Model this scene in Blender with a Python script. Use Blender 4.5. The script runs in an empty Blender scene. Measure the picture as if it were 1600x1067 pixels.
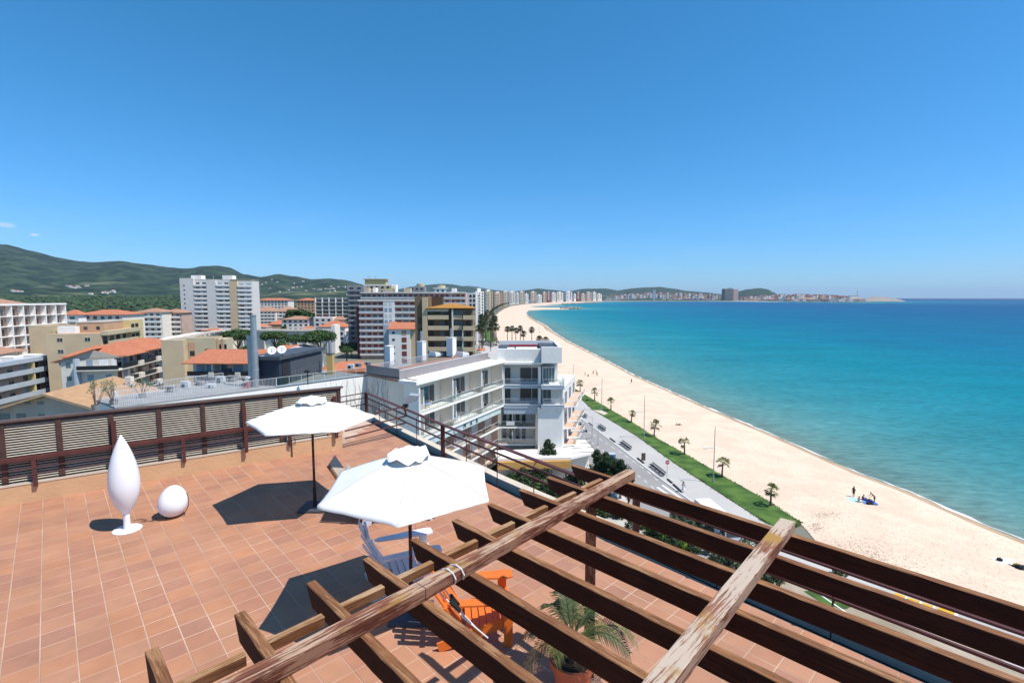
import bpy, bmesh, math, random
from mathutils import Vector, Matrix, noise
from mathutils.geometry import tessellate_polygon
sc = bpy.context.scene
col = sc.collection
random.seed(7)
# ------------------------------------------------------------------ camera, sky, sun, exposure
F = 775.0; CAMZ = 31.0
cam_d = bpy.data.cameras.new('camera'); cam = bpy.data.objects.new('camera', cam_d); col.objects.link(cam)
cam_d.sensor_width = 36; cam_d.lens = 36*F/1600; cam_d.clip_start = .05; cam_d.clip_end = 90000
PIT = math.atan((533.5-465)/F)
cam.location = (0, 0, CAMZ); cam.rotation_euler = (math.radians(90)-PIT, 0, 0)
sc.camera = cam
SUN = Vector((.927*.503, -.376*.503, .864)).normalized()
sun_d = bpy.data.lights.new('sun', 'SUN'); sun_d.energy = 4.9; sun_d.angle = math.radians(.5); sun_d.color = (1, .945, .86)
sun = bpy.data.objects.new('sun', sun_d); col.objects.link(sun)
sun.rotation_euler = SUN.to_track_quat('Z', 'Y').to_euler()
w = bpy.data.worlds.new('World'); sc.world = w; w.use_nodes = True
nt = w.node_tree; nt.nodes.clear()
wo = nt.nodes.new('ShaderNodeOutputWorld'); bg = nt.nodes.new('ShaderNodeBackground'); sky = nt.nodes.new('ShaderNodeTexSky')
sky.sky_type = 'NISHITA'; sky.sun_disc = False; sky.sun_elevation = math.asin(SUN.z)
sky.sun_rotation = math.atan2(SUN.x, SUN.y)
sky.altitude = 0; sky.air_density = 1.0; sky.dust_density = .15; sky.ozone_density = 3.2
bg.inputs[1].default_value = .098
# faint high cirrus low over the horizon
tc = nt.nodes.new('ShaderNodeTexCoord'); mp = nt.nodes.new('ShaderNodeMapping'); mp.inputs['Scale'].default_value = (2.2, 2.2, 16)
nz = nt.nodes.new('ShaderNodeTexNoise'); nz.inputs['Scale'].default_value = 2.2; nz.inputs['Detail'].default_value = 7
cr = nt.nodes.new('ShaderNodeValToRGB'); cr.color_ramp.elements[0].position = .52; cr.color_ramp.elements[1].position = .9
cr.color_ramp.elements[1].color = (.30, .30, .30, 1)
mx = nt.nodes.new('ShaderNodeMixRGB'); mx.inputs[2].default_value = (4.6, 6.2, 8.2, 1)
hs = nt.nodes.new('ShaderNodeHueSaturation'); hs.inputs['Saturation'].default_value = 1.0; hs.inputs['Value'].default_value = 1.0
nt.links.new(tc.outputs['Generated'], mp.inputs[0]); nt.links.new(mp.outputs[0], nz.inputs[0]); nt.links.new(nz.outputs[0], cr.inputs[0])
nt.links.new(cr.outputs[0], mx.inputs[0]); nt.links.new(sky.outputs[0], hs.inputs['Color']); nt.links.new(hs.outputs[0], mx.inputs[1])
pass
sep = nt.nodes.new('ShaderNodeSeparateColor'); cmb = nt.nodes.new('ShaderNodeCombineColor'); nt.links.new(sky.outputs[0], sep.inputs[0])
for i_, (p__, a__) in enumerate(((1.3, .30), (.86, 1.18), (1.0, 1.40))):   # clean, dry air: deep blue overhead, pale blue at the horizon
    pw_ = nt.nodes.new('ShaderNodeMath'); pw_.operation = 'POWER'; pw_.inputs[1].default_value = p__; ml_ = nt.nodes.new('ShaderNodeMath'); ml_.operation = 'MULTIPLY'; ml_.inputs[1].default_value = a__
    nt.links.new(sep.outputs[i_], pw_.inputs[0]); nt.links.new(pw_.outputs[0], ml_.inputs[0]); nt.links.new(ml_.outputs[0], cmb.inputs[i_])
nt.links.new(cmb.outputs[0], hs.inputs['Color'])
# one small fair-weather cloud low at the left
def cloud(src, d, r0, r1, sc__):
    dn = nt.nodes.new('ShaderNodeVectorMath'); dn.operation = 'SUBTRACT'; dn.inputs[1].default_value = d; ms_ = nt.nodes.new('ShaderNodeVectorMath'); ms_.operation = 'MULTIPLY'; ms_.inputs[1].default_value = (1, 1, 2.6)
    ln = nt.nodes.new('ShaderNodeVectorMath'); ln.operation = 'LENGTH'; nz_ = nt.nodes.new('ShaderNodeTexNoise'); nz_.inputs['Scale'].default_value = sc__; nz_.inputs['Detail'].default_value = 8
    nt.links.new(tc.outputs['Generated'], dn.inputs[0]); nt.links.new(dn.outputs[0], ms_.inputs[0]); nt.links.new(ms_.outputs[0], ln.inputs[0]); nt.links.new(tc.outputs['Generated'], nz_.inputs[0])
    ad_ = nt.nodes.new('ShaderNodeMath'); ad_.operation = 'MULTIPLY_ADD'; ad_.inputs[1].default_value = r1*1.1; nt.links.new(nz_.outputs[0], ad_.inputs[0]); nt.links.new(ln.outputs['Value'], ad_.inputs[2])
    mr_ = nt.nodes.new('ShaderNodeMapRange'); mr_.inputs[1].default_value = r0+r1*.5; mr_.inputs[2].default_value = r1+r1*.5; mr_.inputs[3].default_value = .8; mr_.inputs[4].default_value = 0; nt.links.new(ad_.outputs[0], mr_.inputs[0])
    mc = nt.nodes.new('ShaderNodeMixRGB'); mc.inputs[2].default_value = (7.2, 7.6, 8.6, 1); nt.links.new(mr_.outputs[0], mc.inputs[0]); nt.links.new(src, mc.inputs[1]); return mc.outputs[0]
def cdir(px, py): v = Vector(((px-800)/F, math.cos(PIT)+(533.5-py)/F*math.sin(PIT), -math.sin(PIT)+(533.5-py)/F*math.cos(PIT))).normalized(); return tuple(v)
_c = cloud(mx.outputs[0], cdir(4, 351), .0, .016, 55); _c = cloud(_c, cdir(54, 367), .0, .007, 70); nt.links.new(_c, bg.inputs[0])
# the streaks thin out with height
sx_ = nt.nodes.new('ShaderNodeSeparateXYZ'); mrz = nt.nodes.new('ShaderNodeMapRange'); mrz.inputs[1].default_value = .02; mrz.inputs[2].default_value = .22; mrz.inputs[3].default_value = .75; mrz.inputs[4].default_value = .0
mm_ = nt.nodes.new('ShaderNodeMath'); mm_.operation = 'MULTIPLY'; nt.links.new(tc.outputs['Generated'], sx_.inputs[0]); nt.links.new(sx_.outputs['Z'], mrz.inputs[0])
nt.links.new(cr.outputs[0], mm_.inputs[0]); nt.links.new(mrz.outputs[0], mm_.inputs[1]); nt.links.new(mm_.outputs[0], mx.inputs[0])
nt.links.new(bg.outputs[0], wo.inputs[0])
vs = sc.view_settings; vs.view_transform = 'Standard'; vs.look = 'None'; vs.gamma = 1; vs.exposure = .25; vs.use_curve_mapping = False
sc.cycles.max_bounces = 8; sc.cycles.transparent_max_bounces = 12

# ------------------------------------------------------------------ helpers
c_, s_ = math.cos(PIT), math.sin(PIT)
def ray(px, py):
    u = (px-800)/F; v = (533.5-py)/F
    return Vector((u, c_+v*s_, -s_+v*c_))
def P(px, py, z=0.0):
    r = ray(px, py); t = (z-CAMZ)/r.z
    return Vector((r.x*t, r.y*t, z))
def DY(px, py, Y):
    r = ray(px, py); t = Y/r.y
    return Vector((r.x*t, Y, CAMZ+r.z*t))
LOC = {}
def wloc(o): return LOC.get(o.name, Vector((0, 0, 0)))
def tag(o, label=None, cat=None, group=None, kind=None):
    if label: o['label'] = label
    if cat: o['category'] = cat
    if group: o['group'] = group
    if kind: o['kind'] = kind
    return o
def thing(name, label, cat, loc=(0, 0, 0), group=None):
    o = bpy.data.objects.new(name, None); col.objects.link(o); o.location = loc; o.empty_display_size = .2
    LOC[o.name] = Vector(loc)
    return tag(o, label, cat, group)
def copy_tree(o, parent=None):
    c = o.copy(); col.objects.link(c); LOC[c.name] = wloc(o).copy()
    if parent: c.parent = parent
    for ch in list(o.children): copy_tree(ch, c)
    return c
class FR:
    """local frame: s along u, d outward to the right of u, z up"""
    def __init__(self, o, u):
        self.o = Vector((o[0], o[1])); self.u = Vector((u[0], u[1])).normalized(); self.n = Vector((self.u.y, -self.u.x))
    def __call__(self, s, d, z):
        p = self.o+self.u*s+self.n*d; return (p.x, p.y, z)
    def end(self, s=0, d=0):
        p = self.o+self.u*s+self.n*d; return FR(p, self.n)     # outward = -u (faces the camera)
ID = FR((0, 0), (1, 0))    # s = x, d = -y
def XYZ(x, y, z): return (x, y, z)
class MB:
    def __init__(s): s.v = []; s.f = []
    def poly(s, pts, flip=False):
        b = len(s.v); s.v += [tuple(p) for p in pts]; r = list(range(b, b+len(pts))); s.f.append(r[::-1] if flip else r)
    def box(s, a0, a1, b0, b1, z0, z1, fr=XYZ):
        b = len(s.v)
        for z in (z0, z1):
            for (x, y) in ((a0, b0), (a1, b0), (a1, b1), (a0, b1)): s.v.append(tuple(fr(x, y, z)))
        q = [(0, 3, 2, 1), (4, 5, 6, 7), (0, 1, 5, 4), (1, 2, 6, 5), (2, 3, 7, 6), (3, 0, 4, 7)]
        s.f += [[b+i for i in f] for f in q]
    def beam(s, p, q, w, h, up=(0, 0, 1), roll=0):
        p = Vector(p); q = Vector(q); d = (q-p).normalized(); u = Vector(up)
        x = d.cross(u)
        if x.length < 1e-4: x = d.cross(Vector((0, 1, 0)))
        x.normalize(); z = x.cross(d).normalized()
        b = len(s.v)
        for c in (p, q):
            for (i, j) in ((-1, -1), (1, -1), (1, 1), (-1, 1)): s.v.append(tuple(c+x*(i*w/2)+z*(j*h/2)))
        q_ = [(0, 3, 2, 1), (4, 5, 6, 7), (0, 1, 5, 4), (1, 2, 6, 5), (2, 3, 7, 6), (3, 0, 4, 7)]
        s.f += [[b+i for i in f] for f in q_]
    def tube(s, pts, rad, n=8, cap=True):
        pts = [Vector(p) for p in pts]
        if not isinstance(rad, (list, tuple)): rad = [rad]*len(pts)
        b = len(s.v)
        for i, p in enumerate(pts):
            d = (pts[min(i+1, len(pts)-1)]-pts[max(i-1, 0)]).normalized()
            x = d.cross(Vector((0, 0, 1)))
            if x.length < 1e-3: x = Vector((1, 0, 0))
            x.normalize(); y = d.cross(x)
            for k in range(n):
                a = 2*math.pi*k/n; s.v.append(tuple(p+(x*math.cos(a)+y*math.sin(a))*rad[i]))
        for i in range(len(pts)-1):
            for k in range(n):
                k2 = (k+1) % n; s.f.append([b+i*n+k, b+i*n+k2, b+(i+1)*n+k2, b+(i+1)*n+k])
        if cap:
            s.f.append([b+k for k in range(n)]); e = b+(len(pts)-1)*n; s.f.append([e+k for k in range(n)][::-1])
    def lathe(s, c, prof, n=24, ax=None):
        c = Vector(c); b = len(s.v)
        for (r, z) in prof:
            for k in range(n):
                a = 2*math.pi*k/n; v = Vector((r*math.cos(a), r*math.sin(a), z))
                if ax: v = ax @ v
                s.v.append(tuple(c+v))
        for i in range(len(prof)-1):
            for k in range(n):
                k2 = (k+1) % n; s.f.append([b+i*n+k, b+i*n+k2, b+(i+1)*n+k2, b+(i+1)*n+k])
    def prism(s, pts, z0, z1, fr=XYZ):
        n = len(pts); b = len(s.v)
        for z in (z0, z1):
            for (x, y) in pts: s.v.append(tuple(fr(x, y, z)))
        for i in range(n):
            j = (i+1) % n; s.f.append([b+i, b+j, b+n+j, b+n+i])
        for t in tessellate_polygon([[Vector((x, y, 0)) for x, y in pts]]):
            s.f.append([b+n+i for i in t]); s.f.append([b+i for i in t][::-1])
    def sheet(s, pts):
        b = len(s.v); s.v += [tuple(p) for p in pts]
        for t in tessellate_polygon([[Vector((p[0], p[1], 0)) for p in pts]]): s.f.append([b+i for i in t])
    def build(s, name, mat, parent=None, smooth=False, kind=None, mesh_fix=True):
        o0 = wloc(parent) if parent else Vector((0, 0, 0))
        me = bpy.data.meshes.new(name)
        me.from_pydata([(x-o0.x, y-o0.y, z-o0.z) for x, y, z in s.v], [], s.f)
        if mesh_fix:
            bm = bmesh.new(); bm.from_mesh(me); bmesh.ops.recalc_face_normals(bm, faces=bm.faces[:]); bm.to_mesh(me); bm.free()
        if smooth:
            for p in me.polygons: p.use_smooth = True
        me.materials.append(mat)
        o = bpy.data.objects.new(name, me); col.objects.link(o); LOC[o.name] = o0
        if parent: o.parent = parent
        if kind: o['kind'] = kind
        return o

# ------------------------------------------------------------------ materials
def S(r, g, b):   # sRGB 0-255 to linear
    f = lambda c: (c/255/12.92) if c/255 <= .04045 else ((c/255+.055)/1.055)**2.4
    return (f(r), f(g), f(b))
def mat(name, c, rough=.8, c2=None, scale=2.0, detail=5, bump=0, bscale=None, metal=0, spec=.4, island=0, stretch=None, contrast=(.3, .7)):
    m = bpy.data.materials.new(name); m.use_nodes = True; n = m.node_tree; b = n.nodes['Principled BSDF']
    b.inputs['Roughness'].default_value = rough; b.inputs['Metallic'].default_value = metal; b.inputs['Specular IOR Level'].default_value = spec
    if c2 is None: c2 = tuple(x*.82 for x in c)
    tc = n.nodes.new('ShaderNodeTexCoord'); nz = n.nodes.new('ShaderNodeTexNoise'); nz.inputs['Scale'].default_value = scale; nz.inputs['Detail'].default_value = detail
    src = tc.outputs['Object']
    if stretch:
        mp = n.nodes.new('ShaderNodeMapping'); mp.inputs['Scale'].default_value = stretch[:3]
        if len(stretch) > 3: mp.inputs['Rotation'].default_value = (0, 0, stretch[3])
        n.links.new(src, mp.inputs[0]); src = mp.outputs[0]
        if len(stretch) > 3:   # rotate first, then scale
            mp2 = n.nodes.new('ShaderNodeMapping'); mp2.inputs['Rotation'].default_value = (0, 0, stretch[3]); mp.inputs['Rotation'].default_value = (0, 0, 0)
            n.links.new(tc.outputs['Object'], mp2.inputs[0]); n.links.new(mp2.outputs[0], mp.inputs[0])
    n.links.new(src, nz.inputs[0])
    cr = n.nodes.new('ShaderNodeValToRGB'); cr.color_ramp.elements[0].position = contrast[0]; cr.color_ramp.elements[1].position = contrast[1]
    cr.color_ramp.elements[0].color = (*c, 1); cr.color_ramp.elements[1].color = (*c2, 1)
    n.links.new(nz.outputs[0], cr.inputs[0]); out = cr.outputs[0]
    if island:
        g = n.nodes.new('ShaderNodeNewGeometry'); oi = n.nodes.new('ShaderNodeObjectInfo'); ad = n.nodes.new('ShaderNodeMath'); ad.operation = 'ADD'
        fr = n.nodes.new('ShaderNodeMath'); fr.operation = 'FRACT'
        n.links.new(g.outputs['Random Per Island'], ad.inputs[0]); n.links.new(oi.outputs['Random'], ad.inputs[1]); n.links.new(ad.outputs[0], fr.inputs[0])
        mr = n.nodes.new('ShaderNodeMapRange'); mr.inputs[3].default_value = 1-island; mr.inputs[4].default_value = 1+island; n.links.new(fr.outputs[0], mr.inputs[0])
        h = n.nodes.new('ShaderNodeHueSaturation'); n.links.new(mr.outputs[0], h.inputs['Value']); n.links.new(out, h.inputs['Color']); out = h.outputs[0]
    n.links.new(out, b.inputs['Base Color'])
    if bump:
        nb = n.nodes.new('ShaderNodeTexNoise'); nb.inputs['Scale'].default_value = bscale or scale*6; nb.inputs['Detail'].default_value = 6; n.links.new(src, nb.inputs[0])
        bp = n.nodes.new('ShaderNodeBump'); bp.inputs['Strength'].default_value = bump; bp.inputs['Distance'].default_value = .02
        n.links.new(nb.outputs[0], bp.inputs['Height']); n.links.new(bp.outputs[0], b.inputs['Normal'])
    return m
def glass(name, tint=(.8, .88, .88), mixf=.25, dark=None):
    m = bpy.data.materials.new(name); m.use_nodes = True; n = m.node_tree; n.nodes.clear()
    o = n.nodes.new('ShaderNodeOutputMaterial'); mxs = n.nodes.new('ShaderNodeMixShader'); t = n.nodes.new('ShaderNodeBsdfTransparent')
    g = n.nodes.new('ShaderNodeBsdfGlossy'); t.inputs[0].default_value = (*tint, 1); g.inputs['Roughness'].default_value = .05; g.inputs[0].default_value = (.9, .95, 1, 1)
    if dark:
        t = n.nodes.new('ShaderNodeBsdfDiffuse'); t.inputs[0].default_value = (*dark, 1)
    lw = n.nodes.new('ShaderNodeLayerWeight'); lw.inputs[0].default_value = .25
    ml = n.nodes.new('ShaderNodeMath'); ml.operation = 'MULTIPLY_ADD'; ml.inputs[1].default_value = .45; ml.inputs[2].default_value = .05; n.links.new(lw.outputs['Facing'], ml.inputs[0])
    n.links.new(ml.outputs[0], mxs.inputs[0]); n.links.new(t.outputs[0], mxs.inputs[1]); n.links.new(g.outputs[0], mxs.inputs[2]); n.links.new(mxs.outputs[0], o.inputs[0])
    return m
M = {}
M['white'] = mat('white_plaster', (.86, .83, .78), .8, (.79, .76, .71), .8, bump=.1)
M['white_rough'] = mat('rough_white_render', (.84, .81, .76), .9, (.74, .72, .67), 1.5, bump=.4, bscale=14)
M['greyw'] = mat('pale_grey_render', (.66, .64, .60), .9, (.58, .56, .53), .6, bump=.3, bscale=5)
M['offwhite'] = mat('off_white_render', (.74, .69, .60), .85, (.66, .61, .53), .4)
M['cream'] = mat('cream_render', (.55, .46, .30), .85, (.46, .38, .25), .3)
M['tan'] = mat('tan_render', (.60, .46, .29), .9, (.52, .40, .26), .3)
M['greige'] = mat('greige_render', (.54, .47, .38), .9, (.46, .40, .33), .6)
M['yellow'] = mat('yellow_render', (.62, .50, .24), .85, (.54, .42, .2), .4)
M['salmon'] = mat('salmon_render', (.55, .34, .20), .85, (.47, .29, .18), .3)
M['ochre'] = mat('ochre_render', (.56, .38, .14), .85, None, .5)
M['pinkish'] = mat('pinkish_render', (.50, .36, .30), .85, (.42, .30, .25), .3)
M['brown'] = mat('brown_brick', (.22, .15, .09), .9, (.17, .115, .07), .4)
M['browndark'] = mat('dark_brown_render', (.11, .075, .05), .9, None, .5)
M['darkred'] = mat('dark_red_cladding', (.22, .035, .04), .7, (.16, .03, .035), .3)
M['redshut'] = mat('red_shutter', (.24, .05, .04), .7)
M['shutter'] = mat('brown_shutter', (.17, .08, .045), .7)
M['blueshut'] = mat('blue_grey_blind', (.30, .38, .46), .6)
M['grey'] = mat('concrete_grey', (.30, .30, .30), .9, (.24, .24, .24), .5)
M['greydk'] = mat('dark_grey_metal_sheet', (.075, .085, .10), .6, (.055, .063, .075), .7)
M['navy'] = mat('navy_cladding', (.022, .033, .055), .6)
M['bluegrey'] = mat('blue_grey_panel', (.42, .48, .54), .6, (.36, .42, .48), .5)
M['mintpanel'] = mat('pale_aqua_panel', (.52, .62, .62), .6)
M['tileroof'] = mat('clay_roof_tiles', (.50, .18, .09), .85, (.38, .13, .07), 1.5, bump=.6, bscale=4, stretch=None)
M['tileroof2'] = mat('faded_roof_tiles', (.42, .23, .15), .9, (.30, .17, .12), 1.5, bump=.5, bscale=4)
M['tanroof'] = mat('tan_clay_roof', (.62, .40, .22), .9, (.48, .31, .19), 1.2, bump=.6, bscale=5)
M['goldroof'] = mat('golden_clay_roof', (.42, .20, .035), .85, (.32, .15, .03), 1.2, bump=.5, bscale=5)
M['flatroof'] = mat('flat_roof_gravel', (.46, .40, .34), .95, (.36, .31, .27), .5, bump=.3)
M['deck'] = mat('red_brown_roof_deck', (.33, .19, .15), .85, (.27, .155, .125), .8)
M['terrtile'] = mat('orange_balcony_tile', (.62, .42, .31), .8, (.56, .37, .27), 2)
M['glassdk'] = glass('window_glass', dark=(.02, .028, .033), mixf=.35)
M['glassbl'] = glass('window_glass_bluish', dark=(.10, .16, .18), mixf=.4)
M['glass'] = glass('clear_glass', (.86, .89, .89), .2)
M['glassgrey'] = glass('smoked_glass_panel', (.55, .53, .54), .2)
M['dark'] = mat('dark_interior', (.02, .02, .022), .8)
M['steel'] = mat('galvanised_steel', (.42, .45, .47), .45, (.34, .37, .39), 2, metal=.6)
M['steelpaint'] = mat('grey_painted_steel', (.36, .38, .40), .5)
M['rail'] = mat('white_painted_metal', (.62, .64, .65), .5)
M['blackm'] = mat('black_metal', (.02, .02, .022), .5)
M['whitep'] = mat('white_plastic', (.75, .75, .75), .35, (.72, .72, .72))
M['redp'] = mat('red_paint', (.55, .03, .04), .4)
M['orangep'] = mat('orange_painted_wood', (.75, .17, .02), .5, (.68, .14, .02), 3)
M['bluep'] = mat('blue_plastic', (.03, .20, .45), .4)
M['cyanp'] = mat('cyan_blue_panel', (.08, .35, .50), .4)
M['yellowp'] = mat('yellow_plastic', (.75, .42, .01), .4)
M['blackr'] = mat('black_rubber', (.015, .015, .018), .6)
M['asphalt'] = mat('light_asphalt', (.30, .29, .28), .9, (.25, .24, .23), .15, detail=8)
M['paving'] = mat('pale_promenade_paving', (.47, .45, .42), .85, (.41, .39, .37), .12, detail=8, bump=.1)
M['paint'] = mat('white_road_paint', (.72, .72, .70), .7)
M['terra'] = mat('terracotta_pot', (.58, .16, .07), .6, (.50, .13, .06), 3)
M['teak'] = mat('teak_wood', (.22, .10, .05), .6, (.16, .07, .035), 6)
M['canvas'] = mat('beige_canvas', (.42, .36, .29), .9)
M['whitewood'] = mat('white_painted_wood', (.82, .81, .80), .5, (.62, .63, .66), 4)
M['soil'] = mat('soil', (.05, .035, .025), .95)
M['skin'] = mat('skin', (.42, .22, .14), .6, (.38, .2, .12), 4)
M['skin2'] = mat('tanned_skin', (.28, .14, .08), .6)
M['hair'] = mat('dark_hair', (.02, .014, .01), .7)
M['clblack'] = mat('black_cloth', (.015, .015, .02), .9)
M['clwhite'] = mat('white_cloth', (.7, .7, .7), .9)
M['clyellow'] = mat('mustard_cloth', (.35, .24, .06), .9)
M['clblue'] = mat('blue_cloth', (.05, .14, .5), .9)
M['cltowel'] = mat('pale_aqua_towel', (.45, .70, .75), .9)
M['bark'] = mat('palm_bark', (.14, .09, .06), .95, (.09, .055, .04), 8, bump=.5)
def leafmat(name, c, c2, isl=.35, scale=.5):
    m = mat(name, c, .6, c2, scale, island=isl); n = m.node_tree; b = n.nodes['Principled BSDF']
    b.inputs['Specular IOR Level'].default_value = .25
    return m
M['leaf'] = leafmat('pine_leaf', (.050, .095, .022), (.028, .060, .014))
M['leaf2'] = leafmat('bush_leaf', (.075, .14, .03), (.04, .08, .02))
M['leafdk'] = leafmat('dark_leaf', (.028, .055, .018), (.016, .033, .012))
M['leaflime'] = leafmat('lime_leaf', (.20, .30, .03), (.12, .20, .02))
M['leafgrey'] = leafmat('grey_green_leaf', (.17, .22, .12), (.10, .14, .08))
M['palmleaf'] = leafmat('palm_leaf', (.14, .155, .05), (.07, .09, .03))
M['palmleafdk'] = leafmat('dark_palm_leaf', (.055, .085, .03), (.03, .05, .02))
M['grass'] = mat('lawn_grass', (.085, .155, .025), .95, (.035, .085, .012), .35, detail=12, bump=.8, bscale=6, contrast=(.38, .62))
# ================================================================== ROOF TERRACE
T = 26.6
th = math.atan(830/775)
AV = Vector((math.sin(th), math.cos(th))); BV = Vector((-math.cos(th), math.sin(th)))
def AB(a, b): p = AV*a+BV*b; return (p.x, p.y)
W0 = Vector((-10.806, 10.121)); W1 = Vector((-4.962, 14.235)); WU = (W1-W0).normalized()
WF = FR(W0, WU)          # wall frame, s along the wall, d towards the camera
GUT = [(-5.15, 17.42), (-.58, 11.50), (3.45, 6.76), (9.5, .08)]
M['grout'] = mat('pale_grout', (.58, .42, .32), .9, (.36, .22, .15), 1.3, detail=10)
M['curbm'] = mat('curb_mortar', (.62, .54, .44), .9, (.5, .43, .35), 3, bump=.2)
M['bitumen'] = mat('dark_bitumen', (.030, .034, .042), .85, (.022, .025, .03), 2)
M['rustrail'] = mat('oxide_red_metal', S(94, 52, 48), .5, S(76, 42, 39), 4)
tm = mat('terracotta_tile', (.47, .21, .105), .72, (.34, .165, .11), 4.2, detail=7, island=.08, bump=.06, bscale=30)
n_ = tm.node_tree    # kiln clouding: orange to pinkish within one tile, different on each
oi = n_.nodes.new('ShaderNodeObjectInfo'); gg = n_.nodes.new('ShaderNodeNewGeometry'); gm = n_.nodes.new('ShaderNodeMath'); gm.operation = 'ADD'
n_.links.new(oi.outputs['Random'], gm.inputs[0]); n_.links.new(gg.outputs['Random Per Island'], gm.inputs[1])
wn = n_.nodes.new('ShaderNodeTexWhiteNoise'); wn.noise_dimensions = '1D'; n_.links.new(gm.outputs[0], wn.inputs['W'])
cr_ = n_.nodes.new('ShaderNodeValToRGB'); e = cr_.color_ramp.elements
e[0].color = (.50, .20, .078, 1); e[1].color = (.37, .165, .098, 1)
for p_, c in ((.25, (.43, .19, .095)), (.5, (.47, .215, .105)), (.75, (.41, .165, .085))): q = e.new(p_); q.color = (*c, 1)
n_.links.new(wn.outputs['Value'], cr_.inputs[0])
mxr = n_.nodes.new('ShaderNodeMixRGB'); mxr.inputs[0].default_value = .68
pb = n_.nodes['Principled BSDF']; src = pb.inputs['Base Color'].links[0].from_socket
n_.links.new(src, mxr.inputs[1]); n_.links.new(cr_.outputs[0], mxr.inputs[2]); n_.links.new(mxr.outputs[0], pb.inputs['Base Color'])
st_ = n_.nodes.new('ShaderNodeTexNoise'); st_.inputs['Scale'].default_value = .9; st_.inputs['Detail'].default_value = 9; st_.inputs['Roughness'].default_value = .68
ge_ = n_.nodes.new('ShaderNodeNewGeometry'); n_.links.new(ge_.outputs['Position'], st_.inputs[0])
sm_ = n_.nodes.new('ShaderNodeMapRange'); sm_.inputs[1].default_value = .32; sm_.inputs[2].default_value = .68; sm_.inputs[3].default_value = .82; sm_.inputs[4].default_value = 1.07; n_.links.new(st_.outputs[0], sm_.inputs[0])
sh_ = n_.nodes.new('ShaderNodeHueSaturation'); sh_.inputs['Saturation'].default_value = .93; n_.links.new(sm_.outputs[0], sh_.inputs['Value']); n_.links.new(mxr.outputs[0], sh_.inputs['Color']); n_.links.new(sh_.outputs[0], pb.inputs['Base Color'])
M['tile'] = tm

fl = MB()
pol = [tuple(WF.o+WF.u*-9), tuple(W1), (-7.4, 16.2), (-5.55, 18.25)]+GUT[1:]+[(9.5, -6), (-17, -6)]
pol2 = [tuple(WF.o+WF.u*-9), tuple(W1), (-7.4, 16.2), (-5.55, 18.25), (-5.15, 17.42)]+GUT[1:]+[(9.5, -6), (-17, -6)]
fl.prism(pol2, T-.30, T-.004)
floor = fl.build('terrace_floor', M['grout'], kind='structure')
# building under the terrace
bd = MB(); bpol = [tuple(WF.o+WF.u*-9+WF.n*-.3), tuple(W1+WF.n*-.3), (-7.6, 16.2), (-5.8, 18.75), (-.25, 12.1), (3.8, 7.4), (9.9, .5), (9.9, -6.4), (-17, -6.4)]
bd.prism(bpol, 0, T-.302)
bt = bd.build('terrace_building', M['offwhite']); tag(bt, 'building under the terracotta roof terrace in the foreground', 'building')
# gutter and curb along the sea side
def strip(mb, line, o0, o1, z0, z1):
    L = [Vector(p) for p in line]; N = []
    for i in range(len(L)):
        d = (L[min(i+1, len(L)-1)]-L[max(i-1, 0)]).normalized(); N.append(Vector((-d.y, d.x)))
    for i in range(len(L)-1):
        a, b = L[i], L[i+1]; na, nb = -N[i], -N[i+1]
        if na.dot(Vector((1, .6))) < 0: na = -na; nb = -nb
        q = [a+na*o0, b+nb*o0, b+nb*o1, a+na*o1]; k = len(mb.v)
        for z in (z0, z1): mb.v += [(p.x, p.y, z) for p in q]
        mb.f += [[k+j for j in f] for f in ((0, 3, 2, 1), (4, 5, 6, 7), (0, 1, 5, 4), (1, 2, 6, 5), (2, 3, 7, 6), (3, 0, 4, 7))]
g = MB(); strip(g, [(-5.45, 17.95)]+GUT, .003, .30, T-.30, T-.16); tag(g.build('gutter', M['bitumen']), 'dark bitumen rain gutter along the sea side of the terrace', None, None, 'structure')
g = MB(); strip(g, [(-5.45, 17.95)]+GUT, .303, .52, T-.30, T+.045); tag(g.build('curb', M['curbm']), None, None, None, 'structure')
# tiles, one object each for the nearest ones
def clip(poly, p, q, keep):
    out = []; p = Vector(p); q = Vector(q); d = q-p
    side = lambda v: (d.x*(v[1]-p.y)-d.y*(v[0]-p.x))*keep
    for i in range(len(poly)):
        a = poly[i]; b = poly[(i+1) % len(poly)]; sa, sb = side(a), side(b)
        if sa >= 0: out.append(a)
        if (sa >= 0) != (sb >= 0):
            t = sa/(sa-sb); out.append((a[0]+(b[0]-a[0])*t, a[1]+(b[1]-a[1])*t))
    return out
pit = .3396; cand = []
tmesh = None
def tile_mb(mb, pts, cx, cy, zt):
    n = len(pts); k = len(mb.v); r = .012
    for (x, y) in pts: mb.v.append((x, y, T-.0039))
    for (x, y) in pts: mb.v.append((x, y, zt-.003))
    for (x, y) in pts: mb.v.append((x+(cx-x)*.022, y+(cy-y)*.022, zt))
    for i in range(n):
        j = (i+1) % n
        mb.f.append([k+i, k+j, k+n+j, k+n+i]); mb.f.append([k+n+i, k+n+j, k+2*n+j, k+2*n+i])
    mb.f.append([k+2*n+i for i in range(n)])
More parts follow.
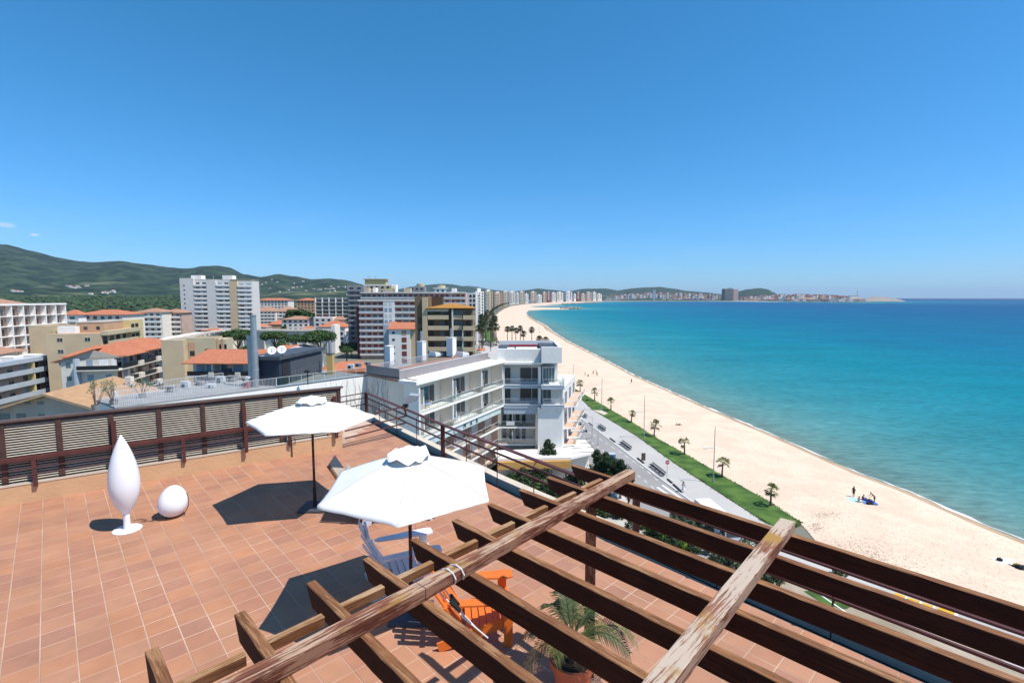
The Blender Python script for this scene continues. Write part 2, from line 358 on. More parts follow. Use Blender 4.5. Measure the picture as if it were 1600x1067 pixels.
for i in range(-30, 30):
    for j in range(-14, 50):
        a0 = .01+i*pit+.0065; b0 = 8.02+(j-24)*pit+.0065; g_ = pit-.013
        pts = [AB(a0, b0), AB(a0+g_, b0), AB(a0+g_, b0+g_), AB(a0, b0+g_)]
        c = AB(a0+g_/2, b0+g_/2)
        if c[1] < -1.5 or c[0] < -16.5: continue
        full = pts[:]
        p, q = (GUT[0], GUT[1]) if c[1] > 11.6 else (GUT[1], GUT[2]) if c[1] > 6.8 else (GUT[2], GUT[3])
        pts = clip(pts, p, q, -1)
        if len(pts) < 3: continue
        # wall side (only west of the wall end)
        if c[0] < -4.9-.1 or (Vector(c)-W1).dot(WU) < 0: pts = clip(pts, tuple(W0), tuple(W1), -1)
        else: pts = clip(pts, (-7.4, 16.2), (-5.55, 18.25), -1)
        if len(pts) < 3: continue
        area = abs(sum(pts[k][0]*pts[(k+1) % len(pts)][1]-pts[(k+1) % len(pts)][0]*pts[k][1] for k in range(len(pts))))/2
        if area < .004: continue
        d = c[1]*c_+4.4*s_ ; vis = d > .5
        if vis:
            px = 800+F*c[0]/d; py = 533.5+F*(c_*4.4-c[1]*s_)/d
            vis = -10 < px < 1610 and py < 1085
        cand.append((math.hypot(c[0], c[1]) if vis else 99, c, pts, len(pts) == 4 and area > g_*g_*.999))
cand.sort(key=lambda t: t[0])
sh = None; rest = MB()
for k, (d, c, pts, whole) in enumerate(cand):
    zt = T+random.uniform(-.0012, .0012)
    if k < 300 and d < 99:
        if whole:
            if sh is None:
                mb = MB(); q = [(p[0]-c[0], p[1]-c[1]) for p in pts]; tile_mb(mb, q, 0, 0, T); o = mb.build('tile', M['tile'], mesh_fix=False); sh = o.data
            else: o = bpy.data.objects.new('tile', sh); col.objects.link(o)
            o.location = (c[0], c[1], zt-T)
        else:
            mb = MB(); tile_mb(mb, pts, c[0], c[1], zt); o = mb.build('tile', M['tile'], mesh_fix=False)
        o.parent = floor
    else: tile_mb(rest, pts, c[0], c[1], zt)
o = rest.build('tiles', M['tile'], floor, kind='stuff', mesh_fix=False)

# ------------------------------------------------------------------ parapet wall and slatted fence
M['parapet'] = mat('tan_parapet_plaster', (.60, .37, .20), .9, (.52, .31, .17), 1.6, detail=8, bump=.35, bscale=12)
M['slatm'] = mat('weathered_beige_slat', (.62, .56, .45), .8, (.52, .46, .37), 3)
M['fencew'] = mat('dark_brown_timber', S(84, 58, 50), .7, S(62, 42, 37), 5, bump=.2)
M['fencecap'] = mat('grey_brown_cap_board', S(104, 88, 82), .7, S(84, 70, 66), 4)
wl = thing('parapet_wall', 'low tan plastered parapet wall under the slatted fence', 'wall', (W0.x, W0.y, T))
m = MB(); m.box(-9, 7.13, -.28, 0, T-.05, T+.40, WF); m.build('wall', M['parapet'], wl)
m = MB(); m.box(-9, 7.15, -.29, .012, T+.40, T+.425, WF); m.build('coping', M['curbm'], wl)
m = MB(); m.box(6.75, 7.16, -.285, .004, T+.4255, T+.50, WF); m.build('end_pier', M['parapet'], wl)
fe = thing('slatted_fence', 'long brown timber fence with beige louvre slats on the parapet wall', 'fence', (W0.x, W0.y, T+.425))
m = MB(); m.box(-8.9, 7.22, -.19, -.05, T+1.77, T+1.815, WF); m.build('cap_board', M['fencecap'], fe)
m = MB(); m.box(-8.9, 7.16, -.15, -.09, T+1.71, T+1.768, WF); m.build('top_rail', M['fencew'], fe)
m = MB(); m.box(-8.9, 7.16, -.168, -.152, T+.43, T+1.71, WF); m.build('gap_shade_sheet', M['blackr'], fe)  # added black sheet, stands in for the shade between the slats
stiles = [.1+.905*k for k in range(-9, 9)]; stiles = [s for s in stiles if s < 7.3]; stiles[-1] = 7.10
for s in stiles:
    m = MB(); m.box(s-.045, s+.045, -.15, -.075, T+.4255, T+1.709, WF); m.build('stile', M['fencew'], fe)
cnt = 0
sl_far = MB()
for i in range(len(stiles)-1):
    a, b = stiles[i]+.046, stiles[i+1]-.046
    for k in range(23):
        z = T+.475+k*.0545
        if z < T+.44: continue
        m = MB() if (stiles[i] > -.9) else sl_far
        k0 = len(m.v)
        for s in (a, b):
            for (d, dz) in ((-.130, .004), (-.102, -.006), (-.100, .003), (-.128, .013)): m.v.append(WF(s, d, z+dz))
        m.f += [[k0+j for j in f] for f in ((0, 1, 2, 3), (7, 6, 5, 4), (0, 4, 5, 1), (1, 5, 6, 2), (2, 6, 7, 3), (3, 7, 4, 0))]
        if m is not sl_far: m.build('slat', M['slatm'], fe)
sl_far.build('slats', M['slatm'], fe, kind='stuff')
m = MB(); m.box(-8.9, 7.1, -.074, .075, T+.925, T+1.0, WF); m.build('handrail', M['rustrail'], fe)
for s in [1.95-2.68*2, 1.95-2.68, 1.95, 4.63, 6.95]:
    m = MB(); m.box(s-.045, s+.045, -.074, -.004, T+1.001, T+1.56, WF); m.box(s-.04, s+.04, .0755, .13, T+.36, T+1.03, WF); m.build('front_post', M['rustrail'], fe)
for s in [.58-2.68, .58, 3.27, 5.7]:
    m = MB(); m.box(s-.035, s+.035, .004, .07, T+.34, T+.924, WF); m.build('short_post', M['rustrail'], fe)
for z in (.62, .76):
    m = MB(); m.tube([WF(-8.9, .075, T+z), WF(7.1, .075, T+z)], .009, 6); m.build('wire', M['rustrail'], fe)
# taps on the wall
for s, nm in ((1.98+.25, 'black standpipe against the parapet wall behind the flame lamp'), (5.75, 'metal tap with coiled cable on the parapet wall behind the far parasol')):
    tp = thing('standpipe', nm, 'pipe', WF(s, .03, T))
    m = MB(); m.tube([WF(s, .03, T), WF(s, .03, T+.5), WF(s-.03, .03, T+.56)], .014, 7); m.build('pipe', M['blackm'], tp)
    m = MB(); m.tube([WF(s+.18*math.sin(t*.8)*(.5+.1*math.sin(t*3)), .035+.01*t, T+.45+.12*math.cos(t*.8)) for t in range(12)], .006, 5); m.build('cable', M['blackm'], tp)

# ------------------------------------------------------------------ sea-side railing
RL = [(-5.46, 18.33), (-1.94, 13.62), (2.2, 8.50), (5.30, 5.10), (9.6, .5)]
ra = thing('terrace_railing', 'oxide red metal railing with three bars along the sea side of the terrace', 'railing', (RL[1][0], RL[1][1], T))
def rv(p, z): return Vector((p[0], p[1], T+z))
m = MB()
for a, b in zip(RL[:-1], RL[1:]): m.beam(rv(a, .86), rv(b, .86), .10, .03)
m.build('top_rail', M['rustrail'], ra)
for z in (.67, .44):
    m = MB()
    for a, b in zip(RL[:-1], RL[1:]): m.beam(rv(a, z), rv(b, z), .045, .035)
    m.build('middle_rail' if z > .5 else 'lower_rail', M['rustrail'], ra)
for p in RL[:3]:
    m = MB(); m.box(p[0]-.055, p[0]+.055, p[1]-.05, p[1]+.05, T-.10, T+.845); m.build('post', M['rustrail'], ra)
for a, b in zip(RL[:-1], RL[1:]):
    a, b = Vector(a), Vector(b); L = (b-a).length; n = max(2, round(L/1.35)); u = (b-a).normalized(); nn = Vector((-u.y, u.x))
    if nn.x > 0: nn = -nn
    for k in range(1, n):
        p = a+(b-a)*k/n; q = p+nn*.09
        m = MB(); m.tube([rv(q, -.16), rv(q, .76), rv(q-nn*.03, .80), rv(p, .835)], .011, 6)
        m.tube([rv(q, .60), rv(p, .64)], .009, 6); m.tube([rv(q, .38), rv(p, .42)], .009, 6); m.build('bracket', M['rustrail'], ra)
m = MB()
CL = [(-5.46, 18.33), (-6.55, 17.0), (-6.9, 16.2)]
for z in (.86, .67, .44):
    m = MB()
    for a, b in zip(CL[:-1], CL[1:]): m.beam(rv(a, z), rv(b, z), .05, .03)
    m.build('side_rail', M['rustrail'], ra)
# short barrier at the wall end
ba = thing('barrier_rail', 'short three bar barrier from the parapet wall end to the sea railing', 'railing', (-4.1, 15, T))
m = MB()
for z, e in ((.93, (-3.47, 15.62)), (.62, (-3.38, 15.66)), (.40, (-3.42, 15.6))):
    m = MB(); m.beam(rv((-4.88, 14.2), z-.1), rv(e, z), .05, .03); m.build('bar', M['rustrail'], ba)
m = MB(); m.beam(rv((-3.47, 15.62), .95), rv((-3.38, 15.66), .60), .07, .05); m.build('end_plate', M['rustrail'], ba)
# floodlight
fd = thing('floodlight', 'grey floodlight clamped to the sea railing near its far corner', 'floodlight', (-3.35, 15.9, T+.86))
m = MB(); m.tube([(-3.42, 15.75, T+.87), (-3.42, 15.75, T+1.05)], .03, 8); m.box(-3.52, -3.36, 15.68, 15.86, T+.88, T+.97); m.build('bracket', M['blackm'], fd)
m = MB(); pts = [(0, 0), (.34, .10), (.42, .26), (.12, .30), (-.06, .16)]
k0 = len(m.v)
for y in (15.66, 16.0):
    for (x, z) in pts: m.v.append((-3.42+x, y, T+1.0+z))
m.f += [[k0+i, k0+(i+1) % 5, k0+5+(i+1) % 5, k0+5+i] for i in range(5)]+[[k0+i for i in range(5)], [k0+5+i for i in range(5)]]
m.build('housing', M['steelpaint'], fd)

# ------------------------------------------------------------------ pergola
def woodmat(name, c, c2, grey, rot, flake=.5, lichen=0.0, length=(1.2, 22), side=None):
    m = bpy.data.materials.new(name); m.use_nodes = True; n = m.node_tree; b = n.nodes['Principled BSDF']; b.inputs['Roughness'].default_value = .8
    b.inputs['Specular IOR Level'].default_value = .3
    tc = n.nodes.new('ShaderNodeTexCoord'); r = n.nodes.new('ShaderNodeMapping'); r.inputs['Rotation'].default_value = (0, 0, rot)
    s = n.nodes.new('ShaderNodeMapping'); s.inputs['Scale'].default_value = (length[0], length[1], length[1])
    n.links.new(tc.outputs['Object'], r.inputs[0]); n.links.new(r.outputs[0], s.inputs[0])
    g = n.nodes.new('ShaderNodeTexNoise'); g.inputs['Scale'].default_value = 2.5; g.inputs['Detail'].default_value = 9; g.inputs['Roughness'].default_value = .65; n.links.new(s.outputs[0], g.inputs[0])
    cr = n.nodes.new('ShaderNodeValToRGB'); cr.color_ramp.elements[0].position = .36; cr.color_ramp.elements[1].position = .62
    cr.color_ramp.elements[0].color = (*c2, 1); cr.color_ramp.elements[1].color = (*c, 1); n.links.new(g.outputs[0], cr.inputs[0])
    out = cr.outputs[0]
    # flaking: bare grey wood in long streaks, in patches
    g2 = n.nodes.new('ShaderNodeTexNoise'); g2.inputs['Scale'].default_value = 3.1; g2.inputs['Detail'].default_value = 10; g2.inputs['Roughness'].default_value = .7; n.links.new(s.outputs[0], g2.inputs[0])
    g3 = n.nodes.new('ShaderNodeTexNoise'); g3.inputs['Scale'].default_value = 2.3; g3.inputs['Detail'].default_value = 3; n.links.new(tc.outputs['Object'], g3.inputs[0])
    ad = n.nodes.new('ShaderNodeMath'); ad.operation = 'MULTIPLY_ADD'; ad.inputs[1].default_value = .55; n.links.new(g3.outputs[0], ad.inputs[0]); n.links.new(g2.outputs[0], ad.inputs[2])
    c3 = n.nodes.new('ShaderNodeValToRGB'); c3.color_ramp.elements[0].position = .86-.26*flake; c3.color_ramp.elements[1].position = .92-.26*flake; n.links.new(ad.outputs[0], c3.inputs[0])
    mx = n.nodes.new('ShaderNodeMixRGB'); mx.inputs[2].default_value = (*grey, 1); n.links.new(c3.outputs[0], mx.inputs[0]); n.links.new(out, mx.inputs[1]); out = mx.outputs[0]
    if lichen:
        g4 = n.nodes.new('ShaderNodeTexNoise'); g4.inputs['Scale'].default_value = 1.7; g4.inputs['Detail'].default_value = 9; g4.inputs['Roughness'].default_value = .62; n.links.new(tc.outputs['Object'], g4.inputs[0])
        c4 = n.nodes.new('ShaderNodeValToRGB'); c4.color_ramp.elements[0].position = .67-.12*lichen; c4.color_ramp.elements[1].position = .78-.12*lichen; n.links.new(g4.outputs[0], c4.inputs[0])
        ge = n.nodes.new('ShaderNodeNewGeometry'); sp = n.nodes.new('ShaderNodeSeparateXYZ'); n.links.new(ge.outputs['Normal'], sp.inputs[0])
        mu = n.nodes.new('ShaderNodeMath'); mu.operation = 'MULTIPLY'; n.links.new(c4.outputs[0], mu.inputs[0]); n.links.new(sp.outputs['Z'], mu.inputs[1]); mu.use_clamp = True
        mx = n.nodes.new('ShaderNodeMixRGB'); mx.inputs[2].default_value = (.34, .19, .05, 1); n.links.new(mu.outputs[0], mx.inputs[0]); n.links.new(out, mx.inputs[1]); out = mx.outputs[0]
    n.links.new(out, b.inputs['Base Color'])
    if side:   # vertical faces keep the stain, darkened further as painted-in shade; tops are weathered
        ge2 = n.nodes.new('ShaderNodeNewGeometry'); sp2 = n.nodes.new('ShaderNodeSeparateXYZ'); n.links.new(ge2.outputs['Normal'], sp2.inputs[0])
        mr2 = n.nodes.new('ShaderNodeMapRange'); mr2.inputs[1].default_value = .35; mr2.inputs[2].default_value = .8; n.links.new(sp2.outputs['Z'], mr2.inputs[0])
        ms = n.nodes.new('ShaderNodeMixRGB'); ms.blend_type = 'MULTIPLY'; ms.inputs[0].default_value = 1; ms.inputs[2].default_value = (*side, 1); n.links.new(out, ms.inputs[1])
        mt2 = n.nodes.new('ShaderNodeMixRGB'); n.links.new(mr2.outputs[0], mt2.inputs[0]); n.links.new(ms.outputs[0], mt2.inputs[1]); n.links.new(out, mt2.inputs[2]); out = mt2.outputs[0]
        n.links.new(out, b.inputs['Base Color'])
    bp = n.nodes.new('ShaderNodeBump'); bp.inputs['Strength'].default_value = .55; bp.inputs['Distance'].default_value = .004; n.links.new(ad.outputs[0], bp.inputs['Height']); n.links.new(bp.outputs[0], b.inputs['Normal'])
    return m
an = math.radians(44.1)
A2 = Vector((math.sin(an), math.cos(an))); B2 = Vector((-math.cos(an), math.sin(an)))
def ab2(a, b, z): p = A2*a+B2*b; return Vector((p.x, p.y, T+z))
angA = math.atan2(A2.y, A2.x); angB = math.atan2(B2.y, B2.x)
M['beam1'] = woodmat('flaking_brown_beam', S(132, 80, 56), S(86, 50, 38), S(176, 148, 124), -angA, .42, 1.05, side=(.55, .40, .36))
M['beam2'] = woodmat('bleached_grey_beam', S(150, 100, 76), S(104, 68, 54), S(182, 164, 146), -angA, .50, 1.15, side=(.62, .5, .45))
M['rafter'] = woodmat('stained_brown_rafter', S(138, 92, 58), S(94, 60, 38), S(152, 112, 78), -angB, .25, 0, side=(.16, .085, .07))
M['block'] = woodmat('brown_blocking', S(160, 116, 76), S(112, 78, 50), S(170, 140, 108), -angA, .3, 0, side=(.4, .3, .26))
pg = thing('pergola', 'weathered brown timber pergola with open rafters over the near end of the terrace', 'pergola', (.88, 5.5, T))
ends = [(-.03, 3.51), (.508, 3.511), (.994, 3.508), (1.484, 3.522), (1.944, 3.532), (2.398, 3.527), (2.885, 3.558), (3.367, 3.583), (3.872, 3.62), (4.370, 3.647), (4.911, 3.696)]
fars = [-.05, .45, .93, 1.40, 1.89, 2.37, 2.87, 3.32, 3.78, 4.25, 4.72]
def woodbox(mb, p, q, w, h, chamfer=False, wob=.0015):
    """a beam with slightly uneven arrises; p, q = centre of the TOP face at both ends; far end q"""
    p = Vector(p); q = Vector(q); d = (q-p).normalized(); x = d.cross(Vector((0, 0, 1))).normalized(); n = max(2, int((q-p).length/.12)); k0 = len(mb.v)
    r = .004
    prof = [(-w/2+r, 0), (w/2-r, 0), (w/2, -r), (w/2, -h+r), (w/2-r, -h), (-w/2+r, -h), (-w/2, -h+r), (-w/2, -r)]
    for i in range(n+1):
        c = p+(q-p)*i/n
        for (a, b) in prof:
            e = Vector((random.uniform(-wob, wob), random.uniform(-wob, wob), random.uniform(-wob, wob)*.7)) if 0 < i < n else Vector((0, 0, 0))
            v = c+x*a+Vector((0, 0, b))
            if chamfer and i == 0 and b < -h*.45: v = v+d*(.09)
            if chamfer and i == 0 and b >= -h*.45 and b < -.01: v = v-Vector((0, 0, b))*0+Vector((0, 0, -h*.25))
            mb.v.append(tuple(v+e))
    for i in range(n):
        for j in range(8): j2 = (j+1) % 8; mb.f.append([k0+i*8+j, k0+i*8+j2, k0+(i+1)*8+j2, k0+(i+1)*8+j])
    mb.f.append([k0+j for j in range(8)]); mb.f.append([k0+n*8+j for j in range(8)][::-1])
for (a, b), fa in zip(ends, fars):
    # a(b) line from the seen end to b = -2.2
    p = ab2(a, b, 2.30); sl = (fa-a)/(b+.27); q = ab2(a-sl*(b+2.4)*-1 if False else a+sl*(b+2.4), -2.4, 2.30)
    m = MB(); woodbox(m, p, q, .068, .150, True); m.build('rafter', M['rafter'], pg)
for i in range(len(ends)-1):
    bb = 3.08+.012*i; a0 = ends[i][0]+.036; a1 = ends[i+1][0]-.10
    f = lambda i_: ends[i_][0]+(fars[i_]-ends[i_][0])*(ends[i_][1]-bb)/(ends[i_][1]+.27)
    a0 = f(i)+.035; a1 = f(i+1)-.035
    m = MB(); woodbox(m, ab2(a0, bb, 2.285), ab2(a1-.06, bb, 2.285), .055, .07); m.build('blocking', M['block'], pg)
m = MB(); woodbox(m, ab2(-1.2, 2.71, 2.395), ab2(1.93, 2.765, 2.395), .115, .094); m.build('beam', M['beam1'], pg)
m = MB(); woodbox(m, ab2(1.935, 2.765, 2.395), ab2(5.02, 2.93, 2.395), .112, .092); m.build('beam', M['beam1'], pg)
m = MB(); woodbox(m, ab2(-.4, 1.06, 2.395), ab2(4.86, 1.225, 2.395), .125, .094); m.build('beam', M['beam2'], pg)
M['postw'] = woodmat('stained_brown_post', S(86, 46, 34), S(60, 30, 24), S(104, 70, 56), 0, .3, 0, (8, 3))
for (x, y) in ((.90, 5.45), (-2.2, 1.5)):
    m = MB(); m.box(x-.052, x+.052, y-.05, y+.05, T, T+2.148); m.build('post', M['postw'], pg)
# cable tied round the near beam
cb = thing('hanging_cable', 'white twin cable tied round the long pergola beam above the orange chair', 'cable', tuple(ab2(2.1, 2.8, 2.4)))
pA = P(667, 905, T+2.32); 
for k, (x0, y0, x1, y1) in enumerate(((676, 912, 762, 996), (684, 905, 748, 985))):
    a = P(x0, y0, T+2.30); b = P(x1, y1, T+1.75); mid = (a+b)/2+Vector((0, 0, -.03))
    m = MB(); m.tube([a, mid, b], .0065, 6); m.build('cable', M['whitep'], cb)
    c1 = a+(b-a)*.3; c2 = a+(b-a)*.48
    m = MB(); m.tube([c1, c2], .018, 7); m.build('connector', M['blackm'], cb)
m = MB(); u3 = Vector((A2.x, A2.y, 0)); n3 = Vector((B2.x, B2.y, 0)); c0 = ab2(2.16, 2.775, 2.348)
m.tube([c0+n3*(.072*math.cos(t/8*6.283))+Vector((0, 0, .062*math.sin(t/8*6.283)))+u3*(.01*t) for t in range(17)], .005, 5); m.build('tie', M['whitep'], cb)

# ------------------------------------------------------------------ parasols
M['canopy'] = mat('off_white_canopy', (.80, .79, .76), .9, (.76, .75, .72), 3)
M['seam'] = mat('canopy_seam', (.66, .64, .58), .9, None, 3)
def parasol(cx, cy, r, a0, zr, ztop, label):
    t = thing('parasol', label, 'parasol', (cx, cy, T), 'white parasols')
    za = ztop-.13
    def pt(th_, f):   # sagging hexagonal cloth
        k = (th_-a0) % (math.pi/3); edge = math.cos(math.pi/6)/math.cos(k-math.pi/6); s = math.sin(math.pi*k/(math.pi/3))
        R = r*f*edge*(1-.012*s*f); z = za+(zr-za)*f+.03*math.sin(math.pi*f)-.012*s*math.sin(math.pi*min(1, f*.9))
        z += .010*noise.noise(Vector((math.cos(th_)*f*4+cx, math.sin(th_)*f*4, 1)))+.006*noise.noise(Vector((math.cos(th_)*9+cx, math.sin(th_)*9, f*2)))*f
        return (cx+R*math.cos(th_), cy+R*math.sin(th_), T+z)
    m = MB(); NA = 96; NF = 22
    for i in range(NF+1):
        f = .12+.88*i/NF
        for k in range(NA): m.v.append(pt(a0+2*math.pi*k/NA, f))
    for k in range(NA):
        v = m.v[NF*NA+k]; m.v.append((v[0], v[1], v[2]-.035))
    for i in range(NF+1):
        for k in range(NA): m.f.append([i*NA+k, i*NA+(k+1) % NA, (i+1)*NA+(k+1) % NA, (i+1)*NA+k])
    cn = m.build('canopy', M['canopy'], t, smooth=True)
    m = MB()
    for i in range(5):
        f = [.0, .35, .65, .9, 1.0][i]
        for k in range(36):
            a = 2*math.pi*k/36; s = math.sin(3*(a-a0))**2; R = .30*f*(1-.05*s)*(1+.06*noise.noise(Vector((math.cos(a)*2, math.sin(a)*2, cx))))
            z = ztop-.02-.12*f**1.2+.055*noise.noise(Vector((math.cos(a)*2.6+f*3, math.sin(a)*2.6, cx)))*f*1.6+.018*math.sin(a*9+cx)*f
            m.v.append((cx+R*math.cos(a), cy+R*math.sin(a), T+z))
    for i in range(4):
        for k in range(36): m.f.append([i*36+k, i*36+(k+1) % 36, (i+1)*36+(k+1) % 36, (i+1)*36+k])
    m.build('vent_cap', M['canopy'], cn, smooth=True)
    for k in range(6):
        a = a0+k*math.pi/3; q = pt(a, .985); p0 = pt(a, .12)
        m = MB(); m.beam((p0[0], p0[1], p0[2]-.03), (q[0], q[1], q[2]-.012), .016, .022); m.build('rib', M['teak'], t)
    for k in range(6):   # stitched seams over the ribs
        a = a0+k*math.pi/3; m = MB(); L_ = [Vector(pt(a, f_)) for f_ in (.14, .3, .5, .7, .85, .99)]
        for u_, v_ in zip(L_[:-1], L_[1:]): m.beam(u_+Vector((0, 0, .002)), v_+Vector((0, 0, .002)), .022, .006)
        m.build('seam', M['seam'], cn)
    m = MB(); m.tube([(cx, cy, T+.05), (cx, cy, T+ztop-.06)], .024, 14); m.build('pole', M['postw'], t)
    m = MB(); m.tube([(cx, cy, T+.04), (cx, cy, T+.46)], .036, 12); m.build('sleeve', M['blackm'], t)
    m = MB(); m.box(cx-.27, cx+.27, cy-.27, cy+.27, T+.002, T+.045); m.build('base', M['greydk'], t)
    m = MB(); m.tube([(cx+.05, cy-.02, T+1.75), (cx+.09, cy-.04, T+1.2), (cx+.05, cy-.02, T+.75)], .003, 5); m.build('cord', M['clwhite'], t)
parasol(-4.138, 10.078, 1.256, .219, 1.913, 2.42, 'far white hexagonal parasol standing near the slatted fence')
parasol(-1.40, 6.56, 1.21, .628, 1.865, 2.42, 'near white hexagonal parasol standing over the white slatted chair')

# ------------------------------------------------------------------ garden lamps
M['lampw'] = mat('white_polyethylene', (.80, .80, .82), .35, (.78, .78, .80), 2)
M['lampw'].node_tree.nodes['Principled BSDF'].inputs['Subsurface Weight'].default_value = .15
lp = thing('flame_lamp', 'tall white flame shaped floor lamp on a round foot', 'lamp', (-7.33, 9.10, T))
prof = []
for i in range(33):
    f = i/32; rr = .268*(math.sin(math.pi*f**.78)**.92 if 0 < f < 1 else 0)
    if f > .45: rr = .268*(1-((f-.38)/.62)**1.75)
    prof.append((max(rr, .002), .27+1.58*f))
prof[0] = (.065, .27)
sm = []
for i, (r_, z_) in enumerate(prof):
    f = i/32; r2 = .248*((math.sin(math.pi*min(.5, f*.5/.40)))**.75) if f < .40 else .248*(math.cos((f-.40)/.60*math.pi/2))**.86
    sm.append((max(r2, .052 if f < .2 else .003), z_))
m = MB(); m.lathe((-7.33, 9.10, T), sm, 36); m.build('shade', M['lampw'], lp, smooth=True)
m = MB(); m.tube([(-7.33, 9.10, T+.02), (-7.33, 9.10, T+.30)], .055, 18); m.build('stem', M['lampw'], lp)
m = MB(); m.lathe((-7.33, 9.10, T), [(0, .028), (.22, .024), (.235, .012), (.235, .002)], 32); m.build('foot', M['lampw'], lp)
eg = thing('egg_lamp', 'white egg shaped floor lamp standing on the tiles beside the flame lamp', 'lamp', (-6.80, 9.62, T))
ax = Matrix.Rotation(math.radians(5), 3, 'Y') @ Matrix.Rotation(math.radians(-3), 3, 'X')
pr = []
for i in range(25):
    a = math.pi*i/24; z = -math.cos(a); r_ = math.sin(a)*(1-.13*z); pr.append((max(.262*r_, .001), .315+.315*z))
m = MB(); m.lathe((-6.86, 9.66, T+.01), pr, 36, ax); m.build('shade', M['lampw'], eg, smooth=True)
m = MB(); pts = [(-6.9+.03*t*0-.07*t*.5+.07*math.sin(t*1.3), 9.5+.06*math.cos(t*1.1)-.01*t, T+.012+.05*abs(math.sin(t*.9))) for t in range(14)]
m.tube(pts, .006, 6); m.tube([(-6.62, 9.78, T+.45), (-6.57, 9.76, T+.35), (-6.56, 9.72, T+.2), (-6.62, 9.68, T+.05)], .007, 6); m.build('cable', M['blackm'], eg)

# ------------------------------------------------------------------ chairs
def adirondack(name, label, mt, loc, rot):
    t = thing(name, label, 'chair')
    for y in (-.27, .27):
        m = MB(); m.beam((.34, y, .30), (-.48, y, .045), .024, .11); m.build('side_rail', mt, t)
        m = MB(); m.box(.27, .37, y+(-.036 if y < 0 else .014), y+(-.014 if y < 0 else .036), 0, .53); m.build('front_leg', mt, t)
        m = MB(); m.prism([(.44, y-.075), (.44, y+.075), (.36, y+.095), (-.30, y+.05), (-.36, y), (-.30, y-.05), (.36, y-.095)], .532, .554); m.build('armrest', mt, t)
        m = MB(); m.beam((.30, y+(.035 if y > 0 else -.035)*1.5, .53), (.30, y*1.13, .38), .02, .07, up=(1, 0, 0)); m.build('arm_bracket', mt, t)
    for k in range(7):
        x = .355-.08*k; z = .365-.031*k*.8
        if k == 0: z -= .02
        m = MB(); m.box(x-.035, x+.035, -.285, .285, z-.011, z+.011); m.build('seat_slat', mt, t)
    hs_ = [.66, .73, .78, .80, .78, .73, .66]
    for k in range(7):
        y = (-3+k)*.082; yt = (-3+k)*.096
        p0 = Vector((-.20, y, .20)); dirv = Vector((-.40, yt-y, hs_[k])).normalized(); p1 = p0+dirv*(hs_[k]*1.03)
        m = MB(); m.beam(p0, p1, .074, .018, up=(1, 0, .3)); m.build('back_slat', mt, t)
    m = MB(); m.beam((-.40, -.33, .525), (-.40, .33, .525), .05, .03); m.build('back_support', mt, t)
    m = MB(); m.beam((-.48, -.27, .82), (-.48, .27, .82), .03, .04); m.build('upper_support', mt, t)
    t.location = loc; t.rotation_euler = (0, 0, rot); return t
adirondack('slatted_chair', 'white painted slatted garden chair in the shade of the near parasol', M['whitewood'], (-1.66, 7.32, T), math.radians(22)).scale = (1.14, 1.14, 1.14)
adirondack('slatted_chair', 'orange slatted garden chair seen through the pergola rafters', M['orangep'], (-.44, 6.20, T), math.radians(8)).scale = (1.1, 1.1, 1.1)
def deckchair(label, fabric, frame, loc, rot, wheels=False):
    t = thing('deck_chair', label, 'deck chair')
    for y in (-.30, .30):
        m = MB(); m.beam((-.35, y, .32), (1.15, y, .30), .03, .05); m.build('side_rail', frame, t)
        m = MB(); m.beam((-.30, y, .32), (-.72, y, 1.02), .03, .045); m.build('back_rail', frame, t)
        m = MB(); m.beam((.85, y, .30), (.95, y, 0), .03, .04); m.build('leg', frame, t)
        m = MB(); m.beam((-.05, y, .30), (-.30, y, .0), .03, .04); m.build('leg', frame, t)
        m = MB(); m.beam((-.50, y*1.08, .62), (.10, y*1.08, .60), .06, .022); m.build('armrest', frame, t)
        m = MB(); m.beam((.06, y*1.08, .60), (.08, y*1.08, .30), .03, .03); m.build('arm_post', frame, t)
        if wheels:
            m = MB(); m.tube([(-.28, y*1.15-.02, .09), (-.28, y*1.15+.02, .09)], .09, 16); m.build('wheel', M['whitep'], t)
    m = MB(); m.beam((-.28, 0, .345), (1.12, 0, .33), .54, .035); m.build('seat_pad', fabric, t)
    m = MB(); m.beam((-.30, 0, .37), (-.70, 0, 1.04), .54, .035, up=(1, 0, .5)); m.build('back_pad', fabric, t)
    t.location = loc; t.rotation_euler = (0, 0, rot); return t
deckchair('teak deck chair with a beige back pad beyond the near parasol', M['canvas'], M['teak'], (-3.05, 10.15, T), math.radians(8))
deckchair('white wheeled sun lounger mostly hidden behind the near parasol', M['canvas'], M['whitewood'], (-2.58, 9.62, T), math.radians(10), True)

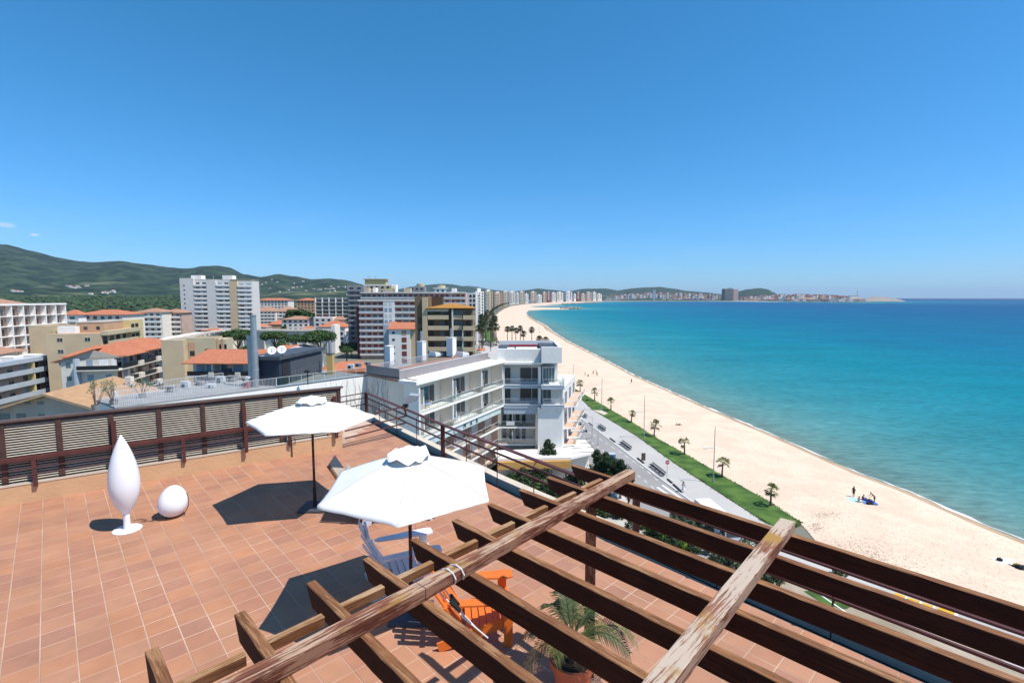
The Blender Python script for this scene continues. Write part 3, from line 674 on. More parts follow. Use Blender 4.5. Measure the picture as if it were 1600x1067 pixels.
# ------------------------------------------------------------------ potted palm
def frond(base, az, L, rise, droop, nl=22, lw=.016, ll=.28, seed=0):
    rnd = random.Random(seed); m = MB(); pts = []
    for i in range(13):
        f = i/12; pts.append(Vector((base[0]+math.cos(az)*L*f*(1-.12*f), base[1]+math.sin(az)*L*f*(1-.12*f), base[2]+rise*math.sin(f*math.pi*.55)-droop*f*f)))
    m.tube(pts, [.012*(1-.8*i/12)+.002 for i in range(13)], 5)
    for i in range(nl):
        f = .18+.82*i/nl; k = min(11, int(f*12)); p = pts[k].lerp(pts[k+1], f*12-k); d = (pts[k+1]-pts[k]).normalized()
        x = d.cross(Vector((0, 0, 1))).normalized(); l = ll*math.sin(math.pi*(.12+.80*(1-f)))**.6*(.85+.3*rnd.random())
        for sd in (-1, 1):
            v = (x*sd+d*.75+Vector((0, 0, .25-.5*f+rnd.uniform(-.1, .1)))).normalized(); q = p+v*l*.55+Vector((0, 0, .01)); e = p+v*l-Vector((0, 0, l*.28)); wv = d*lw*.5
            k0 = len(m.v); m.v += [tuple(p-wv), tuple(p+wv), tuple(q+wv), tuple(q-wv), tuple(e)]; m.f += [[k0, k0+1, k0+2, k0+3], [k0+3, k0+2, k0+4]]
    return m
pp = thing('potted_palm', 'small palm in a round terracotta pot beside the pergola post', 'plant', (.67, 5.16, T))
m = MB(); c = (.67, 5.16, T)
m.lathe(c, [(.0, .002), (.165, .002), (.225, .36), (.225, .365), (.255, .37), (.258, .44), (.235, .445), (.218, .40), (.21, .36)], 32); m.build('pot', M['terra'], pp, smooth=False)
m = MB(); m.lathe(c, [(.215, .385), (.1, .395), (.001, .40)], 24); m.build('soil', M['soil'], pp)
m = MB(); m.tube([(.67, 5.16, T+.38), (.66, 5.18, T+.52), (.665, 5.17, T+.66)], [.055, .05, .03], 9); m.build('trunk', M['bark'], pp)
M['deadfrond'] = leafmat('dry_palm_leaf', (.22, .14, .06), (.14, .08, .035))
rr_ = random.Random(3)
for k, (az, L, rise, droop, dead) in enumerate([(5, .95, .42, .35, 0), (40, .7, .5, .2, 0), (80, .6, .55, .15, 0), (120, .65, .5, .25, 0), (165, .85, .35, .45, 1), (200, .8, .3, .5, 1), (235, .6, .5, .3, 0), (-20, .85, .45, .35, 0), (300, .6, .45, .35, 0), (185, .6, .5, .2, 0), (60, .75, .3, .4, 1), (100, .5, .6, .1, 0)]):
    fm = frond((.665, 5.17, T+.64), math.radians(az), L*.84, rise*.7, droop*.9, nl=30, lw=.013, ll=.21, seed=k)
    fm.build('frond', M['deadfrond'] if dead else M['palmleafdk' if k % 2 else 'palmleaf'], pp, mesh_fix=False)
# ================================================================== SEA, BEACH, GROUND
SEAZ = -1.5
shore_px = [(1600, 848), (1537, 824), (1475, 796), (1412, 768), (1331, 738), (1260, 705.5), (1225, 690), (1189, 674), (1144, 655), (1106, 639), (1032, 606), (987, 586), (960, 571), (925, 553), (901, 540.7), (884, 532), (862, 517.7), (852, 508.5), (836, 500.4), (825, 493), (821.5, 488), (826, 485.2), (850, 484.0), (884, 483.6), (903, 483.6), (907, 482.2), (900, 480.9), (884, 480.6), (860, 480.5), (833, 479.7),
            (828, 478.7), (845, 478.0), (870, 477.7), (888, 477.6), (870, 476.9), (850, 476.3), (862, 475.6), (900, 474.6), (928, 473.7), (935, 472.7), (920, 472.3), (900, 472.4), (915, 471.9), (945, 471.1), (1000, 470.8), (1060, 470.7), (1120, 470.8), (1181, 471.0), (1217, 471.7), (1260, 472.1), (1298, 472.4), (1339, 473.0), (1347, 472.2), (1370, 471.9), (1400, 471.9), (1413, 471.4)]
shore = [P(x, y, SEAZ) for x, y in shore_px]
near_ext = [P(1700, 889, SEAZ), P(1850, 958, SEAZ)]
d_ = (near_ext[1]-near_ext[0]).normalized()
near_ext.append(near_ext[1]+Vector((d_.x, d_.y, 0))*60)
near_ext.append(near_ext[2]+Vector((d_.x-.2, d_.y-.5, 0)).normalized()*150)
shore_all = near_ext[::-1]+shore
SX = [(p.x, p.y) for p in shore_all]
def dist_shore(x, y):
    b = 1e18
    for i in range(len(SX)-1):
        x0, y0 = SX[i]; x1, y1 = SX[i+1]; dx, dy = x1-x0, y1-y0; L = dx*dx+dy*dy
        t = max(0, min(1, ((x-x0)*dx+(y-y0)*dy)/L)); q = (x-x0-t*dx)**2+(y-y0-t*dy)**2
        if q < b: b = q
    return math.sqrt(b)
me = bpy.data.meshes.new('sea'); V = []; Fc = []; dep = []
NA_, NR_ = 190, 120
for i in range(NR_+1):
    R = 8*math.exp(math.log(30000/8)*i/NR_)
    for k in range(NA_+1):
        a = math.radians(-62+124*k/NA_); x, y = R*math.sin(a), R*math.cos(a)-6
        V.append((x, y, SEAZ)); dep.append(dist_shore(x, y))
for i in range(NR_):
    for k in range(NA_): p = i*(NA_+1)+k; Fc.append((p, p+1, p+NA_+2, p+NA_+1))
me.from_pydata(V, [], Fc)
at = me.attributes.new('offshore', 'FLOAT', 'POINT'); at.data.foreach_set('value', dep)
sea = bpy.data.objects.new('sea', me); col.objects.link(sea); sea['kind'] = 'structure'
m = bpy.data.materials.new('sea_water'); m.use_nodes = True; n = m.node_tree; b = n.nodes['Principled BSDF']
b.inputs['Roughness'].default_value = 1; b.inputs['Specular IOR Level'].default_value = 0
at = n.nodes.new('ShaderNodeAttribute'); at.attribute_name = 'offshore'
lg = n.nodes.new('ShaderNodeMath'); lg.operation = 'ADD'; lg.inputs[1].default_value = 1; n.links.new(at.outputs['Fac'], lg.inputs[0])
lo = n.nodes.new('ShaderNodeMath'); lo.operation = 'LOGARITHM'; lo.inputs[1].default_value = 10; n.links.new(lg.outputs[0], lo.inputs[0])
tc = n.nodes.new('ShaderNodeTexCoord')
nz = n.nodes.new('ShaderNodeTexNoise'); nz.inputs['Scale'].default_value = .012; nz.inputs['Detail'].default_value = 5; n.links.new(tc.outputs['Object'], nz.inputs[0])
wob = n.nodes.new('ShaderNodeMath'); wob.operation = 'MULTIPLY_ADD'; wob.inputs[1].default_value = .35; n.links.new(nz.outputs[0], wob.inputs[0]); 
sb = n.nodes.new('ShaderNodeMath'); sb.operation = 'SUBTRACT'; sb.inputs[1].default_value = .17; n.links.new(lo.outputs[0], sb.inputs[0]); n.links.new(sb.outputs[0], wob.inputs[2])
dv = n.nodes.new('ShaderNodeMath'); dv.operation = 'DIVIDE'; dv.inputs[1].default_value = 4.2; n.links.new(wob.outputs[0], dv.inputs[0])
cr = n.nodes.new('ShaderNodeValToRGB'); el = cr.color_ramp.elements
stops = [(0, (.27, .29, .23)), (.14, (.13, .21, .19)), (.26, (.10, .235, .23)), (.38, (.035, .21, .24)), (.50, (.004, .175, .235)), (.60, (.001, .125, .225)), (.70, (.001, .085, .205)), (.82, (.001, .058, .17)), (.95, (.002, .040, .135))]
el[0].position = stops[0][0]; el[0].color = (*stops[0][1], 1); el[1].position = stops[-1][0]; el[1].color = (*stops[-1][1], 1)
for p_, c in stops[1:-1]: e = el.new(p_); e.color = (*c, 1)
n.links.new(dv.outputs[0], cr.inputs[0])
# patches of darker sea bed and wind streaks
mp = n.nodes.new('ShaderNodeMapping'); mp.inputs['Scale'].default_value = (.02, .05, 1); mp.inputs['Rotation'].default_value = (0, 0, .5); n.links.new(tc.outputs['Object'], mp.inputs[0])
n2 = n.nodes.new('ShaderNodeTexNoise'); n2.inputs['Scale'].default_value = 1; n2.inputs['Detail'].default_value = 10; n2.inputs['Roughness'].default_value = .6; n.links.new(mp.outputs[0], n2.inputs[0])
mr = n.nodes.new('ShaderNodeMapRange'); mr.inputs[1].default_value = .3; mr.inputs[2].default_value = .7; mr.inputs[3].default_value = .84; mr.inputs[4].default_value = 1.12; n.links.new(n2.outputs[0], mr.inputs[0])
mp3 = n.nodes.new('ShaderNodeMapping'); mp3.inputs['Scale'].default_value = (.35, 1.1, 1); mp3.inputs['Rotation'].default_value = (0, 0, .45); n.links.new(tc.outputs['Object'], mp3.inputs[0])
n3 = n.nodes.new('ShaderNodeTexNoise'); n3.inputs['Scale'].default_value = .8; n3.inputs['Detail'].default_value = 6; n3.inputs['Roughness'].default_value = .65; n.links.new(mp3.outputs[0], n3.inputs[0])
mr3 = n.nodes.new('ShaderNodeMapRange'); mr3.inputs[1].default_value = .3; mr3.inputs[2].default_value = .7; mr3.inputs[3].default_value = .72; mr3.inputs[4].default_value = 1.25; n.links.new(n3.outputs[0], mr3.inputs[0])
mu_ = n.nodes.new('ShaderNodeMath'); mu_.operation = 'MULTIPLY'; n.links.new(mr.outputs[0], mu_.inputs[0]); n.links.new(mr3.outputs[0], mu_.inputs[1])
h = n.nodes.new('ShaderNodeHueSaturation'); n.links.new(mu_.outputs[0], h.inputs['Value']); n.links.new(cr.outputs[0], h.inputs['Color'])
# thin foam at the water's edge
fo = n.nodes.new('ShaderNodeTexNoise'); fo.inputs['Scale'].default_value = .35; fo.inputs['Detail'].default_value = 5; n.links.new(tc.outputs['Object'], fo.inputs[0])
f1 = n.nodes.new('ShaderNodeMath'); f1.operation = 'MULTIPLY_ADD'; f1.inputs[1].default_value = -2.4; f1.inputs[2].default_value = 1.35; n.links.new(fo.outputs[0], f1.inputs[0])
f2 = n.nodes.new('ShaderNodeMath'); f2.operation = 'LESS_THAN'; n.links.new(at.outputs['Fac'], f2.inputs[0]); n.links.new(f1.outputs[0], f2.inputs[1])
mx = n.nodes.new('ShaderNodeMixRGB'); mx.inputs[2].default_value = (.68, .68, .66, 1); n.links.new(f2.outputs[0], mx.inputs[0]); n.links.new(h.outputs[0], mx.inputs[1]); n.links.new(mx.outputs[0], b.inputs['Base Color'])
bp = n.nodes.new('ShaderNodeBump'); bp.inputs['Strength'].default_value = .5; bp.inputs['Distance'].default_value = .25; n.links.new(n3.outputs[0], bp.inputs['Height']); n.links.new(bp.outputs[0], b.inputs['Normal'])
gl_ = n.nodes.new('ShaderNodeBsdfGlossy'); gl_.inputs['Roughness'].default_value = .28; n.links.new(bp.outputs[0], gl_.inputs['Normal'])   # wind-roughened surface: reflectance stays moderate at grazing angles
lw_ = n.nodes.new('ShaderNodeLayerWeight'); lw_.inputs[0].default_value = .5; pw_ = n.nodes.new('ShaderNodeMath'); pw_.operation = 'POWER'; pw_.inputs[1].default_value = 4; n.links.new(lw_.outputs['Facing'], pw_.inputs[0])
ma_ = n.nodes.new('ShaderNodeMath'); ma_.operation = 'MULTIPLY_ADD'; ma_.inputs[1].default_value = .10; ma_.inputs[2].default_value = .02; n.links.new(pw_.outputs[0], ma_.inputs[0])
mxs_ = n.nodes.new('ShaderNodeMixShader'); n.links.new(ma_.outputs[0], mxs_.inputs[0]); n.links.new(b.outputs[0], mxs_.inputs[1]); n.links.new(gl_.outputs[0], mxs_.inputs[2]); n.links.new(mxs_.outputs[0], n.nodes['Material Output'].inputs[0])
me.materials.append(m)

# beach: rings from 14 m inland of the water line outwards
def inland(p_list, dist):
    out = []
    for i, p in enumerate(p_list):
        d = (p_list[min(i+1, len(p_list)-1)]-p_list[max(i-1, 0)]); d = Vector((d.x, d.y, 0)).normalized(); out.append(p+Vector((-d.y, d.x, 0))*dist)
    return out
def sandmat(name, c, c2, c3=None):
    m = mat(name, c, .95, c2, .16, detail=14, bump=.45, bscale=1.3, contrast=(.42, .60)); n = m.node_tree; b = n.nodes['Principled BSDF']
    b.inputs['Specular IOR Level'].default_value = .15
    tc = n.nodes.new('ShaderNodeTexCoord'); v = n.nodes.new('ShaderNodeTexNoise'); v.inputs['Scale'].default_value = 1.1; v.inputs['Detail'].default_value = 10; v.inputs['Roughness'].default_value = .75; n.links.new(tc.outputs['Object'], v.inputs[0])
    mr = n.nodes.new('ShaderNodeMapRange'); mr.inputs[1].default_value = .3; mr.inputs[2].default_value = .7; mr.inputs[3].default_value = .90; mr.inputs[4].default_value = 1.06; n.links.new(v.outputs[0], mr.inputs[0])
    h = n.nodes.new('ShaderNodeHueSaturation'); s = b.inputs['Base Color'].links[0].from_socket; n.links.new(s, h.inputs['Color']); n.links.new(mr.outputs[0], h.inputs['Value']); n.links.new(h.outputs[0], b.inputs['Base Color'])
    return m
M['sand'] = sandmat('beach_sand', (.70, .545, .415), (.64, .49, .37))
M['wetsand'] = sandmat('wet_sand', (.46, .32, .21), (.38, .27, .18))
inner_px = [(1700, 1067), (1600, 1020), (1500, 965), (1400, 925), (1300, 875), (1249.5, 815), (1239, 809), (1202, 783), (1133, 745), (1072.7, 709.6), (1022, 681.8), (991.6, 661.5), (943.5, 633.7), (898, 607), (872, 590), (850, 575), (820, 556), (795, 543), (779, 533), (774.6, 522), (771, 508), (773, 495), (780, 487.5), (787.5, 482), (799, 477.6), (810.5, 476), (822, 474.6), (850, 472.6), (880, 471.3)]
inner = [P(x, y, 0.02) for x, y in inner_px]
main_shore = near_ext[::-1]+shore[:24]
# beach polygon top sheet: subdivided grid between inner line and shore line, both resampled
def resample(L, n):
    D = [0]
    for i in range(1, len(L)): D.append(D[-1]+(L[i]-L[i-1]).length)
    out = []
    for k in range(n+1):
        t = D[-1]*k/n; i = 0
        while i < len(D)-2 and D[i+1] < t: i += 1
        f = (t-D[i])/max(1e-9, D[i+1]-D[i]); out.append(L[i].lerp(L[i+1], f))
    return out
# parametrise both by depth Y so that the rows run across the beach
def at_y(L, y):
    for i in range(len(L)-1):
        a, b = L[i], L[i+1]
        if (a.y-y)*(b.y-y) <= 0 and abs(a.y-b.y) > 1e-6: return a.lerp(b, (y-a.y)/(b.y-a.y))
    return L[0].copy() if abs(L[0].y-y) < abs(L[-1].y-y) else L[-1].copy()
ys = []; y = 12
while y < 1135: ys.append(y); y *= 1.03
in_ext = [Vector((inner[0].x+14, -60, 0.02)), Vector((inner[0].x+3, 20, .02))]+inner
sh_line = [p for p in main_shore[:-3]]
m = MB(); rows = []
NC = 16
for y in ys:
    a = at_y(in_ext, y); b = at_y(sh_line, y); row = []
    wdt = (b-a).length; ww = min(8, .14*wdt+2)
    for k in range(NC+1):
        f = k/NC; x = a.x+(b.x-a.x)*f; dd = (b.x-x)
        z = .02-1.52*(f**2.2) if f < 1 else SEAZ
        z = max(z, SEAZ+min(1.5, .055*dd)) if f < 1 else SEAZ
        z = min(z, .02)
        row.append((x, y, z))
    row.append((b.x+6, y, SEAZ-.5)); row.append((b.x+30, y, SEAZ-1.8)); rows.append(row)
for r in rows: m.v += r
W_ = NC+3
for i in range(len(rows)-1):
    for k in range(W_-1): m.f.append([i*W_+k, i*W_+k+1, (i+1)*W_+k+1, (i+1)*W_+k])
bo = m.build('beach', M['sand'], kind='structure', smooth=True)
# wet strip a little above the beach surface
m = MB(); pr_ = None
for y in ys:
    b = at_y(sh_line, y); a = at_y(in_ext, y)
    if y > 900: break
    w1 = 4.6+.8*math.sin(y*.11)+.6*math.sin(y*.043)
    pts = [(b.x-w1, y, SEAZ+.055*w1+.008), (b.x-w1*.5, y, SEAZ+.055*w1*.5+.01), (b.x+.8, y, SEAZ+.004)]
    m.v += pts
nrow = len(m.v)//3
for i in range(nrow-1):
    for k in range(2): m.f.append([i*3+k, i*3+k+1, (i+1)*3+k+1, (i+1)*3+k])
m.build('wet_sand', M['wetsand'], kind='structure', smooth=True)
# foam line, an uneven ribbon of broken wave
M['foam'] = mat('sea_foam', (.80, .80, .78), .8)
m = MB(); rnd = random.Random(4); yy = 14; prev = None; amp = 1
pts = []
while yy < 700:
    b = at_y(sh_line, yy); o = .6+.5*noise.noise(Vector((yy*.25, 0, 0)))+.5; wd = max(.02, .24+.62*noise.noise(Vector((yy*.13, 5, 0)))+.35*noise.noise(Vector((yy*.5, 9, 0))))*(1+yy/300)
    pts.append(((b.x+o-wd/2, yy), (b.x+o+wd/2, yy))); yy += .7+yy*.004
for a, b in pts: m.v += [(a[0], a[1], SEAZ+.03), (b[0], b[1], SEAZ+.03)]
for i in range(len(pts)-1): m.f.append([2*i, 2*i+1, 2*i+3, 2*i+2])
m.build('wave_foam', M['foam'], kind='stuff')
m = MB(); yy = 60; pts = []
# spit and far sand
def flat(name, pxs, z, mt, kind='structure', fr=None):
    m = MB(); m.sheet([P(x, y, z) for x, y in pxs]); return m.build(name, mt, kind=kind)
flat('sand_spit', [(777, 489.6), (822, 489.2), (826, 485.2), (850, 484.0), (884, 483.6), (890, 483.0), (884, 480.6), (860, 480.5), (833, 479.7), (828, 478.7), (845, 478.0), (870, 477.7), (884, 477.5), (870, 476.9), (850, 476.3), (840, 475.2), (812, 475.6), (799, 477.2), (787, 481.6)], -1.35, M['sand'])
flat('far_beach', [(815, 475.6), (850, 476.3), (862, 475.6), (900, 474.2), (915, 471.95), (945, 471.15), (1000, 470.85), (1060, 470.75), (1120, 470.85), (1181, 471.05), (1217, 471.75), (1212, 470.9), (1181, 470.2), (1120, 470.0), (1060, 469.9), (1000, 469.9), (945, 470.3), (900, 471.2), (850, 472.4), (820, 474)], -1.2, M['sand'])
# rock breakwaters
M['rock'] = mat('breakwater_rock', (.34, .31, .27), .95, (.22, .20, .17), .3, bump=.5)
def rocks(name, label, pts, rw, n, size, hz):
    rnd = random.Random(n); m = MB()
    for _ in range(n):
        t = rnd.random()*(len(pts)-1); i = min(len(pts)-2, int(t)); c = pts[i].lerp(pts[i+1], t-i); r = size*rnd.uniform(.6, 1.4)
        c = c+Vector((rnd.gauss(0, rw), rnd.gauss(0, rw), 0)); bm_ = bmesh.new(); bmesh.ops.create_icosphere(bm_, subdivisions=1, radius=r)
        k0 = len(m.v)
        for v in bm_.verts: q = v.co*(1+rnd.uniform(-.3, .3)); m.v.append((c.x+q.x*1.3, c.y+q.y, SEAZ+.2+q.z*.8+hz*rnd.random()))
        for f in bm_.faces: m.f.append([k0+v.index for v in f.verts])
        bm_.free()
    return tag(m.build(name, M['rock']), label, 'breakwater')
rocks('breakwater', 'grey rock breakwater at the tip of the near sand spit', [P(884, 482.4, SEAZ), P(900, 482.6, SEAZ)], 9, 170, 3.2, 2.5)
rocks('breakwater', 'long low rock breakwater beyond the lagoon of the beach', [P(880, 475.6, SEAZ), P(934, 473.2, SEAZ)], 9, 190, 4, 2)
rocks('breakwater', 'harbour breakwater ending in dark rocks before the far headland', [P(1230, 471.9, SEAZ), P(1298, 472.4, SEAZ), P(1339, 472.7, SEAZ)], 10, 190, 5, 3)

# ground for the town, flat sheet
gp = [P(x, y, -.05) for x, y in inner_px]
gl = [Vector((30, -80, -.05)), Vector((inner[0].x+2, 15, -.05))]+gp+[P(900, 470.9, -.05), P(945, 470.2, -.05), P(1060, 469.9, -.05), P(1181, 470.2, -.05), P(1217, 471.2, -.05), P(1298, 471.6, -.05), P(1339, 472.0, -.05), P(1347, 471.9, -.05), P(1380, 471.3, -.05), P(1412, 471.2, -.05)]
far = P(1412, 471.2, -.05)*1
gl += [Vector((far.x*1.08, far.y*1.10, -.05)), Vector((3000, 9000, -.05)), Vector((2000, 16000, -.05)), Vector((-20000, 16000, -.05)), Vector((-9000, -80, -.05))]
M['townground'] = mat('town_ground', (.22, .20, .17), .95, (.10, .12, .06), .02, detail=10)
m = MB(); m.sheet(gl); m.build('ground', M['townground'], kind='structure')

# promenade
inlawn = [(870, 596), (900.5, 616), (926, 640), (997, 682), (1045, 717), (1100.5, 754), (1186.6, 809.6), (1204.5, 819.5), (1245, 850)]
outlawn = [(860, 583), (872, 590), (898, 607), (943.5, 633.7), (991.6, 661.5), (1022, 681.8), (1072.7, 709.6), (1133, 745), (1202, 783), (1239, 808), (1250, 815), (1246, 822), (1228, 825)]
flat('lawn_strip', outlawn+inlawn[-2::-1], .10, M['grass'])
kerb = [(880, 630), (909.7, 655), (950, 685), (985, 712), (1017, 736.5), (1060, 768), (1120, 812), (1190, 862), (1290, 935), (1400, 1010)]
flat('promenade_paving', [(860, 615), (870, 596)]+inlawn[1:]+[(1290, 880), (1380, 917), (1500, 955), (1600, 992), (1700, 1030), (1700, 1100)]+kerb[::-1], .03, M['paving'])
flat('road', [(840, 640), (880, 630)]+kerb[1:]+[(1300, 1067), (1000, 900), (900, 790), (850, 720)], .0, M['asphalt'])
flat('paving_behind', [(742, 505), (760, 505), (775, 535), (800, 545), (850, 575), (870, 596), (860, 615), (800, 580), (742, 545)], .03, M['paving'])
flat('lawn_behind', [(743, 510), (757, 508), (771, 520), (776, 533), (764, 536), (752, 524)], .10, M['grass'])
flat('lawn_patch', [(1256, 923), (1280, 921), (1305, 932), (1330, 947), (1322, 951), (1290, 945)], .08, M['grass'])
flat('crossing_paving', [(926, 640.5), (940, 641), (950, 645.5), (944, 648)], .115, M['curbm'])
flat('dry_bank', [(1150, 870), (1250, 905), (1340, 950), (1420, 960), (1520, 1000), (1620, 1067), (1400, 1067), (1200, 960)], .045, sandmat('dry_sandy_bank', (.42, .35, .27), (.28, .23, .16)))
m = MB()
for a, b in zip(kerb[:-1], kerb[1:]):
    p, q = P(*a, .06), P(*b, .06); m.beam(p, q, .18, .1)
tag(m.build('kerb', M['paint'], kind='structure'))
def dashes(name, line, on, off, w_, z, mt):
    m = MB(); L = [P(x, y, z) for x, y in line]; tot = sum((L[i+1]-L[i]).length for i in range(len(L)-1)); D = resample(L, int(tot/.5)); n1, n2 = int(on/.5), int((on+off)/.5)
    for i in range(0, len(D)-n1-1, n2):
        a, b = D[i], D[i+n1]; d = (b-a).normalized(); x = Vector((d.y, -d.x, 0))*w_/2; m.poly([a-x, b-x, b+x, a+x])
    return m.build(name, mt, kind='structure')
dashes('lane_marking', [(905, 664), (925, 678), (970, 707), (1010.7, 735), (1035, 757)], 1.5, 1.5, .14, .008, M['paint'])
dashes('road_marking', [(896, 668), (917, 686), (960, 716), (1003, 747), (1028, 768)], 1.0, 1.5, .16, .008, M['paint'])
for k in range(7):
    m = MB(); x0 = 1019+11*k*.72; y0 = 770-3.2*k
    a, b = P(x0, y0-6, .008), P(x0+48-2*k, y0+33-6-k, .008); d = (b-a).normalized(); xx = Vector((d.y, -d.x, 0))*.24
    m.poly([a-xx, b-xx, b+xx, a+xx]); m.build('zebra_stripe', M['paint'], kind='structure')

# ------------------------------------------------------------------ hills
def hillmat(name, c1, c2, c3, sc_):
    m = mat(name, c1, .95, c2, sc_, detail=14, contrast=(.44, .58)); n = m.node_tree; b = n.nodes['Principled BSDF']; b.inputs['Specular IOR Level'].default_value = .05
    tc = n.nodes.new('ShaderNodeTexCoord'); v = n.nodes.new('ShaderNodeTexNoise'); v.inputs['Scale'].default_value = sc_*.22; v.inputs['Detail'].default_value = 8; n.links.new(tc.outputs['Object'], v.inputs[0])
    sp = n.nodes.new('ShaderNodeSeparateXYZ'); n.links.new(tc.outputs['Object'], sp.inputs[0])
    mr = n.nodes.new('ShaderNodeMapRange'); mr.inputs[1].default_value = 20; mr.inputs[2].default_value = 150; mr.inputs[3].default_value = .02; mr.inputs[4].default_value = -.16; n.links.new(sp.outputs['Z'], mr.inputs[0])
    ad = n.nodes.new('ShaderNodeMath'); n.links.new(v.outputs[0], ad.inputs[0]); n.links.new(mr.outputs[0], ad.inputs[1])
    cr = n.nodes.new('ShaderNodeValToRGB'); cr.color_ramp.elements[0].position = .52; cr.color_ramp.elements[1].position = .58; n.links.new(ad.outputs[0], cr.inputs[0])
    s = b.inputs['Base Color'].links[0].from_socket; mx = n.nodes.new('ShaderNodeMixRGB'); mx.inputs[2].default_value = (*c3, 1); n.links.new(cr.outputs[0], mx.inputs[0]); n.links.new(s, mx.inputs[1]); n.links.new(mx.outputs[0], b.inputs['Base Color'])
    return m
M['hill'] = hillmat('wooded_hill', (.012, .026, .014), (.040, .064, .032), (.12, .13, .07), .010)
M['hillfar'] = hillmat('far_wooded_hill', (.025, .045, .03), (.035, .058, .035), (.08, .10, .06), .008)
def interp(L, x):
    if x <= L[0][0]: return L[0][1]
    for (a, b), (c, d) in zip(L[:-1], L[1:]):
        if x <= c: t = (x-a)/(c-a); t = t*t*(3-2*t)*.5+t*.5; return b+(d-b)*t
    return L[-1][1]
from mathutils.bvhtree import BVHTree
HB = []
def hills(name, ridge, R0, R1, mt, step=2.5, amp=1.0, back=True, pw=1.7):
    m = MB(); xs = []; x = ridge[0][0]
    while x <= ridge[-1][0]: xs.append(x); x += step
    NRR = 34; nb = 8
    for x in xs:
        yr = interp(ridge, x); u = (x-800)/F; r1 = R1*(1+.08*noise.noise(Vector((x*.004, 3, R1*.001)))); zt = CAMZ-(yr-465)/F*r1*.9963
        for i in range(NRR+nb+1):
            if i <= NRR: f = i/NRR; r = R0+(r1-R0)*f; z = zt*(f**pw)*(1+0*f)
            else: f = 1-(i-NRR)/nb; r = r1*(1+.5*(1-f)); z = zt*f
            ff = min(1, f*1.5)*(1-max(0, (f-.86)/.14)*.75) if i <= NRR else .25
            nn = noise.fractal(Vector((u*r*.0016, r*.0011, .3)), 1.0, 2.1, 6)*zt*.17*ff*amp+noise.noise(Vector((u*r*.02, r*.02, 1)))*1.6*amp*min(1, f*4)*(R1/4500)
            m.v.append((u*r, r, max(-.1, z+nn)))
    C = NRR+nb+1
    for i in range(len(xs)-1):
        for k in range(C-1): m.f.append([i*C+k, (i+1)*C+k, (i+1)*C+k+1, i*C+k+1])
    HB.append(BVHTree.FromPolygons(m.v, m.f))
    return m.build(name, mt, kind='structure', smooth=True)
hills('hills', [(-420, 372), (-200, 366), (-60, 378), (0, 383), (20, 383.5), (60, 392), (100, 402), (130, 407), (160, 409), (190, 408), (230, 414), (270, 420), (300, 421), (320, 418), (345, 417.5), (362, 420), (385, 430), (410, 434), (437, 429.5), (465, 433), (490, 437), (515, 435.5), (540, 438), (575, 446), (620, 454), (660, 462)], 1150, 4300, M['hill'], pw=2.1)
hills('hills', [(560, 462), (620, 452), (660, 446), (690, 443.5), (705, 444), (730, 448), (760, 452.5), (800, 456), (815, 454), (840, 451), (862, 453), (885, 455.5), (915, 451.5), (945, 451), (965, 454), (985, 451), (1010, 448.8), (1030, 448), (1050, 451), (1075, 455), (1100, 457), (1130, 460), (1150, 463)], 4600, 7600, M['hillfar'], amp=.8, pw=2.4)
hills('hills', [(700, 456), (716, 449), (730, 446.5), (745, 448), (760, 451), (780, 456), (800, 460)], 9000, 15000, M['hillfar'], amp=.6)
hills('headland_hill', [(1140, 466), (1153, 455), (1165, 452), (1185, 450.3), (1197, 452), (1206, 456.5), (1218, 463), (1226, 466)], 5300, 6100, M['hillfar'], step=1.5, amp=.5, pw=.8)
# ================================================================== WHITE BEACH HOTEL
def hit(fr, px, py, d=0):
    r = ray(px, py); o = fr.o+fr.n*d; det = r.x*(-fr.u.y)+fr.u.x*r.y
    t = (o.x*(-fr.u.y)+fr.u.x*o.y)/det; s = (r.x*t-o.x)*fr.u.x+(r.y*t-o.y)*fr.u.y
    return s, CAMZ+r.z*t
def win(parent, fr, s0, s1, z0, z1, d, fm='rail', gm='glassdk', mull=1, name='window', t=.07):
    m = MB()
    for (a, b, c, e) in ((s0, s1, z0, z0+t), (s0, s1, z1-t, z1)): m.box(a, b, d, d+.06, c, e, fr)
    for k in range(mull+2):
        x = s0+(s1-s0-t)*k/(mull+1); m.box(x, x+t, d, d+.058, z0+t, z1-t, fr)
    w_ = m.build(name, M[fm], parent)
    m = MB(); m.box(s0+.01, s1-.01, d+.002, d+.02, z0+.01, z1-.01, fr); m.build('pane', M[gm], w_)
    return w_
def glassrail(parent, fr, s0, s1, d, z, h=1.0, bars=False, gm='glass', step=1.6):
    m = MB(); m.box(s0, s1, d-.03, d+.03, z+h-.04, z+h, fr); m.box(s0, s1, d-.02, d+.02, z+.02, z+.07, fr)
    n = max(1, int((s1-s0)/step))
    for k in range(n+1): x = s0+(s1-s0-.04)*k/n; m.box(x, x+.04, d-.019, d+.019, z+.07, z+h-.04, fr)
    if bars:
        nb = int((s1-s0)/.16)
        for k in range(nb): x = s0+(s1-s0)*k/nb; m.box(x, x+.025, d-.012, d+.012, z+.07, z+h-.04, fr)
    o = m.build('balustrade', M['rail'], parent)
    if not bars:
        m = MB(); m.box(s0+.02, s1-.02, d-.006, d+.006, z+.08, z+h-.05, fr); m.build('glass_panel', M[gm], o)
    return o
M['awn'] = mat('orange_awning', (.78, .42, .12), .8, (.7, .36, .1), 1)
A0 = DY(654, 602, 64); C0 = DY(787, 567, 86)
H1 = FR((A0.x, A0.y), (C0.x-A0.x, C0.y-A0.y)); L1 = (Vector((C0.x, C0.y))-Vector((A0.x, A0.y))).length
HX = FR((C0.x, 86), (1, 0))       # frontal facade, s = x from C0, d = towards the camera
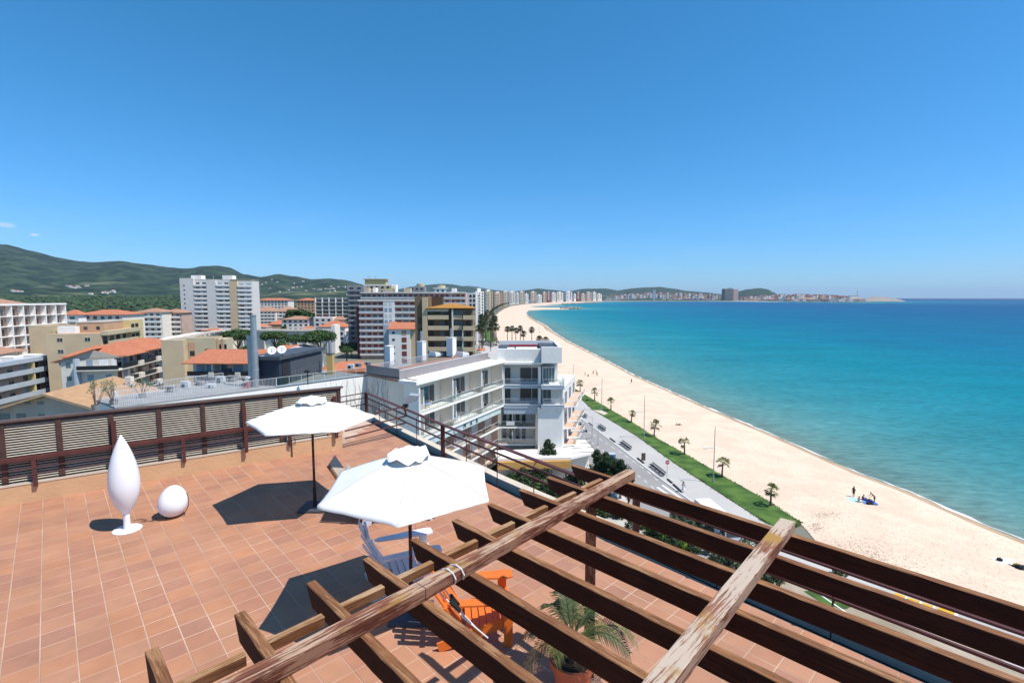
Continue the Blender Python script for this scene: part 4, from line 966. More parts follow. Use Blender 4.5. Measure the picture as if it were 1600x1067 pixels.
hot = thing('hotel', 'white beachfront hotel with stepped balconies beside our terrace', 'hotel', (A0.x, A0.y, 0))
E0 = Vector((-21.0, 71.0)); A2d = Vector((A0.x, A0.y)); C2d = Vector((C0.x, C0.y))
back = C2d+(E0-A2d)*1.0
ZR = 19.75
endn = (E0-A2d).normalized()
# main wing body behind the balconies
n1 = -H1.n*2.3
def pt2(v): return (v.x, v.y)
m = MB(); m.prism([pt2(A2d+n1+H1.u*.25), pt2(C2d+n1), pt2(back), pt2(E0+H1.u*.25)], 0, ZR-.02); m.build('wall', M['offwhite'], hot)
m = MB(); EN = FR(A2d, endn)     # end wall: from near corner to the back left, outward normal?
eu = (E0-A2d); EN = FR(E0, A2d-E0)   # u from back-left to near corner, outward = towards camera-left
LE = eu.length
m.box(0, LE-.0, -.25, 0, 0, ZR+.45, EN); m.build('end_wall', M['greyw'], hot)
# roof canopy slab
m = MB(); m.prism([pt2(A2d+H1.n*.35-H1.u*.9), pt2(C2d+H1.n*.35), pt2(C2d-H1.n*2.6), pt2(A2d-H1.n*2.6-H1.u*.9)], ZR+.0, ZR+.45); m.build('roof_canopy', M['white'], hot)
m = MB(); m.box(-.0, .32, -2.4, .02, 0, ZR-.002, H1); m.build('end_fin', M['white'], hot)
floors1 = [15.75, 12.25]; low = [8.15, 5.05, 1.95]
bays = [hit(H1, 708.5, 600)[0], hit(H1, 753.6, 600)[0], L1-.15]
for i, z in enumerate(floors1):
    m = MB(); m.box(.33, L1+.0, -2.28, .0, z-.32, z, H1); m.build('balcony_slab', M['white'], hot)
    glassrail(hot, H1, .34, L1, -.04, z, 1.05, False, 'glass', 2.0)
    b0 = .32
    for b in bays:
        m = MB(); m.box(b-.11, b+.11, -.25, -.08, z+.002, (z+3.5-.32 if i == 1 else ZR-.003), H1); m.build('column', M['white'], hot)
        m = MB(); m.box(b-.06, b+.06, -2.27, -.26, z+.002, (z+3.15 if i == 1 else ZR-.003), H1); m.build('divider', M['offwhite'], hot)
        wd = b-b0; zt = z+2.65
        win(hot, H1, b0+wd*.06, b0+wd*.20, z+.02, zt, -2.27, 'rail', 'glassbl', 0, 'door')
        win(hot, H1, b0+wd*.30, b0+wd*.80, z+.02, zt+.2, -2.27, 'rail', 'glassdk', 2, 'window')
        m = MB(); m.box(b0+wd*.24, b0+wd*.26, -2.2, -.9, z+.002, z+2.8, H1); m.build('divider', M['white'], hot)
        b0 = b
# balcony furniture
for (px, py, k) in ((693, 612, 0), (740, 600, 1), (790-55, 634, 2)):
    s, z = hit(H1, px, py, -1.2)
zb = floors1[0]
for j, (s, zz, c) in enumerate(((3.2, floors1[0], 'clblue'), (11.0, floors1[0], 'greydk'), (18.5, floors1[0], 'greydk'), (10.5, floors1[1], 'bluep'), (19.0, floors1[1], 'greydk'))):
    tb = thing('balcony_table', ['round table under a blue cloth on the top left hotel balcony', 'dark table on the middle bay of the top hotel balcony', 'dark table on the right bay of the top hotel balcony', 'table with a blue and white cloth on the second hotel balcony', 'dark table on the right bay of the second hotel balcony'][j], 'table', H1(s, -1.3, zz))
    m = MB(); m.lathe(H1(s, -1.3, zz), [(0, .74), (.55, .74), (.56, .71), (0, .70)], 14); m.build('table_top', M[c], tb)
    m = MB(); m.tube([H1(s, -1.3, zz+.01), H1(s, -1.3, zz+.7)], .04, 6); m.build('leg', M['blackm'], tb)
    for sg in (-1, 1):
        ch = thing('balcony_chair', ['white', 'dark', 'grey', 'white', 'dark'][j]+' chair '+('left' if sg < 0 else 'right')+' of the '+['blue clothed table on the top left hotel balcony', 'table in the middle bay of the top hotel balcony', 'table in the right bay of the top balcony', 'blue and white table on the second balcony', 'table in the right bay of the second balcony'][j], 'chair', H1(s+sg*.9, -1.3, zz))
        cm = M['whitep'] if j in (0, 3) else M['blackm']
        m = MB(); m.box(s+sg*.9-.22, s+sg*.9+.22, -1.52, -1.08, zz+.40, zz+.44, H1); m.build('seat', cm, ch)
        m = MB(); m.box(s+sg*1.14-.03, s+sg*1.14+.03, -1.52, -1.08, zz+.44, zz+.9, H1); m.build('backrest', cm, ch)
        for a in (-.2, .2):
            for b in (-1.5, -1.1): m = MB(); m.box(s+sg*.9+a-.02, s+sg*.9+a+.02, b-.02, b+.02, zz+.003, zz+.399, H1); m.build('leg', cm, ch)
# sign band under the second floor with letters
m = MB(); m.box(.33, L1-.8, -.45, -.22, floors1[1]-1.35, floors1[1]-.322, H1); bnd = m.build('sign_band', M['mintpanel'], hot)
M['letter'] = mat('dark_sign_letter', (.03, .045, .055), .5)
def letter(fr, ch, s, z, size, d, parent):
    cu = bpy.data.curves.new('letter', 'FONT'); cu.body = ch; cu.size = size; cu.extrude = .03; cu.align_x = 'CENTER'
    o = bpy.data.objects.new('letter', cu); col.objects.link(o); 
    p = fr(s, d, z); me_ = bpy.data.meshes.new_from_object(o); me_.materials.clear(); me_.materials.append(M['letter']); bpy.data.objects.remove(o); o = bpy.data.objects.new('letter', me_); col.objects.link(o); o.matrix_world = Matrix(((fr.u.x, 0, fr.n.x, 0), (fr.u.y, 0, fr.n.y, 0), (0, 1, 0, 0), (0, 0, 0, 1)))
    pl = wloc(parent); o.parent = parent; o.location = (p[0]-pl.x, p[1]-pl.y, p[2]-pl.z); LOC[o.name] = Vector(p); return o
for chh, px, py in (('L', 709.7, 677), ('M', 726, 668.4), ('A', 736, 664.4), ('R', 745, 660.5)):
    s, z = hit(H1, px, py, -.2); letter(H1, chh, s, floors1[1]-1.12, .95, -.17, bnd)
# lower recessed balconies with fins and terracotta floors
for i, z in enumerate(low):
    m = MB(); m.box(.33, L1+1.2, -4.6, -.9, z-.28, z-.004, H1); m.build('balcony_slab', M['white'], hot)
    m = MB(); m.box(.34, L1-.3, -2.28, -.95, z, z+.02, H1); m.build('tiled_floor', M['terrtile'], hot)
    glassrail(hot, H1, .34, L1-.1, -.93, z, 1.0, False, 'glass', 2.0)
    if i < 2 or True:
        for k in range(6):
            b = .4+(L1-.6)*k/5
            m = MB(); m.box(b-.08, b+.08, -2.28, -1.0, z+.021, z+(2.79 if i else 2.74), H1); m.build('divider', M['pinkish'], hot)
            if k < 5: win(hot, H1, b+.7, b+2.4, z+.03, z+2.3, -2.29, 'rail', 'glassdk', 1, 'window')
# frontal part, two top floors
X1 = DY(845, 600, 86).x-C0.x
for i, z in enumerate(floors1):
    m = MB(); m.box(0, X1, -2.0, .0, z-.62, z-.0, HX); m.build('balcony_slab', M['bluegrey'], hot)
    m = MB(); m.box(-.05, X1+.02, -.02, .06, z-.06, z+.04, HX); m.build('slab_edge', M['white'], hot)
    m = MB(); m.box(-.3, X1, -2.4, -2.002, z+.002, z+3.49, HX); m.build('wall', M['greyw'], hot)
    f = lambda px: DY(px, 600, 88).x-C0.x
    win(hot, HX, f(789), f(797.5), z+.02, z+2.75, -1.99, 'greydk', 'glassdk', 0, 'door')
    win(hot, HX, f(813), f(830), z+.35, z+2.75, -1.99, 'greydk', 'glassdk', 0)
    win(hot, HX, f(831.5), f(840), z+.35, z+2.75, -1.99, 'greydk', 'glassdk', 0)
    m = MB(); m.box(X1-.45, X1, -.35, -.03, z+.05, z+(2.86 if i else 3.2), HX); m.build('column', M['white'], hot)
    m = MB(); m.box(-.02, .14, -.2, -.03, z+.05, z+(2.86 if i else 3.2), HX); m.build('column', M['white'], hot)
    glassrail(hot, HX, .15, X1-.46, -.06, z+.04, 1.05, True)
m = MB(); m.box(-.1, X1+.3, -2.4, .35, ZR-.35, ZR+.02, HX); m.build('roof_canopy', M['white'], hot)
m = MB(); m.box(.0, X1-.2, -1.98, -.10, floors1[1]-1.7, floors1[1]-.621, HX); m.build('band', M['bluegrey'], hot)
# east corner balconies
xa, xb = DY(849, 600, 84).x-C0.x, DY(882, 600, 84).x-C0.x
for i, z in enumerate((15.95, 12.55)):
    m = MB(); m.box(X1+.003, xb, -2.2, 2.0, z-.65, z-.003, HX); m.build('balcony_slab', M['bluegrey'], hot)
    m = MB(); m.box(xa, xb+.04, -2.0, 2.04, z, z+.05, HX); m.build('slab_edge', M['white'], hot)
    glassrail(hot, HX, xa, xb, 1.95, z+.05, 1.1, i == 1)
    gr = FR((C0.x+xb, 84.0), (0, 1)); glassrail(hot, gr, .05, 3.9, -.02, z+.05, 1.1)
    win(hot, HX, xa+.1, xb-1.4+(.9 if i else 0), z+.06, z+2.7, -1.2, 'rail', 'glassbl', 3, 'glazed_bay')
    m = MB(); m.box(xa, xb-1.3+(.9 if i else 0), -2.9, -1.21, z+.05, z+2.84, HX); m.build('wall', M['white'], hot)
# penthouse walls
ztA = DY(800, 545.5, 86).z; zbA = DY(800, 562, 86).z; x0A = DY(777.5, 550, 86).x-C0.x; x1B = DY(878, 550, 84.5).x-C0.x
m = MB(); m.box(x0A, X1, -.9, -.10, ZR+.021, ztA, HX); m.build('parapet', M['white_rough'], hot)
zt2 = DY(860, 542.6, 84.5).z; zb2 = DY(860, 567.5, 84.5).z
m = MB(); m.box(X1+.003, x1B, .8, 1.5, zb2, zt2, HX); m.box(x1B-.5, x1B-.002, -11, .8, zb2, zt2-.01, HX); m.build('parapet', M['white_rough'], hot)
m = MB(); m.box(x0A, X1, -12, -.901, ZR-.3, ztA-.35, HX); m.box(X1+.003, x1B-.501, -11, .799, zb2+.1, zt2-.4, HX); m.build('roof', M['greydk'], hot)
m = MB(); m.box(x0A+.02, x1B-.02, -12.4, -12.001, ZR, zt2-.02, HX); m.build('back_parapet', M['white'], hot)
for (a, b, c, d, h_, mt, nm) in ((.8, 6.2, -9.5, -8.9, .28, 'redp', 'red_fabric_roll'), (.6, 1.9, -4.2, -2.4, .25, 'white', 'roof_hatch'), (2.2, 6.0, -5.0, -2.2, .22, 'white', 'skylight')):
    m = MB(); m.box(a, b, c, d, ztA-.349, ztA-.35+h_, HX); m.build(nm, M[mt], hot)
# blank tower
xt0 = DY(841, 640, 84).x-C0.x; xt1 = DY(879.5, 640, 84).x-C0.x
m = MB(); m.box(xt0, xt1, -9, 1.6, 0, 12.55-.652, HX); m.build('stair_tower', M['white'], hot)
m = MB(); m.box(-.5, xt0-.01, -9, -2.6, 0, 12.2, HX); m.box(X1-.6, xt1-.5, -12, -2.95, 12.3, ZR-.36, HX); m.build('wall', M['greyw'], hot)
m = MB(); m.box(xt0-.35, xt0-.003, -2.5, -.1, 2, floors1[1]-1.71, HX); m.build('fin', M['offwhite'], hot)
for i, z in enumerate((8.15, 5.05)):
    m = MB(); m.box(-.9, xt0-.36, -2.5, -.35, z-.26, z-.002, HX); m.build('balcony_slab', M['white'], hot)
    m = MB(); m.box(-.8, xt0-.37, -2.48, -.42, z, z+.02, HX); m.build('tiled_floor', M['terrtile'], hot)
    glassrail(hot, HX, -.6, xt0-.37, -.40, z, 1.0)
    m = MB(); m.box(1.45, 1.6, -2.5, -.5, z+.021, z+2.3, HX); m.build('divider', M['offwhite'], hot)
    for a in (-.3, .9, 2.1, 3.2): win(hot, HX, a, a+.8, z+.03, z+2.25, -2.58, 'rail', 'glassdk', 0, 'door')
cl = thing('towel', 'white towels drying on the upper of the two lower hotel balconies', 'towel', HX(1.0, -.37, 8.6))
m = MB(); m.box(.45, 1.9, -.37, -.34, 8.45, 9.17, HX); m.build('cloth', M['clwhite'], cl)
# eastern stepped balconies towards the sea
ED = FR((C0.x+xt1, 84.6), (4, 15))
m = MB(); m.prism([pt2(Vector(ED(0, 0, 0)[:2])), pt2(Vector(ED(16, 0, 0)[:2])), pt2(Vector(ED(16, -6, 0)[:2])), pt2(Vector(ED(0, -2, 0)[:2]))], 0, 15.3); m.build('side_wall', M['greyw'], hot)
for z in (12.0, 8.15, 5.05):
    for k in range(3):
        s0 = 1.0+5.0*k; m = MB(); m.prism([(s0, .01), (s0+4.3, .01), (s0+4.3, 2.1), (s0+1.2, 2.1)], z-.22, z-.002, ED); m.build('balcony_slab', M['white'], hot)
        m = MB(); m.prism([(s0+.1, .02), (s0+4.2, .02), (s0+4.2, 2.0), (s0+1.25, 2.0)], z, z+.02, ED); m.build('tiled_floor', M['terrtile'], hot)
        glassrail(hot, ED, s0+1.2, s0+4.3, 2.06, z, 1.0)
        win(hot, ED, s0+1.4, s0+3.6, z+.02, z+2.3, .005, 'rail', 'glassdk', 1)
# podium
m = MB(); pod = [(-2.5, 79.5), (9.8, 80.2), (14.5, 84), (14.5, 97), (xt1+C0.x+4.3, 101), (xt1+C0.x+.02, 85.2), (-3, 83.98)]
m.prism([(-2.5, 79.5), (9.8, 80.2), (14.3, 83.3), (13.6, 91), (C0.x+xt1+2.3, 91), (C0.x+xt1+.02, 85.2), (-3, 83.98)], 4.25, 4.65); m.build('podium_roof', M['white'], hot)
m = MB(); m.prism([(-2.4, 79.1), (9.7, 79.8), (9.7, 80.15), (-2.45, 79.45)], 2.9, 4.2); m.build('fascia', M['awn'], hot)
m = MB(); m.prism([(-2.2, 81), (9, 81.6), (13.5, 85), (13, 90), (9, 90), (-2.6, 83.9)], 0, 3.44); m.build('podium_wall', M['offwhite'], hot)
for k in range(4):
    m = MB(); y_ = 82.5+2.6*k; m.beam((10.2+.25*k, y_, 4.70), (14.4, y_+.6, 4.70), .12, .07); m.build('awning_bar', M['greydk'], hot)
# roof deck with smoked glass parapet
dk = [pt2(A2d-H1.n*2.9), pt2(C2d-H1.n*2.9-H1.u*2.5), pt2(back-H1.u*.5), pt2(E0)]
m = MB(); m.prism(dk, ZR-.0, ZR+.30); m.build('roof_deck', M['deck'], hot)
M['smoke'] = mat('smoked_grey_parapet', (.27, .245, .25), .35, (.23, .21, .215), .4)
m = MB(); m.box(-.6, L1-.8, -2.75, -2.62, ZR+.451, ZR+1.65, H1); m.build('glass_parapet', M['smoke'], hot)
m = MB(); m.box(-.6, L1-.8, -2.78, -2.59, ZR+1.651, ZR+1.72, H1); m.build('handrail', M['rail'], hot)
m = MB(); m.box(.1, LE-2.95, .0, .12, ZR+.451, ZR+1.65, EN); m.build('glass_parapet', M['smoke'], hot)
m = MB(); m.box(-.1, LE-.6, -.3, .16, ZR+.40, ZR+.47, EN); m.build('coping', M['greydk'], hot)
BK = FR(E0, H1.u)
for (a, b) in ((1.2, 7.2), (8.4, 15.2)):
    glassrail(hot, BK, a, b, -.2, ZR+.30, 1.15, True)
chs = [((609, 572), 81, 541, 1.05, 0), ((659, 561.5), 86.5, 534, 1.15, 517.5), ((705.5, 553.6), 93, 528, 1.35, 513)]
for k, ((px, py), Y, yt, w_, pipe) in enumerate(chs):
    p = DY(px, py, Y); zt = DY(px, yt, Y).z; c = thing('chimney', ['plain white rendered chimney nearest on the hotel roof deck', 'white chimney with a steel flue in the middle of the hotel roof deck', 'wide white chimney with a steel flue farthest on the hotel roof deck'][k], 'chimney', (p.x, p.y, ZR+.3))
    fr = FR((p.x, p.y), H1.u); m = MB(); m.box(-w_/2, w_/2, -w_/2, w_/2, ZR+.302, zt, fr); m.build('stack', M['white'], c)
    m = MB(); m.box(-w_/2-.06, w_/2+.06, -w_/2-.06, w_/2+.06, zt+.002, zt+.1, fr); m.build('cap', M['white'], c)
    if pipe: m = MB(); m.tube([(p.x, p.y, zt+.101), (p.x, p.y, DY(px, pipe, Y).z)], .25, 12); m.build('flue', M['steel'], c)
for k, (px, py, lb) in enumerate(((680, 556, 'white day bed with cushions by the middle chimney on the roof deck'), (722, 556, 'white day bed farther along the hotel roof deck by the parapet'))):
    p = P(px, py, ZR+.3); c = thing('day_bed', lb, 'day bed', tuple(p)); fr = FR((p.x, p.y), H1.u)
    m = MB(); m.box(-1.1, 1.1, -.9, .9, ZR+.302, ZR+.75, fr); m.build('frame', M['whitep'], c)
    m = MB(); m.box(-1.0, 1.0, -.8, .8, ZR+.751, ZR+.92, fr); m.build('mattress', M['clwhite'], c)
    m = MB(); m.box(-1.0, -.5, -.7, .7, ZR+.921, ZR+1.15, fr); m.build('cushion', M['clwhite'], c)
p = P(752, 548, ZR+.3); c = thing('beach_float', 'orange inflatable lying on the hotel roof deck', 'inflatable', tuple(p))
m = MB(); m.lathe((p.x, p.y, ZR+.35), [(.3, .1), (.5, .35), (.75, .35), (.9, .15), (.75, 0), (.4, 0), (.3, .1)], 14); m.build('ring', M['orangep'], c)
fr = FR(P(764, 548, ZR+.3)[:2], H1.u)
c = thing('sun_shade', 'black slatted shade frame at the far end of the hotel roof deck', 'pergola', fr(0, 0, ZR))
m = MB()
for k in range(6):
    m = MB(); m.beam(fr(-1.5+.7*k, -1.8, ZR+2.3), fr(-1.5+.7*k, 1.2, ZR+1.3), .12, .1); m.build('slat', M['blackm'], c)
for k in (-1.5, 2.0):
    m = MB(); m.beam(fr(k, 1.2, ZR+.31), fr(k, 1.2, ZR+1.25), .1, .1); m.build('post', M['blackm'], c)
# climbing bare vines
vm = mat('bare_vine', (.07, .055, .045), .9)
def vines(name, label, fr, s0, s1, z0, z1, n, d, seed):
    rnd = random.Random(seed); m = MB()
    for _ in range(n):
        s = rnd.uniform(s0, s1); z = z0; pts = []; ln = rnd.uniform(.5, 1)*(z1-z0); dr = rnd.uniform(-.25, .25); r0 = rnd.uniform(.010, .028)
        while z < z0+ln and len(pts) < 40: pts.append(fr(s, d+rnd.uniform(0, .04), z)); z += .45; s += dr*.4+rnd.uniform(-.16, .16)
        if len(pts) > 2: m.tube(pts, [r0*(1-.6*i/len(pts)) for i in range(len(pts))], 4, cap=False)
    return tag(m.build(name, vm), label, 'climbing plant')
vines('climbing_plant', 'bare grey vine climbing the shaded end wall of the white hotel', EN, .2, LE*.62, 9, ZR+1.2, 60, .01, 1)

# left wing of the hotel: roof terrace behind the slatted fence
wing = thing('roof_wing', 'hotel wing with a railed roof walkway and plant rooms behind the slatted fence', 'building', (-30, 62, 0))
WP = [(-21.1, 71.2), (-29.5, 61.5), (-40.5, 49.8), (-45.5, 53.5), (-38.5, 65.5), (-29, 76)]
m = MB(); m.prism(WP, 0, ZR-.1); m.build('wall', M['white'], wing)
m = MB(); m.prism(WP, ZR-.098, ZR+.1); m.build('roof', M['grey'], wing)
LW = FR(WP[2], (WP[1][0]-WP[2][0], WP[1][1]-WP[2][1])); LLW = (Vector(WP[1])-Vector(WP[2])).length
LW2 = FR(WP[1], (WP[0][0]-WP[1][0], WP[0][1]-WP[1][1])); LLW2 = (Vector(WP[0])-Vector(WP[1])).length
glassrail(wing, LW, 0, LLW, -.1, ZR+.1, 1.15, True); glassrail(wing, LW2, 0, LLW2, -.1, ZR+.1, 1.15, False, 'glass', 1.5)
m = MB(); m.box(0, LLW2, -.4, .08, ZR+.101, ZR+.2, LW2); m.build('coping', M['bluegrey'], wing)
BW = FR(WP[3], (WP[4][0]-WP[3][0], WP[4][1]-WP[3][1])); glassrail(wing, BW, 0, (Vector(WP[4])-Vector(WP[3])).length, 0, ZR+.1, 1.2, True)
LWm = FR((WP[2][0]-2.4, WP[2][1]+1.9), (WP[1][0]-WP[2][0], WP[1][1]-WP[2][1])); glassrail(wing, LWm, 1, LLW-1.5, 0, ZR+.1, 1.2, True)
vines('climbing_plant', 'bare dark vine on the sunlit white wall left of the hotel corner', LW2, 6.5, LLW2-.1, 9, ZR+.6, 46, .01, 5)
# plant room
pr0 = P(437, 603, ZR+.1); pr1 = P(503, 582, ZR+.1)
PF = FR((pr0.x, pr0.y), (pr1.x-pr0.x, pr1.y-pr0.y)); PL = (pr1-pr0).length; zP = DY(440, 556, pr0.y).z
pb_ = thing('plant_room', 'dark grey metal clad plant room with satellite dishes on the wing roof', 'plant room', (pr0.x, pr0.y, ZR+.1))
pd = (DY(411, 580, pr0.y+2.2).x-pr0.x)
m = MB(); m.box(0, PL, -3.4, 0, ZR+.102, zP-.5, PF); m.build('wall', M['navy'], pb_)
m = MB(); m.box(-.35, PL+.5, -3.7, .35, zP-.5, zP-.06, PF); m.build('roof_edge', M['greydk'], pb_)
m = MB(); m.box(.75, 2.2, .003, .05, ZR+.11, zP-.55, PF); m.build('door', M['dark'], pb_)
m = MB(); m.box(2.6, PL-.05, .003, .06, ZR+.11, zP-1.05, PF); cp = m.build('perforated_panel', M['greydk'], pb_)
m = MB()
for i in range(11):
    for j in range(3):
        s = 3.0+(PL-3.5)*i/10; z = ZR+.45+.5*j; m.box(s-.05, s+.05, .061, .075, z-.04, z+.04, PF)
m.build('holes', M['steel'], cp)
for k, (px, py) in enumerate(((424.5, 548), (440, 546.5))):
    p = DY(px, py, pr0.y+.5); c = thing('satellite_dish', ['left white satellite dish on the dark plant room roof', 'right white satellite dish on the dark plant room roof'][k], 'satellite dish', (p.x, p.y, zP))
    ax_ = Vector((.35, -.85, .4)).to_track_quat('Z', 'Y').to_matrix()
    m = MB(); m.lathe(p, [(.0, -.12), (.2, -.10), (.4, -.04), (.55, .04), (.56, .05), (.4, -.02), (.2, -.07), (0, -.09)], 18, ax_); m.build('dish', M['whitep'], c, smooth=True)
    m = MB(); m.tube([p, p+Vector((.05, .1, -.4)), (p.x+.05, p.y+.1, zP-.05)], .04, 6); m.tube([p, p+ax_ @ Vector((0, .1, .5))], .015, 5); m.build('mount', M['blackm'], c)
def pxthing(name, label, cat, px, py, Y): p = DY(px, py, Y); return thing(name, label, cat, tuple(p)), p
st = DY(400, 600, 61.5)
c = thing('flue_stack', 'tall galvanised steel flue rising from the wing roof', 'chimney', (st.x, st.y, ZR+.1)); zt = DY(400, 492, 61.5).z
m = MB(); m.tube([(st.x, st.y, ZR+.1), (st.x, st.y, (ZR+zt)/2)], .40, 18); m.build('lower_pipe', M['steel'], c, smooth=False)
m = MB(); m.tube([(st.x, st.y, (ZR+zt)/2+.003), (st.x, st.y, zt)], .36, 18); m.build('upper_pipe', M['steel'], c)
for z in (ZR+2.2, (ZR+zt)/2-.05, zt-.1): m = MB(); m.tube([(st.x, st.y, z), (st.x, st.y, z+.1)], .43, 18); m.build('collar', M['steelpaint'], c)
m = MB(); a, b = DY(386, 560, 61.5), DY(394, 560, 61.5); m.box(a.x, b.x, 61.6, 62.1, ZR+.1, DY(390, 524, 61.5).z); m.build('duct', M['steel'], c)
m = MB(); a, b = DY(407, 560, 62.5), DY(411.5, 560, 62.5); m.box(a.x, b.x, 62.4, 62.9, ZR+.1, DY(390, 556, 62.5).z); m.build('side_duct', M['rail'], c)
for k in range(7): m = MB(); z = ZR+.8+k*.8; m.beam((st.x-.85, 61.9, z), (st.x-.4, 61.7, z), .04, .04); m.build('bracket', M['steelpaint'], c)
c, p = pxthing('chimney', 'ochre rendered chimney with a steel pipe right of the plant room', 'chimney', 517, 583, 72)
zt = DY(517, 553, 72).z; m = MB(); m.box(p.x-.42, p.x+.42, p.y-.4, p.y+.4, ZR+.1, zt, XYZ); m.build('stack', M['ochre'], c)
m = MB(); m.tube([(p.x, p.y, zt), (p.x, p.y, DY(517, 532, 72).z)], .17, 10); m.build('flue', M['steel'], c)
m = MB(); m.box(p.x-.47, p.x+.47, p.y-.45, p.y+.45, zt+.002, zt+.1); m.build('cap', M['greydk'], c)
# red and white exercise machines beside the flue
for k, (px, py) in enumerate(((384, 606), (394, 604), (408, 600))):
    q = P(px, py, ZR+.1); c = thing('exercise_bike', ['red exercise bike leftmost of the three on the wing roof', 'red exercise bike in the middle of the three on the wing roof', 'red exercise bike nearest the steel flue on the wing roof'][k], 'exercise bike', tuple(q))
    m = MB(); m.beam(q+Vector((-.5, 0, .05)), q+Vector((.5, 0, .05)), .1, .08); m.beam(q+Vector((-.3, 0, .05)), q+Vector((.25, 0, .75)), .1, .1); m.build('frame', M['redp'], c)
    m = MB(); m.tube([q+Vector((.3, -.06, .4)), q+Vector((.3, .06, .4))], .3, 14); m.build('flywheel', M['redp'], c)
    m = MB(); m.box(q.x-.4, q.x-.05, q.y-.1, q.y+.1, q.z+.95, q.z+1.05); m.tube([q+Vector((-.2, 0, .2)), q+Vector((-.22, 0, .95))], .03, 6); m.build('saddle', M['clblack'], c)
    m = MB(); m.box(q.x+.1, q.x+.5, q.y-.25, q.y+.25, q.z+1.15, q.z+1.4); m.build('console', M['clwhite'], c)
c, p = pxthing('spotlight', 'black spotlight on a post on the wing roof before the plant room', 'spotlight', 481, 598, 63)
m = MB(); m.tube([(p.x, p.y, ZR+.1), (p.x, p.y, ZR+1.7)], .06, 7); m.build('post', M['blackm'], c)
m = MB(); m.box(p.x-.35, p.x+.25, p.y-.15, p.y+.15, ZR+1.7, ZR+1.95); m.build('head', M['blackm'], c)
# curved blue and white slide element behind the dishes
c, p = pxthing('roof_canopy_shelter', 'curved blue and white canopy behind the satellite dishes', 'canopy', 466, 545, 74)
m = MB(); fr = FR((p.x, p.y), (1, .3)); k0 = 0
for i in range(11):
    a = math.pi*i/10; s = -2.2+4.4*i/10
    z = p.z-1.2+1.5*math.sin(a*.7+.5); m.v += [fr(s, -.8, z), fr(s, .8, z), fr(s, .8, z-.15), fr(s, -.8, z-.15)]
for i in range(10):
    for j in range(4): m.f.append([i*4+j, i*4+(j+1) % 4, (i+1)*4+(j+1) % 4, (i+1)*4+j])
m.build('shell', M['whitep'], c)
m = MB(); m.box(.3, 2.6, .81, .9, p.z-2.4, p.z-.3, fr); m.build('side_panel', M['cyanp'], c)
# ================================================================== TOWN
def VP(px): v = Vector(((px-800)/F, 1)); return v.normalized()
def facade(root, fr, s0, s1, z0, nfl, fh, bay, kind='win', wm='glassdk', fm='rail', indiv=True, slab='white', pm=None, depth=1.1, ww=.5, wh=1.5, parh=.95, sill=.85, shut=None, skip=0, rnd=None):
    nb = max(1, round((s1-s0)/bay)); bw = (s1-s0)/nb
    acc = MB(); accf = MB(); accs = MB(); rn = random.Random(int(abs(s0*7+z0*3+nb+fr.o.x)))
    if kind == 'grid':
        for k in range(nb+1):
            x = s0+bw*k; m = MB(); m.box(x-.16, x+.16, 0, depth, z0, z0+nfl*fh+.5, fr); m.build('column', M[slab], root)
    for i in range(nfl):
        z = z0+i*fh
        if kind in ('balc', 'grid', 'bands', 'rail'):
            o = MB()
            if kind == 'grid': o.box(s0+.17, s1-.17, .003, depth-.03, z-.12, z+.10, fr)
            elif kind == 'rail': o.box(s0, s1, .003, depth, z-.18, z, fr)
            elif kind == 'balc': o.box(s0, s1, .003, depth, z-.18, z, fr); o.box(s0, s1, depth-.12, depth, z+.001, z+parh, fr)
            else: o.box(s0, s1, .003, depth, z-.18, z+.02, fr); o.box(s0, s1, depth+.001, depth+.13, z-.25, z+parh, fr)
            if i >= skip: bo_ = o.build('balcony', M[slab], root)
            if kind == 'rail' and i >= skip:
                o = MB(); o.box(s0, s1, depth-.06, depth-.02, z+.85, z+.92, fr); o.box(s0+.02, s1-.02, depth-.045, depth-.035, z+.1, z+.84, fr); o.build('railing', M[pm or 'blackm'], bo_)
        for k in range(nb):
            c = s0+bw*(k+.5); w_ = bw*ww/2; za = z+(.05 if kind != 'win' else sill); zb = za+(2.15 if kind != 'win' else wh)
            c += (rn.random()-.5)*bw*.08 if kind != 'win' else 0
            useshut = shut and rn.random() < .55
            if indiv:
                m = MB(); m.box(c-w_, c+w_, .002, .05, za, zb, fr); wd = m.build('window', M[fm], root)
                m = MB(); m.box(c-w_+.07, c-.03, .051, .062, za+.07, zb-.07, fr); m.box(c+.03, c+w_-.07, .051, .062, za+.07, zb-.07, fr); m.build('pane', M[shut if useshut else wm], wd)
            else:
                (accs if useshut else acc).box(c-w_, c+w_, .004, .03, za, zb, fr)
    if acc.v: acc.build('windows', M[wm], root, kind='stuff')
    if accs.v: accs.build('shutters', M[shut], root, kind='stuff')
